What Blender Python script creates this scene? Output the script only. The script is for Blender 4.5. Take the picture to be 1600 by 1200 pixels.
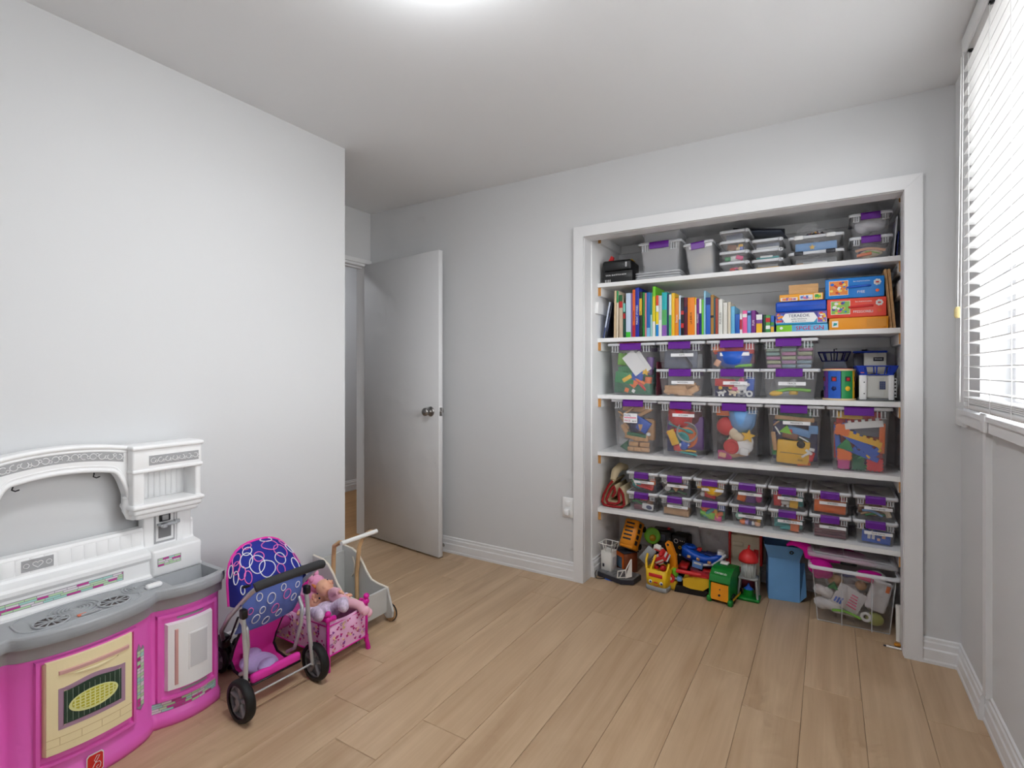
import bpy, bmesh, math, random
from mathutils import Matrix, Vector, Euler
for o in list(bpy.data.objects): bpy.data.objects.remove(o, do_unlink=True)
SC = bpy.context.scene
COL = SC.collection
PI = math.pi
SKY, LAMP, EXPO = 7.4, 36.0, 0.54
R = math.radians

# ---------------------------------------------------------------- camera
cam_d = bpy.data.cameras.new('camera'); cam = bpy.data.objects.new('camera', cam_d); COL.objects.link(cam)
cam_d.sensor_width = 36.0; cam_d.lens = 810.0 / 1600.0 * 36.0; cam_d.shift_y = -19.6 / 1600.0
cam_d.clip_start = 0.02
cam.location = (0, 0, 1.239); cam.rotation_euler = (R(90), 0, R(31.4))
SC.camera = cam
# ---------------------------------------------------------------- world, exposure
w = bpy.data.worlds.new('overcast_sky'); SC.world = w; w.use_nodes = True
_n = w.node_tree.nodes; _l = w.node_tree.links; bgn = _n['Background']
_tc = _n.new('ShaderNodeTexCoord'); _sp = _n.new('ShaderNodeSeparateXYZ'); _mr = _n.new('ShaderNodeMapRange'); _rp = _n.new('ShaderNodeValToRGB')
_mr.inputs['From Min'].default_value = -1.0; _mr.inputs['From Max'].default_value = 1.0
_l.new(_tc.outputs['Generated'], _sp.inputs[0]); _l.new(_sp.outputs['Z'], _mr.inputs['Value']); _l.new(_mr.outputs['Result'], _rp.inputs['Fac']); _l.new(_rp.outputs['Color'], bgn.inputs[0])
_rp.color_ramp.elements[0].position = 0.47; _rp.color_ramp.elements[0].color = (.30, .30, .29, 1)     # snowless pale ground
_rp.color_ramp.elements[1].position = 0.53; _rp.color_ramp.elements[1].color = (.95, .98, 1.0, 1)     # bright overcast sky
bgn.inputs[1].default_value = SKY
SC.view_settings.view_transform = 'Standard'; SC.view_settings.look = 'None'
SC.view_settings.gamma = 1.0; SC.view_settings.use_curve_mapping = False
SC.view_settings.exposure = EXPO
SC.cycles.transparent_max_bounces = 24
SC.cycles.max_bounces = 7; SC.cycles.diffuse_bounces = 4; SC.cycles.glossy_bounces = 3
SC.cycles.use_adaptive_sampling = True; SC.cycles.adaptive_threshold = 0.07; SC.cycles.adaptive_min_samples = 14; SC.cycles.use_light_tree = False
def area(name, loc, rot, sx, sy, power, portal=False, color=(1, 1, 1)):
    d = bpy.data.lights.new(name, 'AREA'); d.shape = 'RECTANGLE'; d.size = sx; d.size_y = sy; d.energy = power; d.color = color
    o = bpy.data.objects.new(name, d); COL.objects.link(o); o.location = loc; o.rotation_euler = rot
    if portal: d.cycles.is_portal = True
    return o
# daylight enters by the side window: sky portal set in the window opening
area('window_daylight_portal', (0.60, 1.50, 1.72), (0, R(90), 0), 1.36, 2.06, 1.0, True)

# ---------------------------------------------------------------- helpers: materials
MATS = {}
def mat(name, col, rough=0.5, metal=0.0, alpha=1.0, emit=None, estr=0.0, spec=0.5, bump=0.0, bscale=60.0, var=0.0, coat=0.0):
    if name in MATS: return MATS[name]
    m = bpy.data.materials.new(name); m.use_nodes = True; nt = m.node_tree; b = nt.nodes['Principled BSDF']
    c = tuple(((v / 12.92) if v <= 0.04045 else ((v + 0.055) / 1.055) ** 2.4) for v in col)
    b.inputs['Base Color'].default_value = (*c, 1); b.inputs['Roughness'].default_value = rough
    b.inputs['Metallic'].default_value = metal; b.inputs['Alpha'].default_value = alpha
    b.inputs['Specular IOR Level'].default_value = spec
    if coat: b.inputs['Coat Weight'].default_value = coat
    if emit: b.inputs['Emission Color'].default_value = (*emit, 1); b.inputs['Emission Strength'].default_value = estr
    if bump or var:
        tc = nt.nodes.new('ShaderNodeTexCoord'); n = nt.nodes.new('ShaderNodeTexNoise'); n.inputs['Scale'].default_value = bscale
        n.inputs['Detail'].default_value = 3
        nt.links.new(tc.outputs['Object'], n.inputs['Vector'])
        if bump:
            bp = nt.nodes.new('ShaderNodeBump'); bp.inputs['Strength'].default_value = bump; bp.inputs['Distance'].default_value = 0.004
            nt.links.new(n.outputs['Fac'], bp.inputs['Height']); nt.links.new(bp.outputs['Normal'], b.inputs['Normal'])
        if var:
            hs = nt.nodes.new('ShaderNodeHueSaturation'); hs.inputs['Color'].default_value = (*c, 1)
            mr = nt.nodes.new('ShaderNodeMapRange'); mr.inputs['To Min'].default_value = 1 - var; mr.inputs['To Max'].default_value = 1 + var
            nt.links.new(n.outputs['Fac'], mr.inputs['Value']); nt.links.new(mr.outputs['Result'], hs.inputs['Value'])
            nt.links.new(hs.outputs['Color'], b.inputs['Base Color'])
    MATS[name] = m
    return m
def lin(col): return tuple(((v / 12.92) if v <= 0.04045 else ((v + 0.055) / 1.055) ** 2.4) for v in col)
def wood(name, c1, c2, scale=(9, 0.7, 9), rough=0.45, rnd=0.25, detail=5, dist=2.2):
    if name in MATS: return MATS[name]
    m = bpy.data.materials.new(name); m.use_nodes = True; nt = m.node_tree; b = nt.nodes['Principled BSDF']
    N = nt.nodes.new; L = nt.links.new
    tc = N('ShaderNodeTexCoord'); oi = N('ShaderNodeObjectInfo'); mp = N('ShaderNodeMapping'); mp.inputs['Scale'].default_value = scale
    off = N('ShaderNodeVectorMath'); off.operation = 'SCALE'; off.inputs[0].default_value = (37, 53, 11)
    L(oi.outputs['Random'], off.inputs['Scale'])
    ad = N('ShaderNodeVectorMath'); ad.operation = 'ADD'; L(mp.outputs['Vector'], ad.inputs[0]); L(off.outputs['Vector'], ad.inputs[1])
    L(tc.outputs['Object'], mp.inputs['Vector'])
    n1 = N('ShaderNodeTexNoise'); n1.inputs['Scale'].default_value = 1.0; n1.inputs['Detail'].default_value = detail; n1.inputs['Distortion'].default_value = dist
    L(ad.outputs['Vector'], n1.inputs['Vector'])
    mp2 = N('ShaderNodeMapping'); mp2.inputs['Scale'].default_value = (14, 0.9, 14); L(ad.outputs['Vector'], mp2.inputs['Vector'])
    n2 = N('ShaderNodeTexNoise'); n2.inputs['Scale'].default_value = 1.0; n2.inputs['Detail'].default_value = 3
    L(mp2.outputs['Vector'], n2.inputs['Vector'])
    mx = N('ShaderNodeMix'); mx.data_type = 'FLOAT'; mx.inputs[0].default_value = 0.22
    L(n1.outputs['Fac'], mx.inputs[2]); L(n2.outputs['Fac'], mx.inputs[3])
    r = N('ShaderNodeValToRGB'); r.color_ramp.elements[0].position = 0.33; r.color_ramp.elements[1].position = 0.66
    r.color_ramp.elements[0].color = (*lin(c1), 1); r.color_ramp.elements[1].color = (*lin(c2), 1)
    L(mx.outputs[0], r.inputs['Fac'])
    hs = N('ShaderNodeHueSaturation'); mr = N('ShaderNodeMapRange'); mr.inputs['To Min'].default_value = 1 - rnd * .5; mr.inputs['To Max'].default_value = 1 + rnd * .5
    L(oi.outputs['Random'], mr.inputs['Value']); L(mr.outputs['Result'], hs.inputs['Value']); L(r.outputs['Color'], hs.inputs['Color'])
    L(hs.outputs['Color'], b.inputs['Base Color'])
    b.inputs['Roughness'].default_value = rough; b.inputs['Specular IOR Level'].default_value = 0.35
    bp = N('ShaderNodeBump'); bp.inputs['Strength'].default_value = 0.06; bp.inputs['Distance'].default_value = 0.002
    L(mx.outputs[0], bp.inputs['Height']); L(bp.outputs['Normal'], b.inputs['Normal'])
    MATS[name] = m
    return m
def plastic(name, col, rough=0.35): return mat(name, col, rough, spec=0.5)

# ---------------------------------------------------------------- helpers: mesh builder
class B:
    def __init__(s, M=None): s.v = []; s.f = []; s.sm = []; s.mi = []; s.M = M or Matrix(); s.i = 0
    def add(s, vs, fs, smooth=False):
        o = len(s.v); s.v += [tuple(s.M @ Vector(p)) for p in vs]
        for q in fs: s.f.append([o + k for k in q]); s.sm.append(smooth); s.mi.append(s.i)
        return s
    def box(s, x0, y0, z0, x1, y1, z1):
        if x1 < x0: x0, x1 = x1, x0
        if y1 < y0: y0, y1 = y1, y0
        if z1 < z0: z0, z1 = z1, z0
        return s.add([(x0, y0, z0), (x1, y0, z0), (x1, y1, z0), (x0, y1, z0), (x0, y0, z1), (x1, y0, z1), (x1, y1, z1), (x0, y1, z1)],
                     [(0, 3, 2, 1), (4, 5, 6, 7), (0, 1, 5, 4), (1, 2, 6, 5), (2, 3, 7, 6), (3, 0, 4, 7)])
    def rbox(s, x0, y0, z0, x1, y1, z1, r=0.004, seg=2, taper=1.0):
        bm = bmesh.new(); bmesh.ops.create_cube(bm, size=1.0)
        cx, cy, cz = (x0 + x1) / 2, (y0 + y1) / 2, (z0 + z1) / 2
        for v in bm.verts:
            k = taper if v.co.z < 0 else 1.0
            v.co = Vector((cx + v.co.x * (x1 - x0) * k, cy + v.co.y * (y1 - y0) * k, cz + v.co.z * (z1 - z0)))
        r = min(r, abs(x1 - x0) * .49, abs(y1 - y0) * .49, abs(z1 - z0) * .49)
        bmesh.ops.bevel(bm, geom=list(bm.edges), offset=r, segments=seg, affect='EDGES', profile=0.5)
        bm.verts.index_update()
        s.add([tuple(v.co) for v in bm.verts], [[v.index for v in f.verts] for f in bm.faces], True); bm.free(); return s
    def cyl(s, p0, p1, r0, r1=None, n=16, cap=True):
        r1 = r0 if r1 is None else r1; p0, p1 = Vector(p0), Vector(p1); d = (p1 - p0).normalized()
        a = d.orthogonal().normalized(); b = d.cross(a); vs = []
        for p, r in ((p0, r0), (p1, r1)):
            for k in range(n): t = 2 * PI * k / n; vs.append(p + (a * math.cos(t) + b * math.sin(t)) * r)
        s.add(vs, [(k, (k + 1) % n, n + (k + 1) % n, n + k) for k in range(n)], True)
        if cap:
            s.add(vs[:n], [tuple(reversed(range(n)))]); s.add(vs[n:], [tuple(range(n))])
        return s
    def tube(s, pts, r, n=10, closed=False, cap=True):
        P = [Vector(p) for p in pts]; m = len(P); rs = r if isinstance(r, (list, tuple)) else [r] * m
        vs = []; prev = None
        for i in range(m):
            if closed: t = (P[(i + 1) % m] - P[i - 1])
            else: t = P[min(i + 1, m - 1)] - P[max(i - 1, 0)]
            t = t.normalized() if t.length > 1e-9 else Vector((0, 0, 1))
            if prev is None: a = t.orthogonal().normalized()
            else:
                a = prev - t * prev.dot(t)
                a = a.normalized() if a.length > 1e-6 else t.orthogonal().normalized()
            prev = a; b = t.cross(a)
            for k in range(n): q = 2 * PI * k / n; vs.append(P[i] + (a * math.cos(q) + b * math.sin(q)) * rs[i])
        fs = []; last = m if closed else m - 1
        for i in range(last):
            j = (i + 1) % m
            for k in range(n): k2 = (k + 1) % n; fs.append((i * n + k, i * n + k2, j * n + k2, j * n + k))
        s.add(vs, fs, True)
        if cap and not closed:
            s.add(vs[:n], [tuple(reversed(range(n)))]); s.add(vs[-n:], [tuple(range(n))])
        return s
    def lathe(s, prof, c=(0, 0, 0), ax=(0, 0, 1), n=24, cap=False):
        d = Vector(ax).normalized(); a = d.orthogonal().normalized(); b = d.cross(a); c = Vector(c); vs = []
        for r, z in prof:
            for k in range(n): t = 2 * PI * k / n; vs.append(c + d * z + (a * math.cos(t) + b * math.sin(t)) * max(r, 1e-5))
        fs = []
        for i in range(len(prof) - 1):
            for k in range(n): k2 = (k + 1) % n; fs.append((i * n + k, i * n + k2, (i + 1) * n + k2, (i + 1) * n + k))
        return s.add(vs, fs, True)
    def ball(s, c, rx, ry=None, rz=None, n=14, m=9):
        ry = ry or rx; rz = rz or rx; vs = []; fs = []
        for i in range(m + 1):
            p = PI * i / m
            for k in range(n): t = 2 * PI * k / n; vs.append((c[0] + rx * math.sin(p) * math.cos(t), c[1] + ry * math.sin(p) * math.sin(t), c[2] + rz * math.cos(p)))
        for i in range(m):
            for k in range(n): k2 = (k + 1) % n; fs.append((i * n + k, (i + 1) * n + k, (i + 1) * n + k2, i * n + k2))
        return s.add(vs, fs, True)
    def torus(s, c, rad, r, ax=(0, 0, 1), n=24, m=8, a0=0, a1=2 * PI):
        d = Vector(ax).normalized(); a = d.orthogonal().normalized(); b = d.cross(a); c = Vector(c)
        full = abs(a1 - a0) > 2 * PI - 1e-3; cnt = n if full else n + 1
        pts = [c + (a * math.cos(a0 + (a1 - a0) * k / n) + b * math.sin(a0 + (a1 - a0) * k / n)) * rad for k in range(cnt)]
        return s.tube(pts, r, m, closed=full)
    def prism(s, poly, o, u, v, w, t):
        """poly 2-D in (u,v) at origin o, extruded along w by t"""
        o, u, v, w = Vector(o), Vector(u), Vector(v), Vector(w); n = len(poly)
        a = [o + u * p[0] + v * p[1] for p in poly]; b = [p + w * t for p in a]
        s.add(a + b, [tuple(range(n)), tuple(reversed(range(n, 2 * n)))] + [(k, n + k, n + (k + 1) % n, (k + 1) % n) for k in range(n)])
        return s
    def build(s, name, m, parent=None, label=None):
        me = bpy.data.meshes.new(name); me.from_pydata(s.v, [], s.f)
        ms = m if isinstance(m, (list, tuple)) else [m]
        for q in ms: me.materials.append(q)
        me.polygons.foreach_set('use_smooth', s.sm); me.polygons.foreach_set('material_index', s.mi)
        bm = bmesh.new(); bm.from_mesh(me); bmesh.ops.recalc_face_normals(bm, faces=bm.faces); bm.to_mesh(me); bm.free()
        me.update()
        o = bpy.data.objects.new(name, me); COL.objects.link(o)
        if parent: o.parent = parent
        if label: o['label'] = label
        return o
def thing(name, label, cat, loc=(0, 0, 0), rot=(0, 0, 0), group=None):
    o = bpy.data.objects.new(name, None); COL.objects.link(o); o.location = loc
    o.rotation_euler = rot if isinstance(rot, (tuple, list)) else (0, 0, rot)
    o.empty_display_size = 0.02
    o['label'] = label; o['category'] = cat
    if group: o['group'] = group
    return o
def tag(o, label, cat, group=None):
    o['label'] = label; o['category'] = cat
    if group: o['group'] = group
    return o
def struct(o): o['kind'] = 'structure'; return o
def text(name, body, size, m, parent, loc, rot, thick=0.0003, sx=1.0):
    cu = bpy.data.curves.new(name, 'FONT'); cu.body = body; cu.size = size; cu.align_x = 'CENTER'; cu.align_y = 'CENTER'; cu.extrude = thick
    cu.resolution_u = 2
    t = bpy.data.objects.new(name, cu); COL.objects.link(t)
    me = bpy.data.meshes.new_from_object(t); bpy.data.objects.remove(t, do_unlink=True)
    o = bpy.data.objects.new(name, me); COL.objects.link(o); me.materials.clear(); me.materials.append(m)
    o.parent = parent; o.location = loc; o.rotation_euler = rot; o.scale = (sx, 1, 1)
    return o
FRONT = (R(90), 0, 0)      # text facing -y
FACE_X = (R(90), 0, R(90))  # text facing +x
def T(x=0, y=0, z=0, rx=0, ry=0, rz=0): return Matrix.Translation((x, y, z)) @ Euler((rx, ry, rz)).to_matrix().to_4x4()

# ---------------------------------------------------------------- surface materials
WALL = mat('wall_paint', (.85, .852, .857), .85, spec=.2)
CLOSET = mat('closet_white_paint', (.95, .95, .955), .7, spec=.2)  # white paint, set whiter than the room walls in place of fill light
CEIL = mat('ceiling_paint', (.925, .93, .937), .9, spec=.1)
TRIM = mat('white_trim_paint', (.915, .915, .92), .45)
DOORM = mat('door_paint', (.865, .865, .87), .5, var=.015, bscale=8)
SHELF = mat('white_melamine', (.96, .96, .962), .5)
RAW = wood('raw_pine_end', (.72, .50, .27), (.84, .62, .36), (30, 30, 8), .7, .1)
OAK = wood('oak_laminate', (.722, .598, .470), (.817, .702, .573), (6.0, 0.6, 6.0), .36, .08)
HALLW = wood('hall_laminate', (.62, .45, .28), (.74, .56, .36), (7.0, 0.75, 7.0), .42, .12)
JOINT = mat('floor_joint', (.30, .22, .16), .8)
CHROME = mat('brushed_metal', (.60, .59, .58), .28, metal=1.0)
DARKM = mat('dark_metal', (.25, .25, .26), .35, metal=.8)
WHITEP = mat('white_plastic', (.95, .95, .95), .35)

# ================================================================= STRUCTURE
XR, YB, XL, YL, XD, H = .471, 2.8155, -2.2247, 1.916, -2.983, 2.44
YF = -0.55
# floor: slab with single planks
fl = struct(B().box(-4.4, YF - .1, -.06, 1.0, 3.6, -.006).build('floor', JOINT))
PW = .1915
joints = {-9: 1.595, -8: 1.34, -7: 1.184, -6: 1.408, -5: 1.145, -4: 2.342, -3: 1.20, -2: 2.294, -1: 2.09, 0: 2.348, 1: 1.55, 2: 2.345}
for k in range(-17, 3):
    x0 = -.0835 + PW * k; x1 = x0 + PW
    j0 = joints.get(k, (1.1 + .53 * (k * 7 % 5)) % 1.36)
    ylo, yhi = YF, 3.39
    if x1 < XD: continue
    if x1 < XL - .3: ylo = 1.7
    j = j0 - 1.36 * 4
    while j < yhi:
        a, b = max(j, ylo), min(j + 1.36, yhi)
        if b - a > .02:
            g = .0016
            xa, xb = max(x0, XD) + .0005, min(x1, .50) - .0005; a += .0005; b -= .0005
            bb = B(); L_ = b - a; W_ = xb - xa
            bb.add([(0, 0, -.006), (W_, 0, -.006), (W_, L_, -.006), (0, L_, -.006), (0, 0, -.0012), (W_, 0, -.0012), (W_, L_, -.0012), (0, L_, -.0012),
                    (g, g, 0), (W_ - g, g, 0), (W_ - g, L_ - g, 0), (g, L_ - g, 0)],
                   [(8, 9, 10, 11), (4, 5, 9, 8), (5, 6, 10, 9), (6, 7, 11, 10), (7, 4, 8, 11), (0, 1, 5, 4), (1, 2, 6, 5), (2, 3, 7, 6), (3, 0, 4, 7)])
            o = bb.build('plank', OAK, fl); o.location = (xa, a, 0)
        j += 1.36
# hall floor planks run across the doorway direction
for k in range(10):
    x0 = -4.25 + k * .127
    for a, b in ((1.0, 2.1 + .23 * (k % 3)), (2.1 + .23 * (k % 3), 4.3)):
        o = B().box(0, 0, -.006, min(.126, XD - .002 - x0), b - a - .001, 0).build('plank', HALLW, fl); o.location = (x0, a, 0)
struct(B().box(-4.5, .9, -.06, -3.0, 4.5, -.006).build('floor_hall', JOINT))

struct(B().box(-4.5, YF - .1, H, 1.0, 4.5, H + .1).build('ceiling', CEIL))
# back wall with closet opening
CL, CR, CZ = -1.223, .280, 2.026          # closet opening
ILX, IRX, CBK = -1.215, .300, 3.385        # closet interior
wb = B()
wb.box(XD, YB, 0, CL - .01, YB + .10, H).box(CR + .01, YB, 0, XR + .15, YB + .10, H).box(CL - .01, YB, CZ + .01, CR + .01, YB + .10, H)
struct(wb.build('wall_back', WALL))
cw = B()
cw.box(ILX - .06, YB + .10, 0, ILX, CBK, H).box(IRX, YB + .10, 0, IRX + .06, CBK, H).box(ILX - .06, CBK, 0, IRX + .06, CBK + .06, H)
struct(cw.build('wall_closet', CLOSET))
struct(B().box(XL - .12, YF, 0, XL, YL, H).build('wall_left', WALL))
struct(B().box(XD, 1.79, 0, XL - .12, YL - .0, H).build('wall_alcove', WALL))
# door wall with doorway
DY0, DY1, DZ = 1.965, 2.785, 2.048
dw = B().box(XD - .10, YL, 0, XD, DY0, H).box(XD - .10, DY1, 0, XD, YB + .1, H).box(XD - .10, DY0, DZ, XD, DY1, H)
dw.box(XD - .1, YB + .1, 0, XD, 4.4, H).box(XD - .1, .9, 0, XD, YL, H)
struct(dw.build('wall_doorway', WALL))
struct(B().box(-4.35, .9, 0, -4.25, 4.4, H).box(-4.35, .8, 0, XD, .9, H).box(-4.35, 4.4, 0, XD, 4.5, H).build('wall_hall', WALL))
struct(B().box(XL - .12, YF - .1, 0, XR + .2, YF, H).build('wall_front', WALL))
# right wall with window opening
WY0, WY1, WZ0, WZ1 = .50, 2.50, 1.085, 2.36
wr = B().box(XR, WY1, 0, XR + .16, YB + .1, H).box(XR, YF, 0, XR + .16, WY0, H)
wr.box(XR, WY0, WZ1, XR + .16, WY1, H).box(XR + .014, WY0, 0, XR + .16, 2.44, WZ0).box(XR, 2.44, 0, XR + .16, WY1, WZ0)
struct(wr.build('wall_right', WALL))
struct(B().box(XR - .004, 2.40, .10, XR + .014, 2.44, 1.03).build('trim_1', TRIM))   # batten under the window

# baseboards: moulded profile swept along a line
BP = [(0, 0), (.017, 0), (.017, .012), (.014, .018), (.014, .058), (.010, .064), (.010, .086), (.006, .092), (.006, .103), (0, .108)]
def baseboard(name, p0, p1, nrm, ext0=0, ext1=0):
    p0, p1, nrm = Vector((*p0, 0)), Vector((*p1, 0)), Vector((*nrm, 0)); d = (p1 - p0).normalized()
    b = B(); n = len(BP); vs = []
    for P, sgn, e in ((p0, 1, ext0), (p1, -1, ext1)):
        for q in BP: vs.append(P + nrm * q[0] + Vector((0, 0, q[1])) + d * sgn * e * q[0])
    b.add(vs, [(k, (k + 1) % n, n + (k + 1) % n, n + k) for k in range(n)] + [tuple(range(n)), tuple(reversed(range(n, 2 * n)))])
    return struct(b.build(name, TRIM))
TLo, TRo, TZ = -1.2824, .3435, 2.087
baseboard('baseboard_back', (XD, YB), (TLo, YB), (0, -1))
baseboard('baseboard_back_right', (TRo, YB), (XR, YB), (0, -1), 0, 1)
baseboard('baseboard_right', (XR, YB), (XR, 2.44), (-1, 0), 1, 0)
baseboard('baseboard_right_near', (XR + .014, 2.44), (XR + .014, YF), (-1, 0))
baseboard('baseboard_left', (XL, YF), (XL, YL), (1, 0), 0, -1)
baseboard('baseboard_alcove', (XL, YL), (XD, YL), (0, 1), -1, 0)
baseboard('baseboard_hall', (-4.25, .9), (-4.25, 4.4), (1, 0))
baseboard('baseboard_closet_left', (ILX, YB + .10), (ILX, CBK), (1, 0))
baseboard('baseboard_closet_back', (ILX, CBK), (IRX, CBK), (0, -1))
# closet casing, mitred boards + jamb lining
tb = .018
def mitre(name, quad):
    b = B(); a = [(p[0], YB, p[1]) for p in quad]; c = [(p[0], YB - tb, p[1]) for p in quad]
    b.add(a + c, [(0, 1, 2, 3), (7, 6, 5, 4)] + [(k, (k + 1) % 4, 4 + (k + 1) % 4, 4 + k) for k in range(4)])
    return struct(b.build(name, TRIM))
mitre('trim_2', [(TLo, 0), (CL, 0), (CL, CZ), (TLo, TZ)])
mitre('trim_3', [(CR, 0), (TRo, 0), (TRo, TZ), (CR, CZ)])
mitre('trim_4', [(TLo + .0006, TZ), (CL + .0006, CZ), (CR - .0006, CZ), (TRo - .0006, TZ)])
struct(B().box(CL - .01, YB + .0005, 0, CL + .002, YB + .102, CZ).build('trim_5', TRIM))
struct(B().box(CR - .002, YB + .0005, 0, CR + .01, YB + .102, CZ).build('trim_6', TRIM))
struct(B().box(CL + .002, YB + .0005, CZ - .002, CR - .002, YB + .102, CZ + .01).build('trim_7', TRIM))

# door casing, jamb stops and slab
dc = B()
dc.box(XD, YL + .002, DZ - .0, XD + .014, YB - .002, DZ + .03)
dc.box(XD - .10, DY1 - .018, 0, XD, DY1, DZ).box(XD - .10, DY0, DZ - .018, XD, DY1, DZ).box(XD - .10, DY0, 0, XD, DY0 + .018, DZ)
dc.box(XD - .075, DY0, DZ - .03, XD - .04, DY1 - .018, DZ - .018)
struct(dc.build('trim_8', TRIM))
hx, hy = -2.988, 2.756
ex, ey = -2.190, 2.6625
ang = math.atan2(ey - hy, ex - hx); dl = math.hypot(ex - hx, ey - hy)
door = thing('door_1', 'white flush interior door standing open beside the closet wall', 'door', (hx, hy, 0), ang); struct(door); del door['category'], door['label']
B().rbox(0, 0, .012, dl, .036, 2.04, .0015, 1).build('slab', DOORM, door)
kz = .972; kx = dl - .075
def knob(y0, s):
    k = B(); k.lathe([(0, 0), (.033, 0), (.033, .004), (.026, .010), (.013, .012), (.012, .030), (.020, .036), (.027, .046), (.027, .056), (.020, .064), (0, .066)], (kx, y0, kz), (0, s, 0), 24)
    return k.build('knob', CHROME, door, 'round brushed metal knob')
knob(-.0005, -1); knob(.0365, 1)
B().rbox(dl - .0006, .006, kz - .028, dl + .0008, .030, kz + .028, .0005, 1).build('latch_plate', CHROME, door)
B().rbox(dl, .012, kz - .008, dl + .008, .024, kz + .008, .002, 1).build('latch_bolt', CHROME, door)
for z in (.25, 1.0, 1.8): B().cyl((-.003, .040, z - .045), (-.003, .040, z + .045), .0055, n=10).build('hinge', CHROME, door)
st = thing('door_stop', 'small spring door stop screwed to the baseboard behind the door', 'door stop', (-2.262, YB - .0135, .045))
sp = []
for k in range(90): sp.append((.006 * math.cos(k * .7), -.004 - k * .00062, .006 * math.sin(k * .7)))
B().tube(sp, .0012, 6).build('spring', CHROME, st); B().lathe([(0, 0), (.011, 0), (.011, .003), (0, .004)], ax=(0, -1, 0), n=14).build('base', CHROME, st)
B().lathe([(0, .058), (.008, .058), (.008, .070), (0, .073)], ax=(0, -1, 0), n=14).build('rubber_tip', WHITEP, st)

# wall outlet with a plug
ou = thing('wall_outlet', 'white wall outlet plate with a plugged-in adapter beside the closet casing', 'outlet', (-1.325, YB, .428))
B().rbox(-.036, -.006, -.060, .036, 0, .060, .003, 2).build('plate', WHITEP, ou)
B().rbox(-.017, -.009, .008, .017, -.004, .040, .003, 2).build('socket', WHITEP, ou)
B().rbox(-.017, -.009, -.040, .017, -.004, -.008, .003, 2).build('socket', WHITEP, ou)
B().rbox(-.016, -.036, -.042, .016, -.009, -.004, .008, 3).build('plug', WHITEP, ou)

# ---------------------------------------------------------------- ceiling lamp
lm = thing('ceiling_light', 'white dome flush ceiling light, just peeking in at the top edge', 'ceiling light', (-.918, 1.055, H))
B().lathe([(0, 0), (.185, 0), (.185, -.025), (.175, -.03)], n=48).build('base', WHITEP, lm)
GLOW = mat('lamp_glass', (1, 1, 1), .3, emit=(.95, .98, 1), estr=LAMP)
B().lathe([(.175, -.028), (.168, -.05), (.14, -.075), (.09, -.093), (.04, -.10), (0, -.101)], n=48).build('dome', GLOW, lm)
hl = thing('ceiling_light', 'round flush ceiling light in the hallway beyond the door', 'ceiling light', (-3.6, 3.0, H))
B().lathe([(0, 0), (.15, 0), (.15, -.02), (.14, -.03)], n=32).build('base', WHITEP, hl)
B().lathe([(.14, -.028), (.13, -.05), (.08, -.08), (0, -.09)], n=32).build('dome', mat('hall_lamp_glass', (1, 1, 1), .3, emit=(.95, .97, 1), estr=26.0), hl)

# ---------------------------------------------------------------- window with blind
win = B(); fr = .05
x0, x1 = XR + .085, XR + .135
for a, b in ((WY0, WY0 + fr), (WY1 - fr, WY1)): win.box(x0, a, WZ0, x1, b, WZ1)
win.box(x0, WY0 + fr, WZ0, x1, WY1 - fr, WZ0 + fr).box(x0, WY0 + fr, WZ1 - fr, x1, WY1 - fr, WZ1)
wobj = struct(win.build('window_1', mat('vinyl_frame', (.80, .80, .81), .4)))
for yc in (1.50, 2.12):
    B().box(x0 + .004, yc - .035, WZ0 + fr, x1 - .004, yc + .035, WZ1 - fr).build('mullion', MATS['vinyl_frame'], wobj)
GLASS = mat('clear_glass', (1, 1, 1), .02, alpha=.06)
for a, b in ((WY0 + fr, 1.465), (1.535, 2.085), (2.155, WY1 - fr)):
    B().box(XR + .105, a, WZ0 + fr, XR + .110, b, WZ1 - fr).build('pane', GLASS, wobj)
struct(B().box(XR - .030, WY0 - .1, WZ0 - .012, XR + .086, 2.72, WZ0 + .004).build('window_sill', TRIM))
ap = B().box(XR - .022, WY0 - .1, 1.035, XR, 2.72, WZ0 - .012)
struct(ap.build('trim_9', TRIM))
struct(B().rbox(XR - .034, 2.27, 1.035, XR - .022, 2.325, 1.098, .004, 2).build('trim_10', TRIM))
struct(B().box(XR - .018, 2.66, 1.02, XR, YB - .0005, H - .001).build('trim_11', TRIM))

bl = thing('window_blind', 'white horizontal slat blind lowered over the side window', 'window blind', (0, 0, 0))
BL = mat('blind_white', (.97, .97, .97), .4)
BX0, BX1, BY0, BY1 = .424, .470, .45, 2.497
B().rbox(BX0 - .006, BY0, 2.372, BX1 - .001, BY1 - .04, 2.428, .003, 1).build('headrail', BL, bl)
B().rbox(BX0 - .014, BY0 - .01, 2.366, BX0 - .0065, BY1 - .055, 2.436, .003, 1).build('valance', BL, bl)
zs = 1.165; ns = 0
def slat_mesh():
    b = B(); n = 5; wd = (BX1 - BX0) / 2; vs = []
    for y in (BY0, BY1):
        for t in (0, .0036):
            for k in range(n + 1):
                u = -1 + 2 * k / n; vs.append((u * wd, y, .0022 * (1 - u * u) + t))
    m = n + 1; fs = []
    for k in range(n):
        fs += [(k, k + 1, 2 * m + k + 1, 2 * m + k), (m + k, 3 * m + k, 3 * m + k + 1, m + k + 1), (k, m + k, m + k + 1, k + 1), (2 * m + k, 2 * m + k + 1, 3 * m + k + 1, 3 * m + k)]
    fs += [(0, 2 * m, 3 * m, m), (n, m + n, 3 * m + n, 2 * m + n)]
    b.add(vs, fs, False); return b
s0 = slat_mesh().build('slat', BL, bl); z = zs; s0.location = ((BX0 + BX1) / 2, 0, z); s0.rotation_euler = (0, R(4), 0); z += .0435
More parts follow.
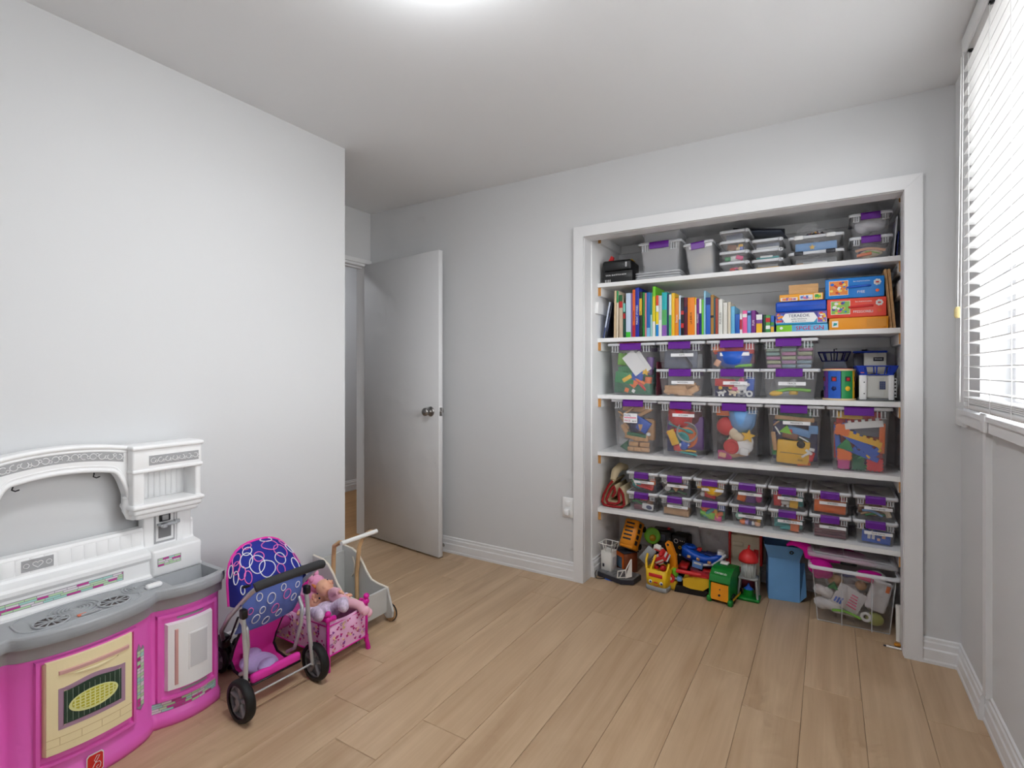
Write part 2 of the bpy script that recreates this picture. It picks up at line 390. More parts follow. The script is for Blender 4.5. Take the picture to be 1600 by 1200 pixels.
while z < 2.36:
    o = s0.copy(); COL.objects.link(o); o.parent = bl; o.location = ((BX0 + BX1) / 2, 0, z); z += .0435
for k in range(4):
    o = s0.copy(); COL.objects.link(o); o.parent = bl; o.location = ((BX0 + BX1) / 2, 0, 1.142 - k * .0052); o.rotation_euler = (0, 0, 0)
B().rbox(BX0, BY0, 1.105, BX1, BY1, 1.122, .003, 1).build('bottom_rail', BL, bl)
for yc in (2.40, 2.12, 1.90, 1.3, .8):
    for xx in (BX0 - .002, BX1 + .002): B().cyl((xx, yc, 1.108), (xx, yc, 2.372), .0011, n=6).build('ladder_cord', BL, bl)
    B().rbox(BX0 - .004, yc - .009, 2.366, BX0 + .01, yc + .009, 2.374, .002, 1).build('cord_bracket', DARKM, bl)
for q, yy in enumerate((2.40, 2.435)):
    B().cyl((BX0 - .026, yy, 1.47 if q else 1.13), (BX0 - .016, yy, 2.37), .0016, n=6).build('pull_cord', BL, bl)
B().lathe([(0, 0), (.006, .0), (.010, .006), (.010, .030), (.006, .04), (0, .041)], (BX0 - .026, 2.435, 1.432), n=14).build('tassel', mat('cream_tassel', (.93, .86, .62), .5), bl, 'cream cord tassel')
# ================================================================= TOY KITCHEN
PINK = mat('pink_moulded_plastic', (.95, .42, .80), .38)
KGREY = mat('grey_moulded_plastic', (.67, .68, .695), .4, var=.04, bscale=40)
KWHITE = mat('white_moulded_plastic', (.97, .97, .972), .42)
CREAM = mat('cream_plastic', (.99, .93, .75), .4)
DUSTY = mat('dusty_rose_sticker', (.85, .66, .64), .5)
MAUVE = mat('mauve_sticker', (.70, .56, .66), .5)
DGREEN = mat('dark_green_print', (.16, .27, .22), .3)
PIEY = mat('pie_yellow', (.78, .76, .20), .5)
PIEL = mat('pie_lattice', (.93, .94, .66), .5)
STICKG = mat('silver_sticker', (.66, .66, .67), .4)
SCROLL = mat('white_scroll_print', (.93, .93, .93), .4)
MOS = [mat('mosaic_magenta', (.82, .25, .62), .4), mat('mosaic_green', (.78, .90, .74), .4), mat('mosaic_white', (.93, .90, .92), .4), mat('mosaic_aqua', (.68, .88, .84), .4), mat('mosaic_dark', (.42, .18, .36), .4)]
kt = thing('toy_kitchen', 'pink, grey and white moulded plastic play kitchen against the left wall', 'toy kitchen', (XL + .019, .69, 0))
def kfx(u):
    a = abs(u)
    if a < .185: return .209 + .066 * max(0, 1 - (a / .185) ** 2) ** .6
    t = (a - .185) / .225; return .209 + .017 * t + .030 * math.sin(PI * min(t, 1))
def kpt(u, z, off=0.0): return (kfx(u) + off, u, z)
HW = .41
US = [-HW + 2 * HW * k / 82 for k in range(83)]
def kloft(levels, us=US, back=0.004):
    """levels: (z, offset, half-width extra)"""
    b = B(); n = len(us); vs = []; fs = []
    for z, off, ex in levels:
        for u in us: vs.append((kfx(u) + off, u * (1 + ex), z))
        vs.append((back, us[-1] * (1 + ex), z)); vs.append((back, us[0] * (1 + ex), z))
    m = n + 2
    for i in range(len(levels) - 1):
        for k in range(m): k2 = (k + 1) % m; fs.append((i * m + k, i * m + k2, (i + 1) * m + k2, (i + 1) * m + k))
    fs.append(tuple(range(m))); fs.append(tuple(range((len(levels) - 1) * m, len(levels) * m)))
    b.add(vs, fs, False)
    for i in range(len(b.f) - 2): b.sm[i] = True
    return b
def kpatch(b, u0, u1, z0, z1, o0, o1, n=12, bev=0.0):
    """slab that follows the curved front; optional bevelled outer edge"""
    us = [u0 + (u1 - u0) * k / n for k in range(n + 1)]; vs = []; fs = []
    for k, u in enumerate(us):
        ub = min(max(u, u0 + bev), u1 - bev)
        vs += [kpt(u, z0, o0), kpt(u, z1, o0), kpt(ub, z1 - bev, o1), kpt(ub, z0 + bev, o1)]
    for k in range(n):
        for j in range(4): j2 = (j + 1) % 4; fs.append((k * 4 + j, k * 4 + j2, (k + 1) * 4 + j2, (k + 1) * 4 + j))
    fs += [(0, 1, 2, 3), tuple(n * 4 + j for j in (3, 2, 1, 0))]
    return b.add(vs, fs)
def kpoly(b, poly, off, th=.0012):
    """flat print outline (u,z) laid on the curved front"""
    n = len(poly); cu = sum(p[0] for p in poly) / n; cz = sum(p[1] for p in poly) / n
    vs = [kpt(u, z, off + th) for u, z in poly] + [kpt(u, z, off) for u, z in poly] + [kpt(cu, cz, off + th)]
    return b.add(vs, [(k, (k + 1) % n, 2 * n) for k in range(n)] + [(k, n + k, n + (k + 1) % n, (k + 1) % n) for k in range(n)])
# pink base body
kloft([(0, .010, 0), (.012, .014, 0), (.040, .014, 0), (.050, 0, 0), (.30, 0, 0), (.4, 0, 0), (.408, 0, 0)]).build('base_cabinet', PINK, kt)
def kframe(u0, u1, z0, z1, wd, o, name='moulded_frame', m=PINK):
    b = B(); kpatch(b, u0, u1, z1 - wd, z1, -.004, o, 12, .003); kpatch(b, u0, u1, z0, z0 + wd, -.004, o, 12, .003)
    kpatch(b, u0, u0 + wd, z0, z1, -.004, o, 3, .003); kpatch(b, u1 - wd, u1, z0, z1, -.004, o, 3, .003)
    return b.build(name, m, kt)
kframe(-.135, .122, .085, .402, .014, .012)
kframe(.198, .398, .088, .392, .016, .011)
kframe(-.398, -.198, .088, .392, .016, .011)
# oven door with printed window
ov = kpatch(B(), -.118, .106, .118, .398, -.002, .020, 16, .005).build('oven_door', CREAM, kt, 'cream oven door')
hb = B(); kpatch(hb, -.088, .092, .350, .363, .018, .0255, 16, .002); hb.build('handle_bar', DUSTY, ov)
hb = B(); n = 18
for k in range(n):
    t0, t1 = k / n, (k + 1) / n
    f = lambda t: .014 * math.sin(PI * t)
    u0, u1 = -.06 + .12 * t0, -.06 + .12 * t1
    hb.add([kpt(u0, .344, .0185), kpt(u1, .344, .0185), kpt(u1, .344 - f(t1), .0185), kpt(u0, .344 - f(t0), .0185), kpt(u0, .343, .022 + f(t0) * .5), kpt(u1, .343, .022 + f(t1) * .5)],
           [(0, 1, 5, 4), (4, 5, 2, 3)], True)
hb.build('pull_lip', CREAM, ov)
wavy = lambda u, base, amp: base + amp * math.cos((u - .0) / .078 * PI)
def wave_poly(u0, u1, z0, z1, amp, n=14):
    P = [(u0, z0)] + [(u0 + (u1 - u0) * k / n, z0) for k in range(1, n)] + [(u1, z0)]
    for k in range(n + 1):
        u = u1 + (u0 - u1) * k / n; P.append((u, z1 + amp * math.cos((u - (u0 + u1) / 2) / ((u1 - u0) / 2) * PI)))
    return P
wf = kpoly(B(), wave_poly(-.088, .080, .190, .316, .006), .020).build('window_frame_print', MAUVE, ov)
kpoly(B(), wave_poly(-.076, .068, .203, .304, .005), .0213).build('window_picture', DGREEN, ov, 'printed oven window with a lattice pie')
rk = B()
for k in range(11):
    u = -.070 + .0132 * k; kpatch(rk, u, u + .0012, .206, .300, .0226, .0231, 1)
rk.build('rack_lines', mat('rack_print', (.55, .62, .57), .4), ov)
ell = lambda a, b_, cu, cz, n=28: [(cu + a * math.cos(2 * PI * k / n), cz + b_ * math.sin(2 * PI * k / n)) for k in range(n)]
kpoly(B(), ell(.062, .031, -.004, .250), .0232).build('pie_rim', PIEL, ov)
kpoly(B(), ell(.055, .0255, -.004, .252), .0245).build('pie', PIEY, ov)
lt = B()
for k in range(-4, 5):
    u = -.004 + k * .012; hz_ = .0245 * math.sqrt(max(0, 1 - (k * .012 / .056) ** 2)); kpatch(lt, u - .0018, u + .0018, .252 - hz_, .252 + hz_, .0257, .0263, 1)
for k in range(-2, 3):
    z = .252 + k * .009; hu = .054 * math.sqrt(max(0, 1 - (k * .009 / .026) ** 2)); kpatch(lt, -.004 - hu, -.004 + hu, z - .0014, z + .0014, .0257, .0266, 8)
lt.build('pie_lattice', PIEL, ov)
gr = B(); kpatch(gr, -.114, .102, .168, .1695, .0195, .0207, 14)
for u in (-.085, -.035, .015, .065): kpatch(gr, u, u + .0012, .146, .168, .0195, .0207, 1)
kpatch(gr, -.114, .102, .145, .1462, .0195, .0207, 14)
gr.build('tile_groove', mat('cream_groove', (.86, .77, .56), .5), ov)
# fridge door on the right wing and its mirror on the left wing
for sgn in (1, -1):
    u0, u1 = (.222, .376) if sgn > 0 else (-.376, -.222)
    fd = kpatch(B(), u0, u1, .122, .358, -.002, .016, 10, .004).build('fridge_door', KWHITE, kt, 'white fridge door')
    hu = u0 + .022 if sgn > 0 else u1 - .034
    hh = B(); kpatch(hh, hu, hu + .011, .140, .335, .015, .0205, 2, .002); hh.build('handle', DUSTY, fd)
    pv = u0 + .062 if sgn > 0 else u0 + .02
    q = B(); kpatch(q, pv, pv + .072, .178, .310, .0145, .0178, 6, .002); q.build('recessed_panel', KWHITE, fd)
    q = B(); kpatch(q, pv + .006, pv + .066, .184, .304, .0165, .0186, 6, .0005)
    q.build('panel_face', mat('panel_grey', (.86, .86, .87), .35), fd)
    q = B(); kpatch(q, u0 + .035, u0 + .12, .366, .373, .001, .003, 8); q.build('trim_sticker', STICKG, kt)
    q = B(); kpatch(q, u0 + .045, u0 + .135, .106, .114, .001, .003, 8); q.build('trim_sticker', STICKG, kt)
def mosaic(name, place, uw, zh, rows, cols, seed, parent=kt):
    """printed mosaic strip: rows of little tiles, place(u,z)->point"""
    rng = random.Random(seed); b = B()
    for r in range(rows):
        x = 0; k = 0; off = rng.random() * .5
        while x < uw - 1e-6:
            wd = uw / cols * rng.uniform(.7, 1.3); x2 = min(uw, x + wd)
            b.i = rng.choice((0, 1, 2, 3, 1, 2, 0)) ; g = .0007
            z0, z1 = zh * r / rows + g, zh * (r + 1) / rows - g
            ns = 3; us = [x + g + (x2 - x - 2 * g) * q / ns for q in range(ns + 1)]
            vs = [place(q, z0) for q in us] + [place(q, z1) for q in us]
            b.add(vs, [(q, q + 1, ns + 2 + q, ns + 1 + q) for q in range(ns)]); x = x2
    o = b.build(name, MOS, parent); o['kind'] = 'stuff'; return o
q = B(); kpatch(q, .186, .398, .0515, .0865, .0, .0008, 14); q.build('sticker_backing', mat('sticker_grey', (.62, .58, .62), .5), kt)
mosaic('mosaic_sticker', lambda a, z: kpt(.187 + a, .0525 + z, .0016), .210, .033, 4, 8, 3)
q = B(); kpoly(q, [(.126, .125), (.139, .112), (.152, .125), (.152, .315), (.147, .325), (.142, .313), (.133, .335), (.126, .315)], .0004)
q.build('sticker_backing', MATS['sticker_grey'], kt)
mosaic('mosaic_sticker', lambda a, z: kpt(.1268 + z, .127 + a, .0022), .185, .0245, 2, 16, 5)
# red maker's badge with white line figure
bd = kpoly(B(), [(-.022 + .044 * x, .010 + .062 * y) for x, y in ((.12, 0), (.88, 0), (1, .1), (1, .9), (.88, 1), (.12, 1), (0, .9), (0, .1))], .0142, .001).build('badge_border', SCROLL, kt)
bdr = kpoly(B(), [(-.0195 + .039 * x, .0135 + .055 * y) for x, y in ((.12, 0), (.88, 0), (1, .1), (1, .9), (.88, 1), (.12, 1), (0, .9), (0, .1))], .0152, .0011).build('badge', mat('badge_red', (.85, .18, .15), .4), kt, 'red square badge with a white line figure')
fg = B()
for pts in ([(-.014, .022), (-.009, .030), (-.004, .024), (-.009, .018), (-.014, .022)], [(-.009, .026), (.000, .042), (.006, .052), (.011, .060), (.004, .062), (-.003, .050), (.002, .042), (.010, .042), (.014, .034), (.012, .024), (.006, .020), (.002, .028), (.008, .032)]):
    fg.tube([kpt(u, z, .0166) for u, z in pts], .0010, 5)
fg.build('line_figure', SCROLL, bdr)
# grey counter with two end basins
CU = [(-HW - .012) + (2 * HW + .024) * k / 88 for k in range(89)]
b = B(); n = len(CU)
sideprof = [(.407, .002), (.412, .006), (.446, .007), (.450, .030), (.456, .040), (.4595, .0360), (.464, .044), (.4685, .0375), (.473, .043), (.4775, .0365), (.483, .040), (.489, .034)]
vs = []; fs = []; m = len(sideprof)
for u in CU:
    e = 1 if abs(u) < HW - .002 else .55
    for z, off in sideprof: vs.append((kfx(max(-HW, min(HW, u))) + off * e, u, z))
for k in range(n - 1):
    for j in range(m - 1): fs.append((k * m + j, k * m + j + 1, (k + 1) * m + j + 1, (k + 1) * m + j))
b.add(vs, fs, True)
zt = .489; xb = .012; bas = []
def basin(u): return .235 < abs(u) < .400
for k in range(n - 1):
    u0, u1 = CU[k], CU[k + 1]; f0, f1 = kfx(max(-HW, min(HW, u0))) + .034, kfx(max(-HW, min(HW, u1))) + .034
    if basin((u0 + u1) / 2):
        g0, g1, h0 = f0 - .022, f1 - .022, .118
        b.add([(g0, u0, zt), (f0, u0, zt), (f1, u1, zt), (g1, u1, zt)], [(0, 1, 2, 3)])
        b.add([(xb, u0, zt), (h0, u0, zt), (h0, u1, zt), (xb, u1, zt)], [(0, 1, 2, 3)])
        zb = .44
        b.add([(g0, u0, zt), (g1, u1, zt), (g1 - .008, u1, zb), (g0 - .008, u0, zb), (h0 + .008, u1, zb), (h0 + .008, u0, zb), (h0, u1, zt), (h0, u0, zt)], [(0, 1, 2, 3), (3, 2, 4, 5), (5, 4, 6, 7)])
        for uu, nb in ((u0, CU[k - 1] if k else u0), (u1, CU[min(k + 2, n - 1)])):
            if not basin((uu + nb) / 2):
                g = kfx(uu) + .012; b.add([(g, uu, zt), (g - .008, uu, .44), (h0 + .008, uu, .44), (h0, uu, zt)], [(0, 1, 2, 3)])
    else:
        b.add([(xb, u0, zt), (f0, u0, zt), (f1, u1, zt), (xb, u1, zt)], [(0, 1, 2, 3)])
for u in (CU[0], CU[-1]):
    f = kfx(HW); b.add([(xb, u, .407)] + [(f + o * .55, u, z) for z, o in sideprof] + [(xb, u, .489)], [tuple(range(m + 2))])
b.add([(xb, CU[0], .407), (xb, CU[-1], .407), (xb, CU[-1], .489), (xb, CU[0], .489)], [(0, 1, 2, 3)])
b.build('counter', KGREY, kt, 'grey counter with grooved edge and end basins')
bn = B()
for rr in (.062, .050, .040, .031, .022, .013): bn.torus((.175, -.012, .4895), rr, .0032, n=36, m=6)
bn.build('burner', KGREY, kt)
for uu in (-.085, .075):
    g = B().lathe([(0, .001), (.042, .001), (.044, 0)], (.222, uu, .489), n=28).build('grille_recess', mat('grille_dark', (.30, .25, .24), .5), kt)
    q = B()
    for k in range(10): t = PI * 2 * k / 10; q.cyl((.222 + .008 * math.cos(t), uu + .008 * math.sin(t), .4915), (.222 + .042 * math.cos(t), uu + .042 * math.sin(t), .4915), .0022, n=6)
    q.torus((.222, uu, .4915), .042, .0035, n=28, m=6).lathe([(0, .004), (.009, .004), (.009, .0)], (.222, uu, .4895), n=14); q.build('grille', KGREY, g)
B().tube([(.252, -.022, .491), (.256, -.005, .493), (.256, .012, .493), (.252, .028, .491)], .0045, 8).build('control_knob', STICKG, kt)
B().rbox(.240, -.030, .4895, .254, -.006, .494, .002).build('heat_light', mat('heat_orange', (.93, .48, .33), .4), kt)
dr = B()
for rr in (.052, .043, .034, .025, .016): dr.torus((.165, .175, .4895), rr, .0026, n=32, m=6)
dr.build('drain_rings', KGREY, kt)
B().rbox(.198, .172, .489, .222, .222, .506, .008, 3).build('faucet_knob', KWHITE, kt)
ol = B(); P = []
for k in range(40):
    t = 2 * PI * k / 40; r = (abs(math.cos(t)) ** 4 + abs(math.sin(t)) ** 4) ** (-.25); P.append((.190 + .078 * r * math.cos(t), -.005 + .155 * r * math.sin(t), .4895))
ol.tube(P, .0028, 6, closed=True); ol.build('stove_outline', KGREY, kt)
# white splashback
sp_prof = [(.0, .489), (.110, .489), (.110, .497), (.100, .502), (.098, .548), (.106, .560), (.106, .572), (.098, .580), (.050, .586), (.046, .594), (.044, .652), (.038, .660), (.0, .660)]
b = B()
for u0, u1, zt_ in ((-HW, HW, 1),):
    vs = [(x, u0, z) for x, z in sp_prof] + [(x, u1, z) for x, z in sp_prof]; n_ = len(sp_prof)
    b.add(vs, [tuple(range(n_)), tuple(reversed(range(n_, 2 * n_)))] + [(k, (k + 1) % n_, n_ + (k + 1) % n_, n_ + k) for k in range(n_)])
b.build('splashback', KWHITE, kt)
tl = B()
for k in range(13): tl.rbox(.043, -.225 + .035 * k + .001, .600, .0462, -.225 + .035 * (k + 1) - .001, .648, .001, 1)
tl.build('tile_relief', KWHITE, kt)
B().box(.0462, -.105, .606, .0472, -.025, .642).build('heart_sticker', STICKG, kt)
q = B(); q.tube([(.0475, -.065 + .013 * (16 * math.sin(t) ** 3) / 16, .624 + .011 * (13 * math.cos(t) - 5 * math.cos(2 * t) - 2 * math.cos(3 * t) - math.cos(4 * t)) / 16) for t in [2 * PI * k / 24 for k in range(24)]], .0013, 5, closed=True)
for c in (-.093, -.037): q.torus((.0475, c, .624), .007, .0011, (1, 0, 0), 14, 5)
q.build('heart_print', SCROLL, kt)
B().box(.1, -.24, .510, .1005, .150, .540).build('sticker_backing', MATS['sticker_grey'], kt)
mosaic('mosaic_sticker', lambda a, z: (.1012, -.238 + a, .511 + z), .386, .028, 4, 11, 8)
for sgn in (1, -1):
    # pillar and top cupboard
    pl = B(); a, c = (.235, .402) if sgn > 0 else (-.402, -.235)
    pl.rbox(.002, a, .58, .050, c, .735, .006, 2); pl.rbox(.002, (a if sgn > 0 else a - .004), .49, .118, (c + .004 if sgn > 0 else c), .585, .008, 2)
    pl.rbox(.045, a + .11 if sgn > 0 else a + .03, .585, .058, a + .135 if sgn > 0 else a + .055, .735, .004, 2)
    pl.build('pillar', KWHITE, kt)
    q = B()
    if sgn > 0:
        B().box(.1185, .250, .525, .1190, .330, .555).build('sticker_backing', MATS['sticker_grey'], kt)
        mosaic('mosaic_sticker', lambda aa, z: (.1197, .251 + aa, .526 + z), .078, .028, 4, 4, 11)
    y0, y1 = (.180, .415) if sgn > 0 else (-.415, -.180)
    cb = B()
    cb.rbox(.002, y0, .735, .012, y1, .965, .003, 1)                       # back
    cb.rbox(.002, y0, .735, .098, y0 + .038, .965, .006, 2).rbox(.002, y1 - .022, .735, .098, y1, .965, .006, 2)
    cb.rbox(.003, y0 - .002, .880, .100, y1 + .002, .968, .007, 2)                       # frieze
    cb.rbox(.002, y0 - .006, .955, .110, y1 + .006, .972, .006, 2).rbox(.002, y0 - .004, .872, .106, y1 + .004, .886, .005, 2)
    cb.rbox(.002, y0 - .006, .742, .116, y1 + .006, .760, .007, 2).rbox(.002, y0, .722, .108, y1, .745, .008, 2).rbox(.002, y0 + .01, .705, .098, y1 - .01, .726, .008, 2)
    cbo = cb.build('top_cupboard', KWHITE, kt)
    q = B()
    for k in range(8): q.rbox(.011, y0 + .045 + .020 * k, .762, .014, y0 + .0635 + .020 * k, .872, .001, 1)
    q.build('plank_relief', KWHITE, cbo)
    B().box(.1002, y0 + .05, .897, .1010, y1 - .012, .932).build('scroll_band', STICKG, cbo)
    q = B()
    for k in range(7):
        c = (.1015, y0 + .064 + .0245 * k, .9145); q.torus(c, .0085, .0013, (1, 0, 0), 16, 5, .4 * k, .4 * k + 5.2); q.torus((.1015, c[1] + .010, c[2] - .004), .004, .0011, (1, 0, 0), 10, 5)
    q.build('scroll_print', SCROLL, cbo)
# arch between the cupboards
def arc_o(u): return .968 + .022 * (1 - (u / .19) ** 2)
def arc_i(u): return .868 + .032 * (1 - (u / .19) ** 2) - (.0 if abs(u) < .13 else .095 * (min(abs(u) - .13, .055) / .055) ** 2.4)
ub = [-.192 + .384 * k / 48 for k in range(49)]
b = B(); vs = []; fs = []
for u in ub:
    zi, zo = arc_i(u), arc_o(u); vs += [(.002, u, zi), (.062, u, zi), (.062, u, zo), (.002, u, zo)]
for k in range(48):
    for j in range(4): j2 = (j + 1) % 4; fs.append((k * 4 + j, k * 4 + j2, (k + 1) * 4 + j2, (k + 1) * 4 + j))
fs += [(0, 1, 2, 3), (48 * 4 + 3, 48 * 4 + 2, 48 * 4 + 1, 48 * 4)]
b.add(vs, fs)
for fo, rr in ((lambda u: arc_o(u) - .006, .009), (lambda u: arc_o(u) - .020, .004), (lambda u: arc_i(u) + .006, .008), (lambda u: arc_i(u) + .020, .004)):
    b.tube([(.060, u, fo(u)) for u in ub], rr, 8)
arch = b.build('arch', KWHITE, kt)
for sgn in (1, -1):
    q = B(); q.tube([(.045, sgn * .186, .79), (.05, sgn * .183, .765), (.05, sgn * .184, .735), (.05, sgn * .19, .715), (.05, sgn * .205, .708)], [.014, .016, .016, .014, .012], 10); q.torus((.048, sgn * .184, .785), .010, .007, n=16, m=6); q.build('bracket', KWHITE, kt)
b = B(); vs = []; us = [-.165 + .33 * k / 40 for k in range(41)]
mid = lambda u: (arc_o(u) + .885 + .030 * (1 - (u / .19) ** 2)) / 2
for u in us: vs += [(.0625, u, mid(u) - .016), (.0625, u, mid(u) + .016)]
b.add(vs, [(2 * k, 2 * k + 2, 2 * k + 3, 2 * k + 1) for k in range(40)]); b.build('scroll_band', STICKG, arch)
q = B()
for k in range(13):
    u = -.152 + .0253 * k; c = (.0632, u, mid(u)); q.torus(c, .0095, .0014, (1, 0, 0), 16, 5, .7 * k, .7 * k + 5.0); q.torus((.0632, u + .012, mid(u) - .004 * (-1) ** k), .0045, .0012, (1, 0, 0), 10, 5)
q.build('scroll_print', SCROLL, arch)
for u in (-.12, .09, .0 - .25):
    if abs(u) > .2: continue
    zz = arc_i(u); B().tube([(.03, u, zz + .004), (.03, u, zz - .010), (.036, u - .004, zz - .018), (.044, u + .002, zz - .022), (.050, u + .010, zz - .018)], .0022, 7).build('hook', DARKM, kt)
# water dispenser tap on the right pillar
tp = B().box(.0502, .268, .592, .0520, .340, .716).build('dispenser_plate', STICKG, kt)
B().box(.0522, .274, .600, .0530, .334, .708).build('dispenser_inner', SCROLL, tp); B().box(.0532, .282, .610, .0540, .326, .655).build('dispenser_well', mat('well_grey', (.50, .50, .51), .5), tp)
B().rbox(.0532, .284, .672, .060, .322, .702, .002, 1).build('dispenser_window', DARKM, tp); B().rbox(.060, .292, .676, .062, .314, .696, .001, 1).build('dispenser_window_pane', STICKG, tp)
B().rbox(.052, .276, .658, .086, .334, .668, .004, 2).cyl((.08, .29, .655), (.08, .29, .668), .010, n=12).cyl((.06, .335, .663), (.06, .352, .663), .008, n=10).build('dispenser_lever', KGREY, tp)
# ================================================================= DOLL STROLLER
NAVY = mat('royal_blue_fabric', (.17, .20, .58), .8, spec=.2)
LBLUE = mat('faded_blue_fabric', (.40, .48, .78), .8, spec=.2)
HOTP = mat('hot_pink_fabric', (.92, .25, .68), .8, spec=.2)
TUBE = mat('silver_tube', (.78, .79, .80), .35, metal=.5)
FOAM = mat('black_foam', (.20, .20, .21), .75)
RUBBER = mat('black_rubber', (.07, .07, .075), .6)
HUBG = mat('grey_hub', (.55, .55, .57), .4)
CLIP = mat('black_plastic', (.08, .08, .09), .4)
WTH = mat('white_print', (.95, .94, .97), .6)
PKP = mat('pink_print', (.95, .45, .75), .6)
LILAC = mat('lilac_fabric', (.76, .68, .88), .85, spec=.15, var=.12, bscale=60)
st = thing('doll_stroller', 'toy doll stroller with blue ring-print hood, pink seat and grey tube frame', 'doll stroller', (-1.95, 1.226, 0), R(-2.8))
# local frame: x towards the room (handle side), y sideways, z up
def wheel(x, y, r, wd, parent=st, spokes=5):
    wo = B().lathe([(r - .016, -wd / 2), (r - .004, -wd / 2), (r, -wd / 4), (r, wd / 4), (r - .004, wd / 2), (r - .016, wd / 2), (r - .016, -wd / 2)], (x, y, r), (0, 1, 0), 32).build('wheel', RUBBER, parent)
    h = B(); h.lathe([(r - .022, -wd * .3), (r - .015, -wd * .3), (r - .015, wd * .3), (r - .022, wd * .3), (r - .022, -wd * .3)], (x, y, r), (0, 1, 0), 28)
    for k in range(spokes):
        t = 2 * PI * k / spokes + .3; a = (x + .010 * math.cos(t), y, r + .010 * math.sin(t)); c = (x + (r - .018) * math.cos(t), y, r + (r - .018) * math.sin(t)); h.cyl(a, c, .008, .012, 8)
    h.cyl((x, y - wd * .45, r), (x, y + wd * .45, r), .012, n=14); h.build('hub', HUBG, wo)
    d = B().lathe([(0, 0), (r - .02, 0)], (x, y, r), (0, 1, 0), 24).build('hub_disc', mat('smoked_hub', (.42, .42, .44), .4), wo)
    return wo
wy = .150
wheel(.183, -wy, .073, .032); wheel(.183, wy, .073, .032)
for s in (-1, 1):
    for e in (-.012, .022): wheel(-.186, s * .040 + .012 + e, .055, .016, spokes=4)
    B().tube([(-.186, s * .040 + .016, .055), (-.175, s * .044 + .014, .115), (-.150, s * .055 + .012, .15)], .009, 8).build('front_fork', CLIP, st)
# frame tubes
for s in (-1, 1):
    y = s * .128
    B().tube([(.183, s * .138, .068), (.175, y, .20), (.160, y, .325), (.150, y, .365)], .0085, 10).build('rear_leg', TUBE, st)
    B().tube([(-.175, s * .046 + .014, .13), (-.07, s * .092, .225), (.06, y, .33), (.16, y, .415), (.225, y, .465), (.245, s * .118, .482), (.248, s * .09, .487)], .0085, 10).build('main_tube', TUBE, st)
    B().tube([(.120, s * .118, .330), (.150, s * .112, .30), (.150, s * .108, .24), (.118, s * .10, .13), (.075, s * .095, .105)], .0075, 10).build('seat_tube', TUBE, st)
    B().rbox(.143, y - .011, .348, .172, y + .011, .382, .006, 2).build('hinge_clip', CLIP, st)
    B().rbox(-.198, s * .044 - .002, .105, -.150, s * .044 + .030, .155, .006, 2).build('fork_clip', CLIP, st)
B().tube([(.246, -.136, .482), (.2505, -.118, .487), (.252, -.06, .488), (.252, .06, .488), (.2505, .118, .487), (.246, .136, .482)], .0165, 14).build('handle_grip', FOAM, st, 'black foam push handle')
B().cyl((.183, -.145, .073), (.183, .145, .073), .004, n=8).build('axle', TUBE, st)
# hood: curved fabric shell with rings
def hood_pt(t, v):
    """t from the front rim arch (0) to the back edge (1), v across -1..1"""
    t = max(0, min(1, t)); v = max(-1, min(1, v)); q = v * PI / 2
    y = .134 * math.copysign(abs(math.sin(q)) ** .8, q); c = max(0, math.cos(q))
    zf = .372 + .200 * c ** .55; zb = .395 + .055 * c ** .6
    x = .068 - .050 * c ** .8 + (.085 + .048 * c ** .8) * t
    return Vector((x, y, zb + (zf - zb) * max(0, math.cos(t * PI / 2)) ** .85))
b = B(); nt_, nv = 22, 16; vs = []; fs = []
for off in (0, -.004):
    for i in range(nt_ + 1):
        for j in range(nv + 1):
            p = hood_pt(i / nt_, -1 + 2 * j / nv); c = Vector((.03, p.y * .4, .36)); d = (p - c).normalized(); vs.append(p + d * off)
A = (nt_ + 1) * (nv + 1)
for i in range(nt_):
    for j in range(nv):
        q = [i * (nv + 1) + j, i * (nv + 1) + j + 1, (i + 1) * (nv + 1) + j + 1, (i + 1) * (nv + 1) + j]; fs.append(q); fs.append([A + k for k in reversed(q)])
b.add(vs, fs, True)
hood = b.build('hood', NAVY, st, 'royal blue hood printed with pink and white rings')
B().tube([hood_pt(0, -1 + 2 * j / 16) for j in range(17)], .006, 8).build('hood_piping', HOTP, hood)
def ring_on(f, t, v, r, th, m, parent, name='ring_print', sc=1.0, asp=1.0):
    P = []
    for k in range(20):
        a = 2 * PI * k / 20; P.append(f(t + r * math.sin(a) * asp, v + r * math.cos(a) * sc))
    return B().tube(P, th, 5, closed=True).build(name, m, parent)
rng = random.Random(4)
hr = [(.12, .1, .1, 0), (.15, -.2, .09, 1), (.10, .5, .1, 1), (.16, -.72, .10, 0), (.22, -.5, .13, 1), (.30, -.25, .10, 0), (.38, -.6, .12, 1), (.50, -.72, .11, 0), (.48, -.35, .15, 0), (.56, -.12, .09, 1), (.62, -.55, .12, 1), (.68, -.2, .15, 0), (.36, .1, .13, 1), (.55, .22, .14, 1), (.72, .15, .10, 0), (.80, -.45, .10, 1), (.82, -.08, .12, 0), (.40, .5, .12, 0), (.62, .62, .12, 1), (.84, .45, .11, 0), (.25, .4, .10, 1), (.9, -.7, .08, 0), (.9, .1, .07, 1)]
def hood_out(a, q):
    p = hood_pt(max(.02, min(.98, a)), max(-.97, min(.97, q))); return p + (p - Vector((.03, p.y * .4, .36))).normalized() * .0012
for t, v, r, c in hr: ring_on(hood_out, t, v, r, .0019, (WTH, PKP)[c], hood, sc=.9, asp=1.15)
